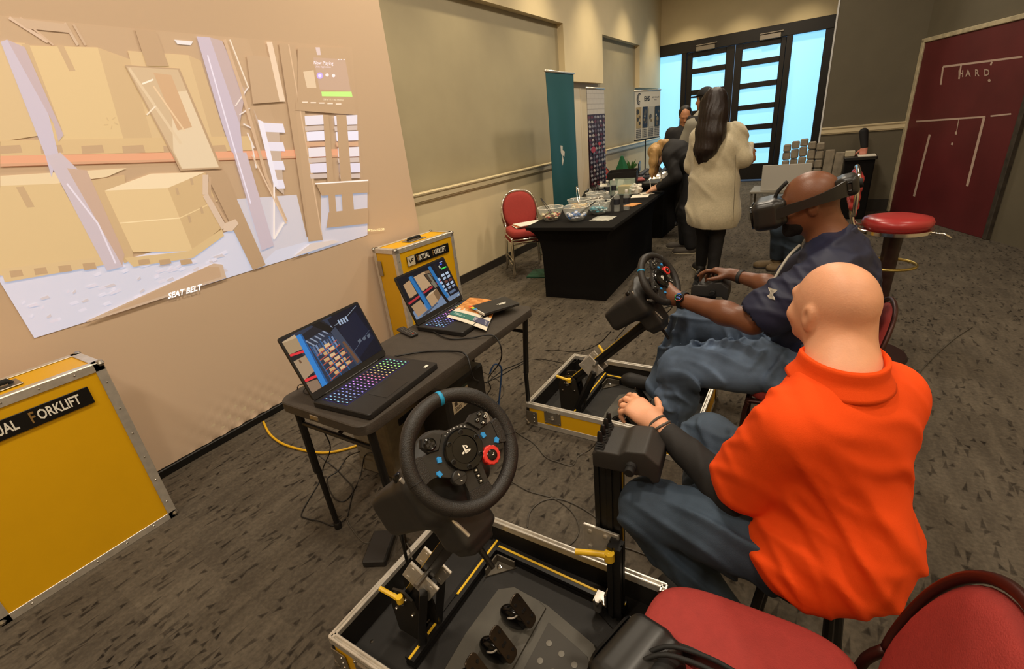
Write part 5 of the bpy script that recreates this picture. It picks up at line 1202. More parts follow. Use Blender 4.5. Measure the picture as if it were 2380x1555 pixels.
def bottle(label, p, h=0.20, r=0.032, cap=True):
    t = thing('water_bottle', label, 'bottle', (p.x, p.y, BT), 0, 'clear bottles in a row on the black table')
    b = MB(); b.lathe([(r * 0.85, 0), (r, 0.006), (r, h * 0.18), (r * 0.93, h * 0.24), (r, h * 0.3), (r, h * 0.66), (r * 0.85, h * 0.78), (r * 0.42, h * 0.88), (r * 0.40, h * 0.94), (0, h * 0.94)], 20); b.build('bottle_body', CLEAR, t, 180)
    b = MB(); b.lathe([(r * 1.02, h * 0.34), (r * 1.02, h * 0.62)], 20, caps=False); b.build('dark_label', M('bottle_label', '23242c', 0.5), t, 180)
    b = MB(); b.lathe([(r * 0.48, h * 0.90), (r * 0.48, h), (r * 0.42, h * 1.01), (0, h * 1.01)], 16); b.build('cap', M('cap_white', 'd8d4cc', 0.5), t)
for i, (x, y) in enumerate(((1413, 491), (1434, 491), (1456, 488))):
    bottle(('clear bottle nearest the teal candy bowl', 'clear bottle in the middle of the front three', 'clear bottle beside the orange leaflet')[i], atz(x, y, BT))
for i, (x, y) in enumerate(((1398, 462), (1412, 458), (1427, 455))):
    bottle(('left bottle of the back row behind the front three', 'middle bottle of the back row behind the front three', 'right bottle of the back row behind the front three')[i], atz(x, y, BT))
def sheet(name, label, cat, px, size, rot, mat, z=BT, th=0.003, group=None, mats=None):
    p = atz(px[0], px[1], z); t = MB(); t.box((0, 0, th / 2), (size[0], size[1], th), bev=th * 0.2)
    o = t.build(name, mat); o.location = (p.x, p.y, z + 0.001); o.rotation_euler = (0, 0, rot); tag(o, label, cat, group); return o
sheet('leaflet', 'orange leaflet beside the bottles', 'leaflet', (1470, 477), (0.12, 0.2, 0), -0.2, M('orange_paper', 'c88a4a', 0.6), th=0.008)
sheet('paper_slip', 'white slip of paper at the bending woman hands', 'paper', (1502, 450), (0.14, 0.2), 0.6, M('paper_white', 'dcd6c8', 0.6))
sheet('paper_slip', 'white papers spread near the tissue box', 'paper', (1488, 456), (0.2, 0.24), 0.2, M('paper_white', 'dcd6c8', 0.6))
# crumpled clear bag
def crumple(name, label, cat, p, sx, sy, sz, mat, seed, n=14):
    rnd = random.Random(seed); g = [[rnd.uniform(0, 1) for _ in range(n)] for _ in range(n)]
    def f(u, v):
        i, j = min(n - 1, int(u * (n - 1) + .5)), min(n - 1, int(v * (n - 1) + .5)); e = math.sin(math.pi * u) * math.sin(math.pi * v)
        return ((u - .5) * sx + 0.1 * sx * (g[j][i] - .5), (v - .5) * sy + 0.1 * sy * (g[i][j] - .5), 0.002 + sz * e ** 0.5 * (0.4 + 0.6 * g[i][j]))
    b = MB(); b.grid(f, n, n); b.box((0, 0, 0.002), (sx * .8, sy * .8, 0.003)); o = b.build(name, mat, None, 30); o.location = (p.x, p.y, p.z); tag(o, label, cat); return o
crumple('plastic_bag', 'flat clear plastic bag in front of the blue candy bowl', 'bag', atz(1402, 508, BT), 0.20, 0.22, 0.015, M('bag_film', 'b8b8b0', 0.2, spec=0.7), 3)
crumple('crumpled_wrap', 'crumpled silver wrapping on the second table', 'wrapping', Vector((-1.95, 7.33, 0.747)), 0.30, 0.35, 0.12, M('silver_wrap', 'b8b4b0', 0.25, 0.6), 5)
crumple('black_bag', 'slumped black bag between the product banner and clear box', 'bag', Vector((-2.33, 5.72, BT)), 0.26, 0.40, 0.17, M('black_bag_film', '171412', 0.35), 9)
# clear box, tissue box, tent card
p = Vector((-2.05, 5.98, 0)); t = thing('clear_box', 'clear acrylic box holding yellow packets', 'box', (p.x, p.y, BT))
b = MB()
for (c, s_) in (((0, -0.1, 0.09), (0.26, 0.005, 0.18)), ((0, 0.1, 0.09), (0.26, 0.005, 0.18)), ((-0.13, 0, 0.09), (0.005, 0.2, 0.18)), ((0.13, 0, 0.09), (0.005, 0.2, 0.18))): b.box(c, s_)
b.build('acrylic_wall', M('acrylic', 'c8dccf', 0.04, alpha=0.25, spec=0.8), t)
b = MB(); b.box((0.03, 0, 0.056), (0.14, 0.14, 0.1), bev=0.006); b.build('packet', M('yellow_packet', 'b89a58', 0.6), t); b = MB(); b.box((-0.085, 0, 0.045), (0.06, 0.12, 0.08), bev=0.006); b.build('packet', M('green_packet', '7d8a58', 0.6), t)
p = atz(1476, 449, BT); t = thing('tissue_box', 'white open box with crumpled tissue', 'box', (p.x, p.y, BT)); b = MB(); b.box((0, 0, 0.03), (0.13, 0.16, 0.06), bev=0.004); b.build('box_body', M('white_card', 'd9d4c6', 0.6), t)
rnd = random.Random(2)
b = MB()
for i in range(16): b.box((rnd.uniform(-.06, .06), rnd.uniform(-.08, .08), 0.065 + rnd.uniform(0, 0.03)), (0.05, 0.04, 0.02), RZ(rnd.uniform(0, 3)) @ RX(rnd.uniform(-.7, .7)), bev=0.006)
b.build('tissue', M('tissue_white', 'e4e0d6', 0.7), t, kind='stuff')
p = atz(1444, 447, BT); t = MB(); t.prism([(-0.06, 0), (0.0, 0.16), (0.06, 0), (0.055, 0), (0.0, 0.15), (-0.055, 0)], -0.05, 0.05, frame((0, 0, 0), (0.5, 1, 0), (0, 0, 1))); o = t.build('tent_card', M('white_card', 'd9d4c6', 0.6)); o.location = (p.x, p.y, BT); tag(o, 'white folded tent card among the bottles', 'card')
# things on the second table
t = thing('seedling_tray', 'dark tray of rounded parts on the second table', 'tray', (-2.12, 7.98, 0.747), 0.15)
b = MB(); b.box((0, 0, 0.02), (0.62, 0.85, 0.03), bev=0.006); b.build('tray_body', M('tray_grey', '4a4c52', 0.4), t)
cell = MB(); cell.lathe([(0.042, 0.03), (0.040, 0.06), (0.025, 0.075), (0, 0.08)], 12); cme = cell.mesh('part'); cme.materials.append(M('tray_part', '35363c', 0.35))
for i in range(6):
    for j in range(8):
        o = bpy.data.objects.new('rounded_part', cme); COL.objects.link(o); o.parent = t; o.location = (-0.25 + i * 0.1, -0.35 + j * 0.1, 0)
t = thing('black_carton', 'black open carton on the second table beside the banner', 'carton', (-2.40, 7.02, 0.747), 0.25)
b = MB()
for (c, s_) in (((0, 0, 0.006), (0.4, 0.5, 0.012)), ((0, -0.25, 0.09), (0.4, 0.008, 0.18)), ((0, 0.25, 0.09), (0.4, 0.008, 0.18)), ((-0.2, 0, 0.09), (0.008, 0.5, 0.18)), ((0.2, 0, 0.09), (0.008, 0.5, 0.18))): b.box(c, s_)
b.build('carton_body', M('carton_black', '1a1715', 0.4), t)
b = MB(); b.box((0.23, 0, 0.215), (0.012, 0.5, 0.13), RY(0.0), bev=0.002); b.build('flap', M('carton_black', '1a1715', 0.4), t)
label_text('WORK', 0.10, frame((0.238, 0, 0.215), (0, 1, 0), (0, 0, 1)), M('grey_print', '9a948a', 0.5), t, 'carton_print', sx=0.8)
b = MB(); b.lathe([(0.16, 0), (0.02, 0.34), (0, 0.35)], 4); o = b.build('green_pyramid', M('green_card', '1f5a38', 0.5)); o.location = (-2.62, 7.62, 0.747); o.rotation_euler = (0, 0, 0.5); tag(o, 'small dark green pyramid standing on the second table', 'ornament')
t = thing('potted_plant', 'small leafy potted plant behind the green pyramid', 'plant', (-2.6, 8.0, 0.747)); b = MB(); b.lathe([(0.05, 0), (0.065, 0.1), (0.055, 0.1), (0, 0.09)], 14); b.build('pot', M('pot_dark', '3a322c', 0.6), t)
rnd = random.Random(8)
for i in range(26):
    a = rnd.uniform(0, 6.28); tl = rnd.uniform(0.3, 1.2); ln = rnd.uniform(0.10, 0.17)
    b = MB(T(0, 0, 0.1) @ RZ(a) @ RY(tl)); b.prism([(0, -0.006), (0.0, 0.006), (0.016, 0.05), (0.008, ln * 0.8), (0, ln), (-0.008, ln * 0.8), (-0.016, 0.05)], -0.001, 0.001, RX(math.pi / 2)); b.build('leaf', M('leaf_green', '3f6a34', 0.5, var=0.2, vscale=30), t)
o = sheet('pink_packet', 'pink packet on the second table', 'packet', (0, 0), (0.2, 0.24), 0.4, M('pink_packet', 'b05a58', 0.5), z=0.747, th=0.03); o.location = (-2.28, 7.3, 0.748)
o = sheet('white_pad', 'white pad tilted beside the product banner', 'paper', (0, 0), (0.22, 0.3), 0.3, M('paper_white', 'dcd6c8', 0.6), z=0.747, th=0.012); o.location = (-2.58, 6.86, 0.748)
t = MB(); t.prism(rrect(0.34, 0.44, 0.03, 4), 0, 0.03, bev=0.01); o = t.build('black_serving_tray', BLKP); o.location = (-1.87, 6.98, BT + 0.001); tag(o, 'shallow black tray next to the bending woman', 'tray')
o = sheet('green_folder', 'green folder on the floor beside the stacked chairs', 'folder', (1255, 637), (0.24, 0.32), 0.2, M('green_folder', '1f4a36', 0.5), z=0.0, th=0.02)

# ------------------------------------------------------------------ banners
TEAL = M('teal_banner_cloth', '24565a', 0.55, bump=0.08, bscale=60)
def banner(name, label, p0, p1, z0, z1, mat, art=None, foot=True, group=None, flat=None):
    p0 = (p0[0], p0[1], 0.0); p1 = (p1[0], p1[1], 0.0)
    d = (Vector(p1) - Vector(p0)); w = d.length; dn = d.normalized(); n = Vector((dn.y, -dn.x, 0))
    if n.x < 0: n = -n
    t = thing(name, label, 'banner', ((p0[0] + p1[0]) / 2, (p0[1] + p1[1]) / 2, 0), 0, group)
    def f(u, v):
        p = Vector((p0[0], p0[1], z0)) + d * u; p.z = z0 + (z1 - z0) * v
        return p + n * ((0.006 if flat is None else 0.0) * math.sin(u * 9 + v * 2) * (1 - abs(2 * v - 1) ** 3))
    b = MB(); b.grid(f, 24, 30); b.grid(lambda u, v: f(1 - u, v) - n * 0.003, 24, 30); b.build('sheet', mat, t, 180, True)
    b = MB(); b.tube([Vector((p0[0], p0[1], z1)) - dn * 0.015, Vector((p1[0], p1[1], z1)) + dn * 0.015], 0.014, 10); b.build('top_rail', ALU, t, 180, True)
    if foot:
        c = (Vector((p0[0], p0[1], 0)) + Vector((p1[0], p1[1], 0))) / 2
        b = MB(frame(c + Vector((0, 0, 0.045)), dn, (0, 0, 1))); b.box((0, 0, 0), (w + 0.04, 0.09, 0.12), bev=0.02); b.build('base_cassette', ALU, t, 35, True)
        b = MB(); b.tube([c - n * 0.03 + Vector((0, 0, 0.08)), c - n * 0.03 + Vector((0, 0, z1))], 0.010, 8); b.build('support_pole', ALU, t, 180, True)
    if art:
        A = Art(lambda u, v: f(u, 1 - v) + n * 0.001, n, 0.0001); art(A); A.build('printing', attr_mat('banner_print', 0.5), t)
    return t
def teal_art(A):
    A.poly([(0.38, 0.40), (0.46, 0.405), (0.45, 0.43), (0.52, 0.44), (0.50, 0.47), (0.44, 0.46), (0.47, 0.49), (0.42, 0.52), (0.40, 0.49), (0.43, 0.47), (0.38, 0.44)], 'd0ccc0')
banner('teal_banner', 'tall teal pull-up banner near the stacked red chairs', (-2.9, 5.72), (-2.9, 6.53), 0.10, 2.235, TEAL, teal_art)
def red_art(A):
    A.rect(0, 0, 1, 0.175, 'c8c0b4')
    for i in range(5): A.line([(0, 0.035 * i), (1, 0.035 * i)], 0.003, 'a8a096')
    for i in range(5):
        for j in range(5): A.line([(0.1 + j * .22 + (i % 2) * .11, 0.035 * i), (0.1 + j * .22 + (i % 2) * .11, 0.035 * (i + 1))], 0.004, 'a8a096')
    A.rect(0, 0.175, 1, 1, '35161a')
    rnd = random.Random(4)
    for r in range(26):
        y = 0.19 + r * 0.0315
        for c in range(6):
            x = 0.02 + c * 0.163 + rnd.uniform(-.02, .02); k = rnd.random()
            col = rnd.choice(('8c8a94', 'a8a2a4', '7a7078', '6a2a30', '5a4048', 'b8b0a8'))
            A.poly([(x, y), (x + 0.06, y - 0.007), (x + 0.13, y + 0.002), (x + 0.135, y + 0.012), (x + 0.02, y + 0.014)], col)
            A.line([(x + 0.05, y + 0.012), (x + 0.06, y + 0.028)], 0.03, rnd.choice(('55282c', '6a5a60', '3a2024')))
    A.disc(0.15, 0.42, 0.13, 'b0343a', 14, 0.022); A.disc(0.52, 0.385, 0.08, 'c03a30', 12, 0.014); A.disc(0.4, 0.70, 0.12, 'b0443c', 14, 0.02); A.disc(0.75, 0.74, 0.11, 'a83a34', 14, 0.024)
banner('product_banner', 'banner printed with rows of white and red products', (-2.9, 6.96), (-2.9, 7.64), 0.10, 2.07, M('banner_back', '4a2a2a', 0.6), red_art, flat=1)
def ehs_art(A):
    A.rect(0, 0, 1, 1, 'c9c3b4')
    for i in range(3):
        for k in range(9):
            a = math.radians(40 + k * 24 + i * 20); A.line([(0.17 + (0.045 + i * .025) * math.cos(a), 0.17 + (0.05 + i * .03) * math.sin(a)), (0.17 + (0.045 + i * .025) * math.cos(a + .45), 0.17 + (0.05 + i * .03) * math.sin(a + .45))], 0.018, '22242a')
    A.text('EHS', 0.46, 0.17, 0.13, '1d1f26', 1.0, bold=0.004); A.text('SAFETY PRODUCTS', 0.80, 0.15, 0.042, '3a3a3e', 0.8); A.text('MEMBER', 0.80, 0.20, 0.03, '5a5a5e', 0.9)
    rnd = random.Random(6)
    for c in range(4):
        x = 0.05 + c * 0.24; A.rect(x, 0.33, x + 0.20, 0.76, ('a8946a', '2a3040', 'b0aca0', '28303a')[c])
        for k in range(9): A.disc(x + rnd.uniform(.04, .16), 0.40 + rnd.uniform(0, 0.32), rnd.uniform(.02, .05), rnd.choice(('6a5a40', '8a7c5c', '3a3834', 'b8ac90', '57524a')), 8)
        for r in range(5):
            for q in range(4): A.rect(x + q * .05, 0.79 + r * 0.037, x + q * .05 + .034, 0.81 + r * 0.037, '3a3a40')
banner('hanging_poster_banner', 'cream poster banner with dark logo and four photo columns', (-2.92, 9.2), (-2.70, 10.06), 1.24, 2.06, M('poster_back', 'a8a296', 0.6), ehs_art, False, flat=1)
b = MB(); b.tube([(-2.85, 9.64, 0.0), (-2.85, 9.64, 2.05)], 0.012, 8); b.lathe([(0.16, 0), (0.16, 0.012), (0.03, 0.025)], 20, T(-2.85, 9.64, 0)); b.tube([(-2.92, 9.2, 1.235), (-2.70, 10.06, 1.235)], 0.012, 8)
o = b.build('banner_stand', BLK); tag(o, 'thin black stand holding the cream poster banner', 'stand')

# ------------------------------------------------------------------ bar stool
t = thing('bar_stool', 'bar stool with round red seat on a dark pedestal', 'stool', (0.455, 3.60, 0))
b = MB(); b.lathe([(0.05, 0.845), (0.155, 0.845), (0.172, 0.865), (0.175, 0.885), (0.165, 0.905), (0.10, 0.92), (0, 0.922)], 36); b.build('seat', M('red_vinyl', 'a03030', 0.3), t, 180)
b = MB(); b.lathe([(0.165, 0.825), (0.178, 0.825), (0.178, 0.845), (0.165, 0.845)], 36); b.build('chrome_band', CHROME, t)
b = MB(); b.lathe([(0.05, 0.82), (0.045, 0.7), (0.04, 0.3), (0.045, 0.03), (0.2, 0.02), (0.21, 0.0)], 24); b.build('pedestal', M('dark_maroon_post', '2a1614', 0.4), t)
b = MB(); b.tube([(0.14 * math.cos(a), 0.14 * math.sin(a), 0.62) for a in [i * 0.2618 for i in range(24)]], 0.009, 8, closed=True); b.tube([(-0.14, 0, 0.62), (0, 0, 0.62)], 0.008, 6); b.build('foot_ring', M('brass_ring', 'b09a58', 0.3, 0.9), t)
for s in (-1, 1):
    b = MB(); b.tube([(-0.10, s * 0.08, 0.835), (-0.19, s * 0.08, 0.85), (-0.23, s * 0.08, 0.92), (-0.235, s * 0.08, 1.08)], 0.012, 8, sm=4); b.build('back_bracket', CHROME, t, 180)
b = MB(); b.tube([(0.10, -0.02, 0.83), (0.22, -0.05, 0.82), (0.25, -0.06, 0.80)], 0.008, 8); b.build('swivel_lever', CHROME, t, 180)
s = SDF()
for i in range(4):
    for j in range(4): s.ell((-0.235, -0.14 + j * 0.095, 1.0 + i * 0.05), (0.028, 0.055, 0.033), None, 0.012)
s.build('tufted_backrest', 0.009, M('red_tufted_vinyl', '9a2c2c', 0.25), t)
b = MB(); b.tube([(-0.23, -0.19, 0.95), (-0.235, -0.21, 1.08), (-0.24, -0.15, 1.19), (-0.24, 0.15, 1.19), (-0.235, 0.21, 1.08), (-0.23, 0.19, 0.95)], 0.012, 8, sm=4); b.build('back_frame', CHROME, t, 180)

# ------------------------------------------------------------------ podium, stone samples, white board
t = thing('podium', 'black covered podium against the grey wall', 'podium', (0.50, 8.36, 0))
b = MB(); b.prism(rrect(0.37, 0.40, 0.02, 3), 0.79, 0.825, bev=0.004); b.build('podium_top', BLK, t); b = MB(); b.prism(rrect(0.33, 0.36, 0.02, 3), 0, 0.79); b.build('podium_skirt', CLOTH, t)
b = MB(); b.box((0, 0, 0.006), (0.20, 0.26, 0.012), bev=0.002); o = b.build('open_book', M('paper_white', 'dcd6c8', 0.6)); o.location = (0.57, 8.33, 0.826); tag(o, 'white open booklet on the podium', 'booklet')
b = MB(); b.box((0, 0, 0.035), (0.11, 0.12, 0.07), bev=0.004); o = b.build('cream_box', M('cream_card', 'b8ad94', 0.6)); o.location = (0.38, 8.40, 0.826); tag(o, 'small cream box at the edge of the podium', 'box')
t = thing('sample_table', 'low pale table under the stone samples', 'table', (-0.25, 8.42, 0)); b = MB(); b.box((0, 0, 0.405), (1.12, 0.62, 0.03), bev=0.004); b.build('tabletop', M('pale_table', '8f897c', 0.6), t)
for sx in (-1, 1):
    for sy in (-1, 1): b = MB(); b.box((sx * 0.53, sy * 0.28, 0.195), (0.025, 0.025, 0.39), bev=0.003); b.build('leg', M('grey_leg', '6a655c', 0.5), t)
STONE = M('grey_sample_stone', '8b8170', 0.85, bump=0.5, bscale=45, var=0.2, vscale=14)
t = thing('stone_display', 'grey stone samples stacked in five columns with two tall slabs', 'stone display', (-0.10, 8.55, 0.422))
rnd = random.Random(11)
for c in range(5):
    z = 0.0
    for r in range(5):
        hgt = rnd.uniform(0.115, 0.15) if r < 4 else 0.11; wd2 = 0.095 + 0.006 * rnd.random()
        b = MB(T(-0.30 + c * 0.105, rnd.uniform(-.01, .01), z + hgt / 2) @ RZ(rnd.uniform(-.05, .05)) @ RY(rnd.uniform(-.03, .03))); b.box((0, 0, 0), (wd2, 0.10, hgt - 0.008), bev=0.014); b.build('stone', STONE, t); z += hgt
for i in range(2):
    b = MB(); b.box((0.235 + i * 0.125, 0.0, 0.25 - i * 0.02), (0.115, 0.07, 0.50 - i * 0.04), RY(0.03), bev=0.006); b.build('slab', STONE, t)
b = MB(); b.box((0, 0, 0.18), (0.62, 0.02, 0.36), bev=0.003); o = b.build('white_board', M('white_foamboard', 'b9b4aa', 0.6)); o.location = (-0.36, 8.18, 0.422); tag(o, 'pale display board standing in front of the stone samples', 'board')
# ================================================================== PEOPLE
V3 = Vector
def nrm(v): return Vector(v).normalized()
def rows(f, s, u): return np.array([list(f), list(s), list(u)])
def add_head(s, c, f, u, sc=1.0, k=0.02, ears=True):
    f = nrm(f); u = nrm(Vector(u) - f * Vector(u).dot(f)); r = f.cross(u)     # r: the person's right
    R = rows(r, f, u); c = Vector(c)
    P = lambda a, b, d: c + (r * a + f * b + u * d) * sc
    E = lambda p, q, kk=k, sub=False: s.ell(P(*p), [x * sc for x in q], R, kk, sub)
    E((0, -0.008, 0.018), (0.077, 0.099, 0.092), 0.02); E((0, 0.02, -0.03), (0.066, 0.078, 0.08), 0.03); E((0, 0.036, -0.062), (0.054, 0.060, 0.062), 0.03)
    E((0, 0.078, -0.106), (0.026, 0.020, 0.018), 0.025); E((0, 0.086, 0.014), (0.048, 0.014, 0.011), 0.02)
    for sd in (-1, 1): E((sd * 0.031, 0.102, -0.010), (0.017, 0.013, 0.011), 0.012, True); E((sd * 0.031, 0.083, -0.011), (0.0125, 0.0125, 0.0105), 0.0); E((sd * 0.042, 0.066, -0.042), (0.022, 0.02, 0.018), 0.02)
    s.cone(P(0, 0.098, 0.0), P(0, 0.119, -0.040), 0.009 * sc, 0.0125 * sc, 0.012)
    for sd in (-1, 1): E((sd * 0.011, 0.106, -0.043), (0.009, 0.010, 0.008), 0.008)
    E((0, 0.094, -0.070), (0.024, 0.010, 0.0065), 0.007); E((0, 0.091, -0.081), (0.021, 0.010, 0.007), 0.006)
    if ears:
        for sd in (-1, 1):
            E((sd * 0.078, -0.010, -0.018), (0.008, 0.019, 0.031), 0.006); E((sd * 0.082, -0.016, -0.006), (0.006, 0.016, 0.024), 0.006); E((sd * 0.089, -0.008, -0.012), (0.007, 0.009, 0.016), 0.004, True)
    return P
def add_hand(s, W, d, n, tv, curl=(20, 20, 20, 20), spread=6.0, sc=1.0, thumb=(0.5, 0.8, 0.2), k=0.008):
    """W wrist, d along the hand, n out of the palm, tv towards the thumb side"""
    W = Vector(W); d = nrm(d); n = Vector(n); n = nrm(n - d * n.dot(d)); tv0 = Vector(tv); b = n.cross(d); b = b if b.dot(tv0) > 0 else -b
    L = ((0.044, 0.026, 0.021), (0.049, 0.030, 0.023), (0.045, 0.028, 0.022), (0.035, 0.021, 0.019))
    base = []
    for i in range(4):
        off = (1.5 - i) * 0.0205 * sc
        p0 = W + d * (0.092 - 0.006 * abs(i - 1.0)) * sc + b * off
        s.cone(W + b * off * 0.55 + d * 0.005, p0, 0.0165 * sc, 0.0125 * sc, 0.02)
        a = math.radians(spread * (1.5 - i)); dd = nrm(d * math.cos(a) + b * math.sin(a)); p = p0; ang = 0.0; r = (0.0098, 0.0100, 0.0096, 0.0086)[i] * sc
        for j in range(3):
            ang += math.radians(curl[i] * (0.8, 1.1, 0.7)[j]); q = p + (dd * math.cos(ang) + n * math.sin(ang)) * L[i][j] * sc
            s.cone(p, q, r * (1.0, 0.92, 0.84)[j], r * (0.93, 0.85, 0.74)[j], k if j else 0.012); p = q
        base.append(p)
    s.ell(W + d * 0.048 * sc + n * 0.004, (0.040 * sc, 0.014 * sc, 0.046 * sc), rows(b, n, d), 0.02)
    t0 = W + d * 0.022 * sc + b * 0.026 * sc + n * 0.008 * sc; td = nrm(d * thumb[0] + b * thumb[1] + n * thumb[2])
    t1 = t0 + td * 0.042 * sc; td2 = nrm(td + d * 0.5 + n * 0.15); t2 = t1 + td2 * 0.032 * sc; t3 = t2 + nrm(td2 + d * 0.25) * 0.024 * sc
    s.cone(t0, t1, 0.0165 * sc, 0.0125 * sc, 0.02); s.cone(t1, t2, 0.0118 * sc, 0.0105 * sc, 0.006); s.cone(t2, t3, 0.0105 * sc, 0.0085 * sc, 0.005)
    s.cone(W - d * 0.02, W + d * 0.02, 0.027 * sc, 0.026 * sc, 0.02)
    return base, (t2, t3)
def torso(s, pel, chest, neck, f, w=1.0, dpt=1.0, grow=0.0, belly=0.0):
    """stacked ellipsoids along the spine, f = facing"""
    pel, chest, neck = Vector(pel), Vector(chest), Vector(neck); u = nrm(neck - pel); f = nrm(Vector(f) - u * Vector(f).dot(u)); r = f.cross(u); R = rows(r, f, u); H_ = (neck - pel).length
    s.ell(pel + u * 0.02, ((0.165 * w) + grow, (0.125 * dpt) + grow, 0.13 + grow), R, 0.06)
    mid = pel.lerp(chest, 0.45) + f * (belly * 0.5)
    s.ell(mid, ((0.155 * w) + grow, (0.115 * dpt) + grow + belly * 0.5, 0.20 + grow), R, 0.08)
    s.ell(chest, ((0.178 * w) + grow, (0.115 * dpt) + grow, 0.19 + grow), R, 0.08)
    return f, r, u
def folds(amp, fr, dirs, seed=0):
    """creases: each direction has its own irregular patches where the cloth ripples"""
    rnd = np.random.default_rng(seed)
    D = [np.array(d, float) / np.linalg.norm(d) for d in dirs]; K = rnd.normal(size=(8, 3)) * 6.0; ph = rnd.uniform(0, 6.28, 16)
    def f(P):
        wv = np.sin(P @ K[0] + ph[0]) + 0.8 * np.sin(P @ K[1] * 1.6 + ph[1]) + 0.5 * np.sin(P @ K[2] * 2.7 + ph[2])
        o = 0
        for i, d in enumerate(D):
            mk = np.sin(P @ K[3 + i % 4] * 1.1 + ph[4 + i]) + 0.6 * np.sin(P @ K[4 + i % 3] * 2.0 + ph[8 + i]); mk = np.clip(mk * 0.7 + 0.15, 0, 1)
            a = np.sin(P @ d * fr * (1 + 0.3 * i) + wv * 1.5 + ph[3 + i]) * 0.5 + 0.5
            o = o + mk * (a ** 3) * 1.2
        return -amp * (o + 0.12 * wv)
    return f
def surf_hit(o, px, py):
    """point and normal of a mesh where the photo shows a mark"""
    from mathutils.bvhtree import BVHTree
    m = mtx(o.parent) if o.parent else mtx(o); me = o.data
    bt = BVHTree.FromPolygons([m @ v.co for v in me.vertices], [p.vertices for p in me.polygons])
    h = bt.ray_cast(Vector((0, 0, CAMH)), Vector(ray(px, py)).normalized()); return h[0], h[1]
SKIN_L = M('light_skin', 'd59a77', 0.5, bump=0.12, bscale=260, var=0.09, vscale=14, sss=0.12)
SKIN_D = M('brown_skin', '6f442c', 0.42, bump=0.12, bscale=260, var=0.12, vscale=10, sss=0.06)
SKIN_M = M('tan_skin', 'b8805c', 0.5, bump=0.1, bscale=260, var=0.06, vscale=10)
ORANGE = M('orange_polo_knit', 'ea4d14', 0.85, bump=0.2, bscale=700, spec=0.2)
NAVY = M('navy_polo_knit', '1a1e38', 0.6, bump=0.12, bscale=600)
DENIM = M('blue_denim', '56677f', 0.85, bump=0.3, bscale=500, var=0.55, vscale=5)
DENIM2 = M('dark_denim', '33404f', 0.85, bump=0.3, bscale=500, var=0.5, vscale=6)
BLKCLOTH = M('black_clothing', '141214', 0.8, bump=0.1, bscale=300)
SHOE = M('dark_shoe', '1d1a18', 0.6, bump=0.15, bscale=150); SOLE = M('pale_sole', 'b5aa92', 0.6)

def shoe(parent, heel, toe, mat, sole=None, h=0.006, wd=0.046):
    heel, toe = Vector(heel), Vector(toe); d = nrm(toe - heel); L = (toe - heel).length; up = nrm(Vector((0, 0, 1)) - d * d.z); sd = d.cross(up)
    s = SDF(); s.cone(heel + up * 0.05, heel + up * 0.075 + d * 0.02, 0.042, 0.040, 0.02); s.cone(heel + up * 0.04 + d * 0.02, toe - d * 0.05 + up * 0.03, 0.043, wd * 0.92, 0.03); s.ell(toe - d * 0.06 + up * 0.03, (wd, 0.065, 0.033), rows(sd, d, up), 0.03)
    s.cut(heel, -up)
    s.build('shoe', h, mat, parent, True)
    if sole:
        s = SDF(); s.cone(heel + up * 0.008, toe - d * 0.06 + up * 0.008, 0.043, wd * 0.98, 0.02); s.ell(toe - d * 0.06 + up * 0.008, (wd * 1.03, 0.068, 0.02), rows(sd, d, up), 0.02); s.cut(heel + up * 0.016, up); s.cut(heel - up * 0.004, -up); s.build('shoe_sole', h, sole, parent, True)

def polo_collar(parent, c, u, f, r0, r1, mat):
    """folded band round the neck, open at the throat"""
    u = nrm(u); f = nrm(Vector(f) - u * Vector(f).dot(u)); s_ = f.cross(u)
    prof = [(r0, -0.045), (r0 - 0.001, 0.0), (r0 - 0.001, 0.026), (r0 + 0.003, 0.031), (r0 + 0.008, 0.028), (r1, 0.0), (r1 + 0.016, -0.028), (r1 + 0.012, -0.031), (r1 - 0.006, -0.004), (r0 + 0.004, 0.018)]
    b = MB()
    def g(a, v):
        an = math.radians(14 + 332 * a); i = v * (len(prof) - 1); k = min(int(i), len(prof) - 2); q = i - k
        r = prof[k][0] + (prof[k + 1][0] - prof[k][0]) * q; z = prof[k][1] + (prof[k + 1][1] - prof[k][1]) * q
        z -= 0.022 * math.cos(an) ** 3 if math.cos(an) > 0 else 0
        return c + (f * math.cos(an) * 1.06 + s_ * math.sin(an)) * r + u * z
    b.grid(g, 64, 37); b.build('collar', mat, parent, 180, True)

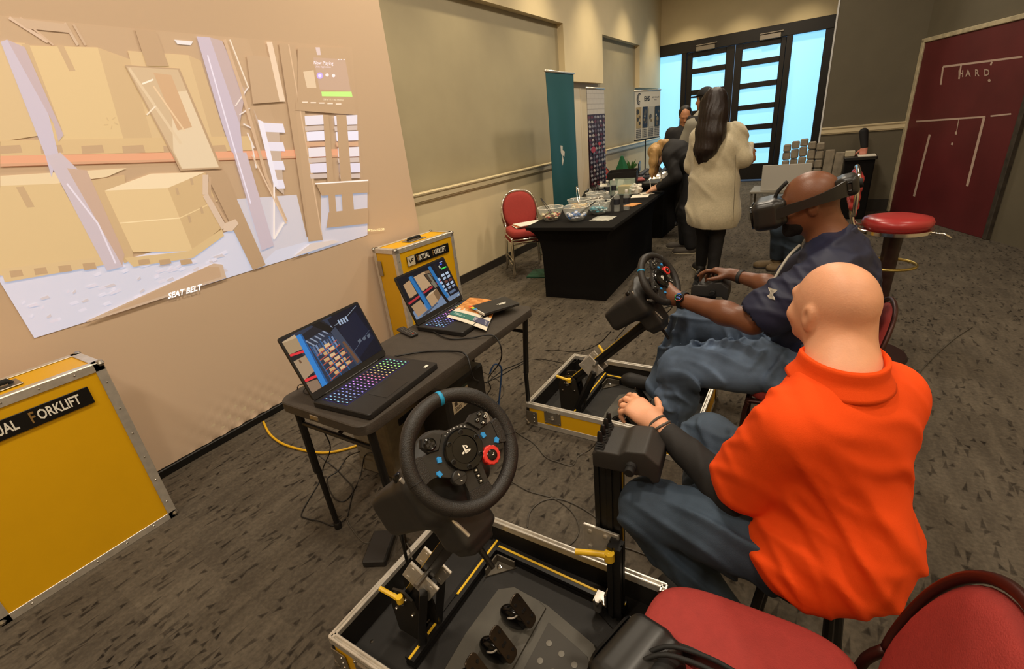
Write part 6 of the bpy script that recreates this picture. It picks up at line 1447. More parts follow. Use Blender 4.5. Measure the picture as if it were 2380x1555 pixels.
# ------------------------------------------------------------------ man in the orange polo
def orange_man():
    f = nrm((-0.74, 0.67, 0)); lf = Vector((0, 0, 1)).cross(f)      # lf: his left
    pel = V3((0.125, 1.165, 0.545)); chest = V3((0.115, 1.125, 0.875)); neck = V3((0.095, 1.108, 1.085))
    t = thing('person', 'seated man in a bright orange polo shirt and jeans, seen from behind', 'person', (0.12, 1.16, 0))
    hc = V3((0.072, 1.185, 1.180)); hf = nrm((-0.66, 0.75, 0.06))
    sl, sr = V3((0.025, 1.01, 0.96)), V3((0.205, 1.225, 0.96))
    el, wl_ = V3((-0.075, 1.12, 0.635)), V3((-0.318, 1.242, 0.722))
    er, wr = V3((0.20, 1.48, 0.74)), V3((0.05, 1.40, 0.665))
    hipL, kneeL, ankL = V3((0.075, 1.085, 0.535)), V3((-0.305, 1.105, 0.51)), V3((-0.09, 1.18, 0.11))
    hipR, kneeR, ankR = V3((0.195, 1.225, 0.535)), V3((-0.20, 1.455, 0.56)), V3((-0.20, 1.50, 0.11))
    # body
    s = SDF(); add_head(s, hc, hf, (0, 0, 1), 0.88)
    s.cone(hc + V3((0.02, -0.012, -0.05)), neck + V3((0, 0, -0.03)), 0.060, 0.064, 0.03); s.cone(hc + V3((0.03, -0.03, -0.06)), neck + V3((0.01, -0.01, -0.04)), 0.045, 0.058, 0.03)
    torso(s, pel, chest, neck, f, 0.92, 0.9)
    s.chain([sl, el, wl_], [0.045, 0.038, 0.026], 0.03); s.chain([sr, er, wr], [0.045, 0.038, 0.026], 0.03); s.cone(sl, sr, 0.05, 0.05, 0.05)
    s.chain([hipL, kneeL, ankL], [0.07, 0.05, 0.035], 0.04); s.chain([hipR, kneeR, ankR], [0.07, 0.05, 0.035], 0.04)
    hd = nrm((-0.80, 0.40, 0.24))
    add_hand(s, wl_ + hd * 0.01, hd, (-0.10, 0.12, -1), (0.35, 0.9, 0.25), (20, 30, 42, 52), 7.0, 1.04, (0.45, 0.85, 0.1))
    add_hand(s, wr, (-0.95, 0.1, -0.18), (0, 0, -1), (0, -1, 0), (16, 16, 16, 16))
    body = s.build('body', 0.0052, SKIN_L, t, True)
    # polo
    s = SDF(); torso(s, pel + V3((0.0, 0.01, 0.01)), chest, neck, f, 0.94, 1.04, 0.008)
    s.cone(sl + V3((0.01, 0.015, -0.015)), sr + V3((-0.01, -0.015, -0.015)), 0.07, 0.07, 0.06); s.cone(neck + V3((0, 0, -0.054)), sl, 0.060, 0.055, 0.05); s.cone(neck + V3((0, 0, -0.054)), sr, 0.060, 0.055, 0.05)
    bl = V3((0.17, 1.09, 0.64)); s.ell(bl, (0.13, 0.12, 0.15), rows(f, lf, (0, 0, 1)), 0.08)
    s.ell(V3((0.145, 1.125, 0.56)), (0.165, 0.175, 0.11), rows(f, lf, (0, 0, 1)), 0.06)
    s.ell(hipL + V3((0.025, 0.0, 0.05)), 0.143, None, 0.06); s.ell(hipR + V3((0.0, 0.0, 0.04)), 0.128, None, 0.05)
    s.fn(folds(0.0075, 52, ((0.30, 0.32, 0.88), (0.62, 0.35, 0.55)), 3))
    dl = nrm(el - sl); dr = nrm(er - sr); s.cone(sl, sl + dl * 0.245, 0.072, 0.094, 0.014); s.cone(sr, sr + dr * 0.22, 0.068, 0.076, 0.03); s.fn(folds(0.005, 75, ((0.2, 0.6, 0.8), (0.8, 0.2, 0.5)), 17))
    # sleeve openings
    s.cone(sl + dl * 0.21, sl + dl * 0.40, 0.074, 0.094, 0.0, True)
    s.cut((0.15, 1.1, 0.474), (0.10, -0.08, -1))
    shirt = s.build('polo_shirt', 0.0058, ORANGE, t, True)
    b = MB(); p0 = sl + dl * 0.258; m = frame(p0, dl.orthogonal(), dl.cross(dl.orthogonal()))
    # collar: folded band round the neck
    polo_collar(t, neck + V3((0.004, 0.0, -0.010)), nrm((0.04, -0.10, 1)), f, 0.070, 0.082, ORANGE)
    # black undersleeve
    s = SDF(); s.chain([sl + dl * 0.2, el, el.lerp(wl_, 0.86)], [0.064, 0.058, 0.038], 0.035); fd = nrm(wl_ - el); s.cut(el.lerp(wl_, 0.90), fd); s.fn(folds(0.003, 60, ((0.3, 0.3, 0.9), (0.9, 0.1, 0.2)), 5)); s.cone(el.lerp(wl_, 0.7), wl_, 0.026, 0.029, 0.0, True)
    s.build('undersleeve', 0.005, M('charcoal_sleeve', '1c1a19', 0.75, bump=0.1, bscale=500), t, True)
    # jeans
    s = SDF(); torso(s, pel + V3((0.01, 0, -0.02)), pel + V3((0, 0, 0.08)), pel + V3((0, 0, 0.2)), f, 1.0, 1.1)
    for hp, kn, an in ((hipL, kneeL, ankL), (hipR, kneeR, ankR)):
        s.chain([hp, hp.lerp(kn, 0.5) + V3((0, 0, 0.012)), kn, kn.lerp(an, 0.45), an], [0.108, 0.097, 0.079, 0.072, 0.066], 0.035); s.ell(kn + V3((0, 0, 0.012)), 0.078, None, 0.03)
    s.fn(folds(0.016, 70, ((0.9, 0.2, 0.4), (0.3, 0.9, 0.5)), 9)); s.cut((0, 0, 0.70), (0, 0, 1)); s.cut((0, 0, 0.07), (0, 0, -1)); s.build('jeans', 0.006, DENIM2, t, True)
    shoe(t, ankL + V3((0.03, 0, -0.11)), ankL + V3((-0.21, 0.09, -0.11)), SHOE); shoe(t, ankR + V3((0.03, 0, -0.11)), ankR + V3((-0.22, 0.06, -0.11)), SHOE)
    for i, q in enumerate((0.955, 1.02)):
        c = el.lerp(wl_, q); d2 = nrm(fd + V3((0, 0, 0.25 - 0.3 * i))); m = frame(c, d2.orthogonal(), d2.cross(d2.orthogonal()))
        b = MB(m); b.tube([(0.0335 * math.cos(a), 0.0335 * math.sin(a), 0.002 * math.sin(a * 2)) for a in [k_ * math.pi / 14 for k_ in range(28)]], 0.0042, 8, closed=True); b.build('wrist_band', M('grey_silicone', '4a453f', 0.6), t, 180, True)
    # seat under him
    st = thing('stool', 'low dark stool under the man in the orange polo', 'stool', (0.115, 1.195, 0)); b = MB(); b.lathe([(0.135, 0.375), (0.145, 0.39), (0.145, 0.41), (0.13, 0.42), (0, 0.422)], 28); b.build('seat', BLKP, st)
    for k_ in range(4):
        a = k_ * math.pi / 2 + 0.6; b = MB(); b.tube([(0.11 * math.cos(a), 0.11 * math.sin(a), 0.378), (0.16 * math.cos(a), 0.16 * math.sin(a), 0.0)], 0.013, 8); b.build('leg', BLK, st)
    return t
orange_man()

# ------------------------------------------------------------------ player with the headset
HS_F = nrm((-0.975, 0.0, -0.20)); HS_C = V3((-0.005, 2.27, 1.230))
def vr_man():
    f = V3((-1, 0, 0)); yc = 2.27
    t = thing('person', 'seated player in a navy polo and blue jeans wearing a headset', 'person', (0.12, yc, 0))
    pel = V3((0.13, yc, 0.555)); chest = V3((0.125, yc, 0.90)); neck = V3((0.075, yc, 1.075))
    sl, sr = V3((0.095, 2.085, 0.985)), V3((0.11, 2.455, 0.985))
    el, wl_ = V3((-0.145, 2.045, 0.775)), V3((-0.478, 2.175, 0.800))
    er, wr = V3((-0.07, 2.60, 0.745)), V3((-0.295, 2.70, 0.768))
    hipL, kneeL, ankL = V3((0.10, 2.17, 0.515)), V3((-0.44, 2.095, 0.478)), V3((-0.475, 2.12, 0.13))
    hipR, kneeR, ankR = V3((0.10, 2.37, 0.525)), V3((-0.475, 2.455, 0.56)), V3((-0.61, 2.385, 0.185))
    s = SDF(); add_head(s, HS_C, HS_F, (0, 0, 1), 1.02)
    s.cone(HS_C + V3((0.03, 0, -0.05)), neck + V3((0.01, 0, -0.02)), 0.062, 0.070, 0.03); s.cone(HS_C + V3((0.065, 0, -0.05)), neck + V3((0.03, 0, 0)), 0.04, 0.055, 0.03)
    torso(s, pel, chest, neck, f, 0.95, 0.95); s.cone(sl, sr, 0.05, 0.05, 0.05)
    s.chain([sl, el, el.lerp(wl_, 0.35), wl_], [0.060, 0.050, 0.050, 0.030], 0.03); s.chain([sr, er, er.lerp(wr, 0.35), wr], [0.060, 0.050, 0.046, 0.029], 0.03)
    s.chain([hipL, kneeL, ankL], [0.07, 0.05, 0.035], 0.04); s.chain([hipR, kneeR, ankR], [0.07, 0.05, 0.035], 0.04)
    add_hand(s, wl_ + V3((-0.012, 0.004, 0.002)), (-0.93, 0.25, 0.10), (0.05, 0.80, -0.45), (0.0, 0.3, 0.9), (26, 42, 48, 52), 4.0, 1.06, (0.85, 0.55, 0.1))
    add_hand(s, wr + V3((-0.012, 0.004, 0.003)), (-0.90, 0.15, 0.16), (0.1, -0.25, -1), (0.1, -0.9, -0.2), (22, 34, 40, 46), 7.0, 1.06, (0.75, 0.6, 0.5))
    s.build('body', 0.0055, SKIN_D, t, True)
    s = SDF(); torso(s, pel + V3((0, 0, -0.02)), chest, neck, f, 1.10, 1.18, 0.012, 0.07)
    s.cone(sl + V3((0, 0.02, -0.02)), sr + V3((0, -0.02, -0.02)), 0.085, 0.085, 0.06); s.cone(neck + V3((0.02, 0, -0.03)), sl, 0.062, 0.062, 0.07); s.cone(neck + V3((0.02, 0, -0.03)), sr, 0.062, 0.062, 0.07)
    s.fn(folds(0.012, 55, ((0.6, 0.3, 0.7), (0.8, -0.2, -0.6)), 12))
    dl = nrm(el - sl); dr = nrm(er - sr); s.cone(sl, sl + dl * 0.255, 0.086, 0.104, 0.03); s.cone(sr, sr + dr * 0.22, 0.082, 0.098, 0.03); s.fn(folds(0.005, 75, ((0.2, 0.6, 0.8), (0.8, 0.2, 0.5)), 19))
    s.cone(sl + dl * 0.20, sl + dl * 0.40, 0.078, 0.098, 0.0, True); s.cone(sr + dr * 0.18, sr + dr * 0.36, 0.074, 0.09, 0.0, True); s.cut((0, 0, 0.47), (0, 0, -1))
    sh = s.build('polo_shirt', 0.0062, NAVY, t, True)
    polo_collar(t, neck + V3((0.016, 0, 0.002)), nrm((-0.30, 0, 1)), f, 0.076, 0.084, NAVY)
    b = MB(); b.tube([V3((-0.015, yc - 0.02, 1.055)), V3((-0.055, yc - 0.03, 1.00)), V3((-0.095, yc - 0.035, 0.90)), V3((-0.125, yc - 0.035, 0.80))], 0.006, 6, sm=3); b.build('white_piping', M('white_cloth', 'cfcabd', 0.7), t, 180, True)
    s = SDF(); torso(s, pel + V3((0, 0, -0.02)), pel + V3((0, 0, 0.06)), pel + V3((0, 0, 0.2)), f, 1.08, 1.15)
    for hp, kn, an, r0 in ((hipL, kneeL, ankL, 0.122), (hipR, kneeR, ankR, 0.118)):
        s.chain([hp, hp.lerp(kn, 0.5) + V3((0, 0, 0.02)), kn, kn.lerp(an, 0.5) + V3((0.02, 0, 0)), an], [r0, 0.112, 0.088, 0.085, 0.074], 0.04); s.ell(kn + V3((0.01, 0, 0.01)), 0.086, None, 0.03)
    s.fn(folds(0.018, 65, ((0.8, 0.2, 0.5), (0.2, 0.8, 0.6), (0.9, -0.3, -0.2)), 21)); s.cut((0, 0, 0.68), (0, 0, 1)); s.cut(ankL + V3((0, 0, -0.03)), (0, 0, -1)); s.build('jeans', 0.0062, DENIM, t, True)
    shoe(t, ankR + V3((0.05, 0.01, -0.055)), ankR + V3((-0.215, -0.03, -0.005)), SHOE); shoe(t, ankL + V3((0.06, 0, -0.098)), ankL + V3((-0.20, 0.02, -0.098)), SHOE)
    s = SDF(); bf, bu = HS_F, nrm(V3((0, 0, 1)) - HS_F * HS_F.z); br = bf.cross(bu); Rb = rows(br, bf, bu); s.ell(HS_C + bf * 0.036 - bu * 0.070, (0.062, 0.068, 0.060), Rb, 0.0); s.ell(HS_C + bf * 0.080 - bu * 0.110, (0.032, 0.026, 0.024), Rb, 0.02); s.ell(HS_C + bf * 0.11 - bu * 0.02, (0.05, 0.05, 0.045), Rb, 0.0, True); s.cut(HS_C - bu * 0.055, bu + bf * 0.15); s.cut(HS_C - bf * 0.012, -bf); s.build('beard', 0.0045, M('black_beard', '15100d', 0.9, bump=0.5, bscale=300), t, True)
    # watch
    fd = nrm(wl_ - el); c = el.lerp(wl_, 0.93); m = frame(c, fd.orthogonal(), fd.cross(fd.orthogonal()))
    b = MB(m); b.lathe([(0.040, -0.011), (0.042, -0.008), (0.042, 0.008), (0.040, 0.011)], 28, caps=False); b.build('watch_strap', BLKR, t, 180, True)
    out = nrm(V3((0.25, -0.85, 0.45)) - fd * V3((0.25, -0.85, 0.45)).dot(fd)); wc = c + out * 0.040; m = frame(wc, fd, fd.cross(out) * -1)
    if (m.to_3x3() @ V3((0, 0, 1))).dot(out) < 0: m = m @ Matrix.Diagonal((1, -1, -1, 1))
    b = MB(m); b.lathe([(0.021, -0.004), (0.022, 0.004), (0.020, 0.008), (0.0185, 0.009)], 28); w_ = b.build('watch', BLK, t, 40, True)
    A = Art(lambda x, y: m @ V3((-x, y, 0.0092)), out, 0.00003); A.disc(0, 0, 0.0185, '0a0a10', 24)
    for k_ in range(20):
        a = k_ * 0.27; A.line([(0.0165 * math.cos(a), 0.0165 * math.sin(a)), (0.0165 * math.cos(a + .25), 0.0165 * math.sin(a + .25))], 0.002, ('d05040', '40b060', '4080d0')[k_ // 7])
    A.text('02:05', 0, 0, 0.0095, '8ab0ff', 0.9, fx=lambda a, bb: (a, bb + 0.001)); A.line([(-0.003, -0.008), (0.003, -0.010)], 0.0015, 'd0d8f0'); A.build('watch_face', attr_mat('watch_glow', 0.2, base='050508', emit=0.9), w_)
    fd = nrm(wr - er); c = er.lerp(wr, 0.90); m = frame(c, fd.orthogonal(), fd.cross(fd.orthogonal())); b = MB(m); b.lathe([(0.036, -0.010), (0.038, -0.008), (0.038, 0.008), (0.036, 0.010)], 28, caps=False); b.build('wrist_band', M('grey_band', '2a2826', 0.6), t, 180, True)
    b = MB(); rc = wl_ + V3((-0.105, 0.03, -0.022)); b.tube([rc + V3((0.003 * math.cos(a), 0.0105 * math.cos(a), 0.0115 * math.sin(a))) for a in [k_ * 0.5236 for k_ in range(12)]], 0.0018, 6, closed=True); b.build('ring', CHROME, t, 180, True)
    # sleeve emblem
    p, n = surf_hit(sh, 1795, 683)
    if p is not None:
        m = frame(p + n * 0.004, V3((0, 0, 1)).cross(n), (0.25, 0, 1)); b = MB(m)
        for sg in (1, -1): b.prism([(-0.021, sg * 0.020), (-0.013, sg * 0.008), (0, sg * 0.0035), (0.013, sg * 0.008), (0.021, sg * 0.020), (0.010, sg * 0.013), (0.006, sg * -0.004), (-0.006, sg * -0.004), (-0.010, sg * 0.013)], 0, 0.001)
        b.build('sleeve_emblem', WHITEP, t, 0, True)
    return t
vr_man()

def headset(label, C, f, u, worn=True):
    f = nrm(f); u = nrm(Vector(u) - f * Vector(u).dot(f)); r = f.cross(u); m = Matrix.Identity(4)
    for i in range(3): m[i][0] = r[i]; m[i][1] = f[i]; m[i][2] = u[i]; m[i][3] = C[i]
    t = thing('vr_headset', label, 'headset', tuple(C), 0, 'virtual reality headsets')
    iv = mtx(t).inverted() @ m
    def sb(name, s, h, mat):
        me = s.mesh(name, h); me.transform(iv); return link_mesh(name, me, mat, t, 180)
    HP = M('headset_plastic', '1f1d1b', 0.35)
    s = SDF(); s.box((0, 0.150, -0.018), (0.096, 0.054, 0.060), 0.030); s.box((0, 0.115, -0.015), (0.084, 0.04, 0.052), 0.02, None, 0.01); s.ell((0, 0.17, -0.088), (0.03, 0.06, 0.03), None, 0.0, True); s.ell((0, 0.055, -0.02), (0.072, 0.055, 0.075), None, 0.01, True)
    sb('visor', s, 0.0045, HP)
    b = MB(iv); b.prism(rrect(0.165, 0.100, 0.035, 5), 0, 0.006, T(0, 0.201, -0.018) @ RX(-math.pi / 2) @ RZ(0)); v = b.build('front_plate', M('gloss_black', '0b0a0a', 0.18), t)
    for (a, c_) in ((-0.06, 0.02), (0.06, 0.02), (-0.055, -0.025), (0.055, -0.025)):
        b = MB(iv @ T(a, 0.206, -0.018 + c_) @ RX(-math.pi / 2)); b.lathe([(0.008, 0), (0.008, 0.002), (0.006, 0.003), (0, 0.002)], 14); b.build('camera_lens', M('lens_gloss', '15151a', 0.05), t)
    # rigid side band from visor to rear cradle
    for sd in (-1, 1):
        pts = [(sd * 0.088, 0.13, -0.022, 0.020), (sd * 0.092, 0.07, -0.006, 0.020), (sd * 0.094, 0.01, 0.004, 0.017), (sd * 0.090, -0.05, 0.014, 0.020), (sd * 0.070, -0.11, 0.026, 0.028), (sd * 0.025, -0.138, 0.030, 0.034)]
        pp = smooth_path([Vector(p[:3]) for p in pts], 5); hh = np.interp(np.linspace(0, 1, len(pp)), np.linspace(0, 1, len(pts)), [p[3] for p in pts])
        b = MB(iv); vs = []; fs = []
        for i, p in enumerate(pp):
            tg = (pp[min(i + 1, len(pp) - 1)] - pp[max(i - 1, 0)]).normalized(); nn = tg.cross(Vector((0, 0, 1))).normalized() * sd
            for (a, c_) in ((0.006, 1), (0.006, -1), (-0.004, -1), (-0.004, 1)): vs.append(p + nn * a + Vector((0, 0, c_ * hh[i])))
        for i in range(len(pp) - 1):
            for k_ in range(4): a = i * 4 + k_; c_ = i * 4 + (k_ + 1) % 4; fs.append((a, c_, c_ + 4, a + 4))
        b.add(vs, fs); b.build('side_band', HP, t, 40)
    s = SDF(); s.box((0, -0.132, 0.032), (0.062, 0.030, 0.038), 0.022); s.box((0, -0.10, 0.032), (0.05, 0.015, 0.03), 0.01, None, 0.02); sb('rear_cradle', s, 0.005, HP)
    b = MB(iv); b.lathe([(0.018, 0), (0.018, 0.012), (0.014, 0.014)], 18, T(0, -0.16, 0.03) @ RX(math.pi / 2)); b.build('dial', BLKR, t)
    top = [(0, 0.12, 0.035), (0, 0.105, 0.062), (0, 0.07, 0.092)] if worn else [(0, 0.12, 0.035), (0.03, 0.08, 0.055), (0.06, 0.0, 0.05), (0.05, -0.08, 0.055), (0.02, -0.125, 0.06)]
    for off in (-0.012, 0.012):
        b = MB(iv); b.tube([Vector(p) + Vector((off, 0, 0)) for p in top], 0.007 if worn else 0.005, 8, sm=4); b.build('top_strap', BLKR, t, 180)
    if not worn:
        s = SDF(); s.ell((0, 0.085, -0.015), (0.078, 0.035, 0.055), None); s.ell((0, 0.06, -0.015), (0.062, 0.05, 0.042), None, 0.0, True); sb('face_pad', s, 0.005, BLKR)
    return t
headset('black headset worn by the seated player in the navy polo', HS_C, HS_F, (0, 0, 1))
headset('black headset lying on the empty red foreground chair', (-0.055, 0.585, 0.574), (-0.95, 0.26, -0.12), (-0.10, 0.10, 1), False)

# ------------------------------------------------------------------ standing visitors
def limb(s, pts, rs, k=0.04): s.chain([Vector(p) for p in pts], rs, k)
def coat_woman():
    o = V3((-0.83, 5.05, 0)); t = thing('person', 'standing woman in a long cream coat with dark hair down her back', 'person', tuple(o))
    f = nrm((-0.25, 1, 0)); rt = f.cross(Vector((0, 0, 1)))
    P = lambda a, b, c: o + rt * a + f * b + Vector((0, 0, c))
    hc = P(-0.03, 0.02, 1.655); s = SDF(); add_head(s, hc, nrm((-0.55, 0.83, 0.05)), (0, 0, 1), 0.94, ears=False)
    s.cone(hc + V3((0, 0, -0.06)), P(0, 0, 1.44), 0.05, 0.055, 0.03); torso(s, P(0, 0, 0.95), P(0, 0, 1.25), P(0, 0, 1.46), f, 0.85, 0.85)
    el, wr = P(0.235, -0.03, 1.17), P(0.295, 0.12, 1.255); s.chain([P(0.16, 0, 1.38), el, wr], [0.045, 0.04, 0.026]); s.chain([P(-0.16, 0, 1.38), P(-0.20, 0.08, 1.12), P(-0.08, 0.24, 1.1)], [0.045, 0.04, 0.026])
    add_hand(s, wr, (0.35, 0.05, -0.7), (-0.6, 0.5, -0.3), (0.0, 1, 0.2), (20, 25, 28, 30), 5.0, 0.98); add_hand(s, P(-0.08, 0.24, 1.1), (0.4, 0.8, 0), (0, 0, -1), (0.5, 0, 0), (15, 15, 15, 15))
    s.chain([P(0.09, 0, 0.9), P(0.08, 0.03, 0.5), P(0.05, -0.03, 0.1)], [0.07, 0.05, 0.035]); s.chain([P(-0.09, 0, 0.9), P(-0.05, 0.1, 0.5), P(-0.05, 0.22, 0.1)], [0.07, 0.05, 0.035]); s.build('body', 0.009, SKIN_M, t, True)
    s = SDF(); torso(s, P(0, 0, 0.96), P(0, 0, 1.24), P(0, 0, 1.46), f, 1.12, 1.2, 0.02); s.cone(P(-0.15, 0, 1.385), P(0.15, 0, 1.385), 0.075, 0.075, 0.05); s.cone(P(0, 0, 1.46), P(0.15, 0, 1.39), 0.06, 0.06, 0.05)
    R = rows(rt, f, (0, 0, 1)); s.ell(P(0.01, 0, 0.80), (0.235, 0.19, 0.32), R, 0.08); s.ell(P(0.02, 0, 0.64), (0.25, 0.20, 0.2), R, 0.08)
    s.chain([P(0.17, 0, 1.38), el, el.lerp(wr, 0.75)], [0.082, 0.078, 0.062], 0.04); s.chain([P(-0.15, 0, 1.38), P(-0.19, 0.08, 1.12), P(-0.11, 0.21, 1.1)], [0.078, 0.07, 0.06], 0.04)
    s.fn(folds(0.014, 22, ((0.9, 0.2, 0.15), (0.5, 0.4, 0.6)), 31)); s.cut(P(0, 0, 0.56), (-0.1, 0.1, -1)); s.build('coat', 0.009, M('cream_wool_coat', 'b8ad92', 0.9, bump=0.6, bscale=160, var=0.08, vscale=60, sheen=0.3), t, True)
    s = SDF(); s.chain([P(0.08, 0, 0.75), P(0.075, 0.03, 0.48), P(0.05, -0.03, 0.10)], [0.10, 0.072, 0.055]); s.chain([P(-0.08, 0, 0.75), P(-0.05, 0.1, 0.48), P(-0.05, 0.22, 0.10)], [0.10, 0.072, 0.055]); s.fn(folds(0.006, 40, ((0.3, 0.3, 0.9),), 3)); s.cut((0, 0, 0.05), (0, 0, -1)); s.build('trousers', 0.009, BLKCLOTH, t, True)
    shoe(t, P(0.05, -0.06, 0), P(0.03, 0.18, 0), SHOE, SOLE, 0.008); shoe(t, P(-0.05, 0.19, 0), P(-0.09, 0.42, 0), SHOE, SOLE, 0.008)
    s = SDF(); s.ell(hc + V3((0, 0, 0.02)), (0.098, 0.108, 0.105), None, 0.03)
    bk = -f * 0.085
    s.chain([hc + bk * 0.7 + V3((0, 0, 0.03)), hc + bk * 1.2 + V3((0, 0, -0.10)), P(-0.04, -0.125, 1.40), P(-0.075, -0.15, 1.28), P(-0.09, -0.15, 1.18)], [0.10, 0.102, 0.10, 0.075, 0.02], 0.05)
    s.chain([hc + bk * .3 + rt * -0.06, P(-0.12, -0.08, 1.44), P(-0.14, -0.11, 1.28), P(-0.14, -0.12, 1.16)], [0.06, 0.06, 0.05, 0.015], 0.05)
    s.ell(hc + nrm((-0.55, 0.83, 0)) * 0.10 + V3((0, 0, -0.04)), (0.06, 0.06, 0.09), None, 0.02, True)
    s.fn(folds(0.004, 150, ((1, 0.4, 0.04), (0.9, -0.3, 0.06)), 8)); s.build('hair', 0.008, M('dark_brown_hair', '1d110e', 0.4, bump=0.6, bscale=14, stretch=(22, 22, 1.5)), t, True)
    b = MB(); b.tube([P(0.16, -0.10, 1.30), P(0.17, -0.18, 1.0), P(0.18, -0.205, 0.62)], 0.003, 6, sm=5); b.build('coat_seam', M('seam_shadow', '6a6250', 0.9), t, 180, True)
coat_woman()
def bending_woman():
    o = V3((-1.38, 6.12, 0)); t = thing('person', 'blonde woman in black bending over the table to write', 'person', tuple(o))
    pel = V3((-1.22, 6.22, 0.98)); chest = V3((-1.42, 6.17, 1.17)); neck = V3((-1.56, 6.13, 1.23)); hc = V3((-1.665, 6.10, 1.19)); hf = nrm((-0.62, -0.10, -0.78))
    s = SDF(); add_head(s, hc, hf, (-0.75, -0.1, 0.6), 0.94, ears=False); s.cone(hc + V3((0.05, 0, 0.02)), neck, 0.05, 0.055, 0.03); torso(s, pel, chest, neck, (-0.4, 0, -1), 0.85, 0.8)
    wl_, wr = V3((-1.60, 5.93, 0.815)), V3((-1.62, 6.06, 0.82)); el, er = V3((-1.38, 5.93, 0.93)), V3((-1.40, 6.30, 0.93))
    s.chain([V3((-1.50, 6.00, 1.17)), el, wl_], [0.045, 0.04, 0.027]); s.chain([V3((-1.50, 6.29, 1.17)), er, wr], [0.045, 0.04, 0.027])
    add_hand(s, wl_, (-0.9, 0.1, -0.25), (0, 0.2, -1), (0, 1, 0), (14, 14, 16, 18), 5, 0.95); add_hand(s, wr, (-0.9, -0.2, -0.25), (0, -0.2, -1), (0, -1, 0.3), (35, 40, 45, 50), 2, 0.95)
    s.chain([V3((-1.24, 6.12, 0.9)), V3((-1.28, 6.02, 0.5)), V3((-1.20, 6.02, 0.1))], [0.07, 0.05, 0.035]); s.chain([V3((-1.24, 6.30, 0.9)), V3((-1.36, 6.28, 0.5)), V3((-1.33, 6.26, 0.1))], [0.07, 0.05, 0.035]); s.build('body', 0.008, M('fair_skin', 'd0a084', 0.5, bump=0.1), t, True)
    s = SDF(); torso(s, pel, chest, neck, (-0.4, 0, -1), 1.05, 1.05, 0.02); s.cone(V3((-1.49, 6.00, 1.17)), V3((-1.49, 6.28, 1.17)), 0.08, 0.08, 0.05); s.chain([V3((-1.50, 6.00, 1.17)), el, el.lerp(wl_, 0.9)], [0.075, 0.065, 0.045]); s.chain([V3((-1.50, 6.29, 1.17)), er, er.lerp(wr, 0.9)], [0.075, 0.065, 0.045]); s.fn(folds(0.01, 30, ((0.6, 0.3, 0.7), (0.8, -0.2, -0.6)), 2)); s.build('jacket', 0.009, BLKCLOTH, t, True)
    s = SDF(); s.ell(pel, (0.16, 0.19, 0.15), None, 0.05)
    for (h_, k_, a_) in ((V3((-1.24, 6.12, 0.9)), V3((-1.28, 6.02, 0.5)), V3((-1.20, 6.02, 0.1))), (V3((-1.24, 6.30, 0.9)), V3((-1.36, 6.28, 0.5)), V3((-1.33, 6.26, 0.1)))): s.chain([h_, k_, a_], [0.11, 0.085, 0.07], 0.04)
    s.fn(folds(0.008, 36, ((0.3, 0.3, 0.9), (0.8, 0.1, 0.3)), 4)); s.cut((0, 0, 0.06), (0, 0, -1)); s.build('trousers', 0.009, BLKCLOTH, t, True)
    shoe(t, (-1.17, 6.02, 0), (-1.41, 5.99, 0), M('grey_trainer', '4a433c', 0.7), SOLE, 0.008); shoe(t, (-1.30, 6.27, 0), (-1.55, 6.25, 0), M('grey_trainer', '4a433c', 0.7), SOLE, 0.008)
    s = SDF(); u = nrm((-0.75, -0.1, 0.6)); s.ell(hc + u * 0.02 - hf * 0.015, (0.098, 0.095, 0.10), None, 0.03); s.chain([hc + V3((0.06, 0, 0.09)), hc + V3((0.12, 0, 0.12)), hc + V3((0.06, -0.02, 0.12))], [0.05, 0.03, 0.04])
    for dy in (-0.085, 0.085): s.chain([hc + V3((0.0, dy, 0.04)), hc + V3((-0.01, dy * 1.1, -0.08)), hc + V3((-0.03, dy * 0.9, -0.20)), hc + V3((-0.03, dy * 0.8, -0.27))], [0.055, 0.045, 0.03, 0.012], 0.04)
    s.ell(hc + hf * 0.11, (0.075, 0.06, 0.075), None, 0.02, True); s.fn(folds(0.004, 130, ((0.3, 1, 0.1), (0.9, 0.6, 0.1)), 6)); s.build('hair', 0.007, M('blonde_hair', 'b08c5a', 0.45, bump=0.6, bscale=14, stretch=(20, 20, 1.5), var=0.3, vscale=3), t, True)
    b = MB(); b.tube([hc + V3((0.03, -0.07, -0.02)), V3((-1.60, 6.05, 1.0)), V3((-1.585, 6.05, 0.90))], 0.004, 6, sm=3); b.build('lanyard', M('lanyard_grey', '6a6058', 0.7), t, 180, True)
    b = MB(); b.box((-1.585, 6.05, 0.855), (0.012, 0.065, 0.09), bev=0.002); b.build('badge', M('badge_tan', 'b8ab90', 0.6), t, 35, True)
    b = MB(); b.cyl((-1.70, 6.02, 0.765), (-1.73, 6.05, 0.90), 0.004, 8); o2 = b.build('pen', M('white_pen', 'd8d4cc', 0.4)); tag(o2, 'white pen in the writing hand of the blonde woman', 'pen')
bending_woman()
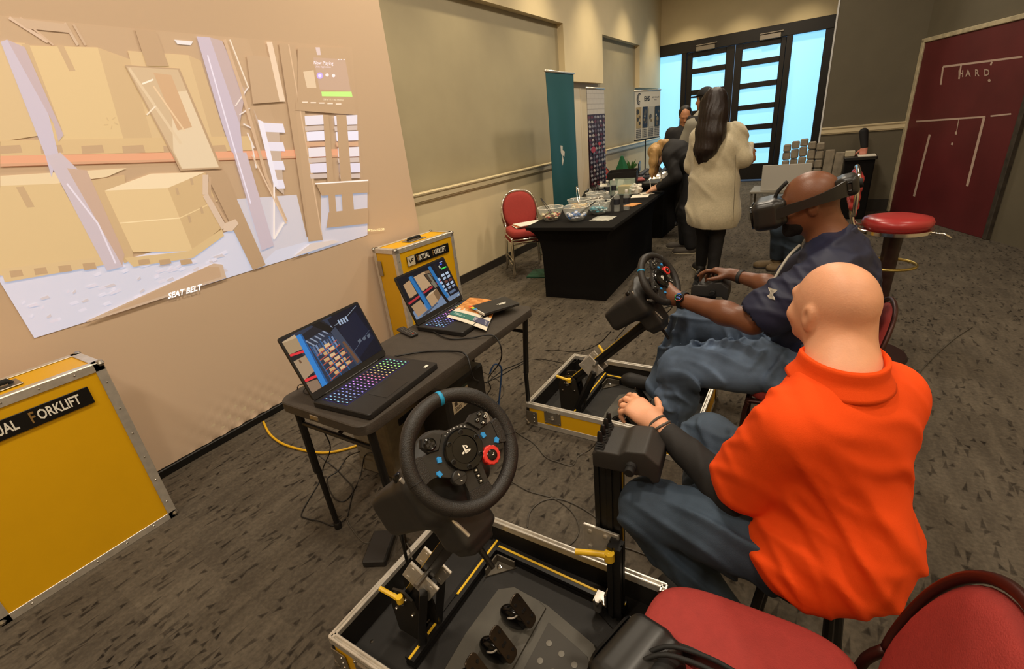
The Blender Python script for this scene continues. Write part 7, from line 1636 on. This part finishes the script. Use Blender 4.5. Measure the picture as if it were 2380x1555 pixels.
def standing(label, o, f, hgt, head_f, jacket, hairm, arms, cap=None, trous=BLKCLOTH, skin=SKIN_M, shoes=SHOE, res=0.011, extra=None):
    o = Vector(o); f = nrm(f); rt = f.cross(Vector((0, 0, 1))); k = hgt / 1.75; P = lambda a, b, c: o + (rt * a + f * b + Vector((0, 0, c))) * k
    t = thing('person', label, 'person', tuple(o)); hc = P(0, 0.02, 1.63); s = SDF(); add_head(s, hc, head_f, (0, 0, 1), k); s.cone(hc + V3((0, 0, -0.06)), P(0, 0, 1.42), 0.055, 0.06, 0.03); torso(s, P(0, 0, 0.94), P(0, 0, 1.25), P(0, 0, 1.45), f, 0.9, 0.9)
    for (sd, e, w_) in arms:
        s.chain([P(sd * 0.18, 0, 1.38), P(*e), P(*w_)], [0.045, 0.04, 0.028]); add_hand(s, P(*w_), P(*w_) - P(*e), (0, 0, -1) if abs((P(*w_) - P(*e)).normalized().z) < 0.8 else f, -rt * sd, (25, 25, 28, 30), 4)
    for sd in (-1, 1): s.chain([P(sd * 0.09, 0, 0.9), P(sd * 0.1, 0.02, 0.5), P(sd * 0.1, 0, 0.1)], [0.07, 0.05, 0.035])
    s.build('body', res, skin, t, True)
    s = SDF(); torso(s, P(0, 0, 0.96), P(0, 0, 1.24), P(0, 0, 1.45), f, 1.12, 1.2, 0.02); s.cone(P(-0.17, 0, 1.38), P(0.17, 0, 1.38), 0.085, 0.085, 0.05); s.cone(P(0, -0.02, 1.47), P(0, 0, 1.40), 0.07, 0.09, 0.05)
    for (sd, e, w_) in arms: s.chain([P(sd * 0.18, 0, 1.38), P(*e), P(*e).lerp(P(*w_), 0.9)], [0.085, 0.07, 0.05], 0.04)
    s.fn(folds(0.012, 26, ((0.6, 0.3, 0.7), (0.8, -0.2, -0.6)), 14)); s.cut(P(0, 0, 0.82), (0, 0, -1)); s.build('jacket', res, jacket, t, True)
    s = SDF()
    for sd in (-1, 1): s.chain([P(sd * 0.08, 0, 0.9), P(sd * 0.1, 0.02, 0.5), P(sd * 0.1, 0, 0.1)], [0.115, 0.085, 0.072], 0.04)
    s.fn(folds(0.008, 36, ((0.3, 0.3, 0.9),), 4)); s.cut((0, 0, 0.06), (0, 0, -1)); s.build('trousers', res, trous, t, True)
    for sd in (-1, 1): shoe(t, P(sd * 0.1, -0.06, 0), P(sd * 0.12, 0.20, 0), shoes, SOLE, 0.009)
    s = SDF(); hf = nrm(head_f); s.ell(hc + V3((0, 0, 0.025)) - hf * 0.02, (0.092 * k, 0.100 * k, 0.095 * k), None, 0.02); s.ell(hc + hf * 0.13 + V3((0, 0, -0.03)), (0.09, 0.09, 0.10), None, 0.02, True); s.cut(hc + V3((0, 0, -0.06)), (0, 0, -1)); s.fn(folds(0.004, 90, ((1, 0.5, 0.2),), 3)); s.build('hair', 0.008, hairm, t, True)
    if cap:
        s = SDF(); s.ell(hc + V3((0, 0, 0.03)), (0.102 * k, 0.108 * k, 0.098 * k), None, 0.02); s.cut(hc + V3((0, 0, 0.035)), (0, 0, -1)); s.ell(hc + hf * 0.13 + V3((0, 0, 0.035)), (0.08, 0.08, 0.012), None, 0.01); s.build('cap', 0.007, cap, t, True)
    return t, P, hc
t, P, hc = standing('bearded visitor in a black cap and dark jacket behind the woman in cream', (-1.24, 6.75, 0), (-0.8, 0.5, 0), 1.87, (-0.9, 0.35, 0), BLKCLOTH, M('black_hair', '120e0d', 0.5), ((-1, (-0.26, 0.08, 1.10), (-0.10, 0.28, 1.10)), (1, (0.27, 0.02, 1.12), (0.24, 0.05, 0.86))), M('black_cap', '131112', 0.8))
s = SDF(); s.chain([hc + V3((-0.06, 0, -0.07)), hc + V3((-0.09, 0, -0.10))], [0.05, 0.035]); 
b = MB(); b.lathe([(0.006, 0), (0.007, 0.01), (0, 0.014)], 8, T(*(hc + V3((-0.02, -0.088, -0.03))))); b.build('earphone', WHITEP, t, 35, True)
b = MB(); b.tube([P(0.10, -0.12, 1.44), P(0.17, -0.115, 1.38), P(0.22, -0.10, 1.30)], 0.008, 8, sm=3); b.build('shoulder_strap', M('grey_strap', '8a8682', 0.6), t, 180, True)
s = SDF(); s.chain([P(-0.10, -0.02, 1.46), P(-0.20, 0.0, 1.36), P(-0.275, 0.08, 1.12)], [0.07, 0.092, 0.078], 0.03); s.build('grey_sleeve', 0.01, M('light_grey_knit', '8a8578', 0.85, bump=0.2, bscale=200), t, True)
t, P, hc = standing('dark haired visitor in a black hooded top near the street doors', (-1.72, 7.75, 0), (0.35, -0.9, 0), 1.70, (0.2, -0.85, -0.5), BLKCLOTH, M('black_hair', '120e0d', 0.5), ((-1, (-0.27, 0.05, 1.10), (-0.10, 0.26, 1.05)), (1, (0.27, 0.05, 1.10), (0.10, 0.26, 1.05))))
b = MB(); b.box(tuple(P(-0.03, 0.155, 1.17)), (0.09, 0.012, 0.07), bev=0.002); b.build('badge', WHITEP, t, 35, True)
def crouched():
    o = V3((-0.13, 5.62, -0.0)); t = thing('person', 'person in dark jeans and tan boots mostly hidden behind the headset player', 'person', tuple(o))
    pel, chest, neck = o + V3((0.05, 0.1, 0.42)), o + V3((0.08, 0.0, 0.60)), o + V3((0.10, -0.06, 0.70)); hc = o + V3((0.12, -0.12, 0.76)); legs = ((V3((-0.05, 0.08, 0.42)), V3((-0.10, -0.22, 0.46)), V3((-0.10, -0.05, 0.12))), (V3((0.12, 0.10, 0.42)), V3((0.02, -0.24, 0.44)), V3((0.03, -0.14, 0.12))))
    s = SDF(); add_head(s, hc, (-0.4, -0.8, -0.3), (0, 0, 1), 0.95); s.cone(hc, neck, 0.055, 0.06, 0.03); torso(s, pel, chest, neck, (-0.2, -1, 0), 0.85, 0.85)
    for sd in (-1, 1): s.chain([o + V3((sd * 0.17, 0.02, 0.66)), o + V3((sd * 0.18, -0.16, 0.62)), o + V3((sd * 0.06, -0.26, 0.58))], [0.05, 0.04, 0.028]); add_hand(s, o + V3((sd * 0.06, -0.26, 0.58)), (-sd * 0.6, -0.5, 0), (0, 0, -1), (0, -1, 0))
    for l in legs: s.chain([o + p for p in l], [0.07, 0.05, 0.035])
    s.build('body', 0.011, SKIN_M, t, True)
    s = SDF(); torso(s, pel, chest, neck, (-0.2, -1, 0), 1.0, 1.0, 0.015); s.cone(o + V3((-0.16, 0.02, 0.66)), o + V3((0.16, 0.02, 0.66)), 0.075, 0.075, 0.05)
    for sd in (-1, 1): s.chain([o + V3((sd * 0.17, 0.02, 0.66)), o + V3((sd * 0.18, -0.16, 0.62)), o + V3((sd * 0.07, -0.25, 0.58))], [0.075, 0.06, 0.045])
    s.build('jacket', 0.011, BLKCLOTH, t, True)
    s = SDF(); s.ell(pel, (0.17, 0.15, 0.13), None, 0.05)
    for l in legs: s.chain([o + p for p in l], [0.10, 0.085, 0.072], 0.04)
    s.fn(folds(0.008, 36, ((0.3, 0.3, 0.9),), 4)); s.cut((0, 0, 0.09), (0, 0, -1)); s.build('jeans', 0.01, DENIM2, t, True)
    BOOT = M('tan_boot', '6a583e', 0.7, bump=0.2, bscale=100, var=0.15, vscale=20)
    for l in legs: a = o + l[2]; shoe(t, (a.x + 0.05, a.y + 0.03, 0), (a.x - 0.21, a.y - 0.05, 0), BOOT, M('boot_sole', '2a2420', 0.7), 0.008)
    for l in legs: a = o + l[2]; s = SDF(); s.cone((a.x, a.y, 0.06), (a.x, a.y, 0.16), 0.05, 0.055); s.build('boot_shaft', 0.009, BOOT, t, True)
crouched()
# sleeved arm resting on the podium
t = thing('resting_arm', 'black sleeved forearm with a hand resting on the podium papers', 'arm', (0.53, 8.45, 0.826))
s = SDF(); s.chain([(0.50, 8.52, 1.12), (0.535, 8.46, 0.93)], [0.055, 0.042]); s.build('sleeve', 0.009, BLKCLOTH, t, True)
s = SDF(); s.cone((0.52, 8.49, 1.0), (0.537, 8.455, 0.915), 0.034, 0.028); add_hand(s, (0.537, 8.455, 0.92), (-0.1, -0.35, -0.75), (0.1, 0.6, -0.5), (-1, 0, 0), (22, 24, 26, 30), 5, 0.98); s.build('hand', 0.006, M('rosy_skin', 'c07a66', 0.5, bump=0.1), t, True)
# ================================================================== cables and small floor things
CAB = M('black_cable', '12100f', 0.5); GCAB = M('grey_cable', '4a443c', 0.5)
def cable(label, pts, r=0.0032, mat=CAB, group='cables of the simulators', name='cable'):
    """pts: (px, py, z) photo points taken at height z, or world Vectors"""
    P_ = [p if isinstance(p, Vector) else atz(p[0], p[1], p[2]) for p in pts]
    b = MB(); b.tube(P_, r, 7, sm=7); o = b.build(name, mat, None, 180); tag(o, label, 'cable', group); return o
F = 0.0045
cable('yellow extension cable on the carpet behind the folding table', [(612, 980, .008), (628, 1010, .008), (665, 1035, .008), (740, 1052, .008), (800, 1045, .008), (862, 1022, .008), (930, 985, .008)], 0.0075, M('yellow_cable', 'd8a81c', 0.5), None, 'extension_cable')
cable('black cable looping beside the near table leg', [(748, 995, .35), (768, 1040, .2), (752, 1085, .02), (742, 1120, F), (702, 1190, F), (712, 1205, F), (745, 1212, F), (775, 1222, F), (805, 1205, F)])
cable('thin grey cable from the near table leg to the power brick', [(805, 1205, F), (812, 1220, F), (832, 1248, F), (852, 1262, F), (880, 1255, F), (925, 1240, .03), (945, 1262, .12), (958, 1300, .2)], 0.0026, GCAB)
cable('black cable curling below the middle of the folding table', [(835, 1050, .2), (808, 1062, .05), (785, 1095, F), (760, 1115, F), (775, 1155, F), (800, 1165, F), (822, 1140, F), (838, 1105, F), (848, 1060, .1), (865, 1052, .2)])
cable('dark cable crossing under the folding table', [(742, 1060, .05), (775, 1085, F), (800, 1110, F), (820, 1135, F), (815, 1165, F), (808, 1200, F)])
cable('black cable from the far laptop down over the table edge', [Vector((-1.57, 1.62, TZ + .01)), Vector((-1.40, 1.56, TZ + .006)), Vector((-1.30, 1.60, TZ + .006)), Vector((-1.20, 1.66, TZ + .004)), Vector((-1.19, 1.68, .60)), (1135, 880, .2), (1140, 905, .05), (1115, 930, F), (1090, 945, F)], 0.0035)
cable('black cable from the near laptop falling behind the steering wheel', [Vector((-1.51, 1.31, TZ + .01)), Vector((-1.42, 1.40, TZ + .006)), Vector((-1.30, 1.45, TZ + .006)), Vector((-1.205, 1.44, TZ + .006)), Vector((-1.185, 1.44, .62)), (1115, 890, .3), (1120, 925, .1), (1150, 945, F), (1175, 975, F)], 0.004)
cable('grey cable running from the table to the floor by the far leg', [(1100, 870, .1), (1140, 925, F), (1178, 965, F), (1195, 1000, F), (1240, 1030, F), (1268, 1062, F), (1300, 1075, F), (1330, 1082, F), (1345, 1060, F), (1372, 1045, .05), (1400, 1010, .3)], 0.003, GCAB)
cable('black cable arcing from the far tray to the table', [(1090, 900, F), (1150, 880, F), (1205, 850, F), (1250, 835, F), (1320, 845, .1), (1345, 835, .25)], 0.003)
cable('thin cable passing over the rim of the far tray', [(1130, 890, F), (1170, 860, F), (1205, 845, F), (1270, 815, F), (1340, 818, .155), (1390, 800, .3), (1420, 770, .45)], 0.003)
cable('loose cable lying between folding table and far tray', [(1060, 860, F), (1110, 860, F), (1160, 885, F), (1170, 915, F), (1140, 940, F), (1105, 920, F)], 0.0028, GCAB)
cable('grey cable loop on the carpet behind the near tray', [(1190, 1120, F), (1230, 1142, F), (1285, 1158, F), (1325, 1185, F), (1345, 1220, F), (1340, 1250, F), (1320, 1270, F)], 0.003, GCAB)
cable('grey cable curve reaching the near console post', [(1226, 1225, F), (1232, 1190, F), (1260, 1165, F), (1300, 1160, F), (1350, 1180, F), (1396, 1213, F), (1430, 1262, F), (1475, 1280, F), (1540, 1305, F)], 0.003, GCAB)
cable('thin cable along the rear of the bar stool', [(2110, 900, F), (2160, 840, F), (2215, 790, F), (2260, 760, F)], 0.003, GCAB)
cable('cable bundle hanging from the near steering wheel', [Vector((-0.82, 0.66, .80)), (925, 1190, .55), (935, 1250, .35), (945, 1300, .25), (955, 1330, .15)], 0.006)
cable('black cable hanging below the far steering wheel', [Vector((-0.62, 2.13, .72)), (1562, 712, .6), (1530, 745, .5), (1505, 760, .45), (1480, 735, .3), (1455, 760, .2), (1430, 790, .1)], 0.003)
cable('short black cable behind the laptop at the table end', [Vector((-1.56, 0.96, TZ + .012)), Vector((-1.60, 0.93, TZ + .006)), Vector((-1.65, 0.93, TZ + .006)), Vector((-1.66, 0.96, TZ + .02)), Vector((-1.70, 0.94, TZ + .01)), Vector((-1.73, 0.95, .6))], 0.002)
for (x, y, z, rz, lb) in ((-1.40, 0.905, 0.0, 0.5, 'flat black power brick on the carpet by the near tray'),):
    b = MB(); b.box((0, 0, 0.018), (0.10, 0.17, 0.036), bev=0.006); o = b.build('power_brick', BLKP); o.location = (x, y, z); o.rotation_euler = (0, 0, rz); tag(o, lb, 'power brick')
# computer tower and carton below the table
t = thing('computer_tower', 'black computer tower with a printed sticker under the folding table', 'computer', (-1.53, 1.67, 0))
b = MB(); b.box((0, 0, 0.25), (0.20, 0.34, 0.42), bev=0.012); b.build('case', BLKP, t)
for sx in (-1, 1):
    for sy in (-1, 1):
        b = MB(); b.lathe([(0.022, -0.012), (0.025, -0.006), (0.025, 0.006), (0.022, 0.012)], 16, T(sx * 0.075, sy * 0.13, 0.0255) @ RX(math.pi / 2)); b.build('caster', BLKR, t)
m = frame((0.1012, -0.06, 0.36), (0, 1, 0), (0, 0, 1)); A = Art(lambda x, y: m @ V3((x, y, 0)), (1, 0, 0), 0.0001); A.rect(-0.07, -0.06, 0.07, 0.06, 'cfc0a4'); A.rect(-0.07, 0.045, 0.07, 0.06, '3a4a44')
for i in range(3):
    for j in range(2): A.rect(-0.055 + i * .042, 0.012 - j * .034, -0.03 + i * .042, 0.036 - j * .034, '4a3f34')
for i in range(3): A.rect(-0.055, -0.050 + i * .008, 0.0, -0.046 + i * .008, '4a3f34')
for i in range(8): A.rect(0.02 + i * .005, -0.052, 0.0225 + i * .005, -0.03, '4a3f34')
A.build('sticker', attr_mat('paper_print', 0.5), t, world=False)
t = thing('storage_carton', 'grey-beige storage carton beside the tower under the folding table', 'carton', (-1.79, 1.42, 0), 0.05)
b = MB(); b.box((0, 0, 0.18), (0.26, 0.30, 0.36), bev=0.01); b.build('carton_body', M('grey_beige_plastic', '6f6656', 0.6, var=0.2, vscale=20), t); b = MB(); b.box((0, 0, 0.37), (0.27, 0.31, 0.025), bev=0.006); b.build('lid', M('carton_lid', '4f483d', 0.6), t); b = MB(); b.box((0.132, 0, 0.3), (0.01, 0.12, 0.04), bev=0.004); b.build('handle', BLK, t)
cable('blue cable coiled beside the computer tower', [Vector((-1.41, 1.86, .38)), Vector((-1.40, 1.90, .42)), Vector((-1.39, 1.95, .38)), Vector((-1.40, 1.94, .28)), Vector((-1.42, 1.90, .10)), Vector((-1.45, 1.88, .006))], 0.005, M('blue_cable', '2a4a7a', 0.5), None)
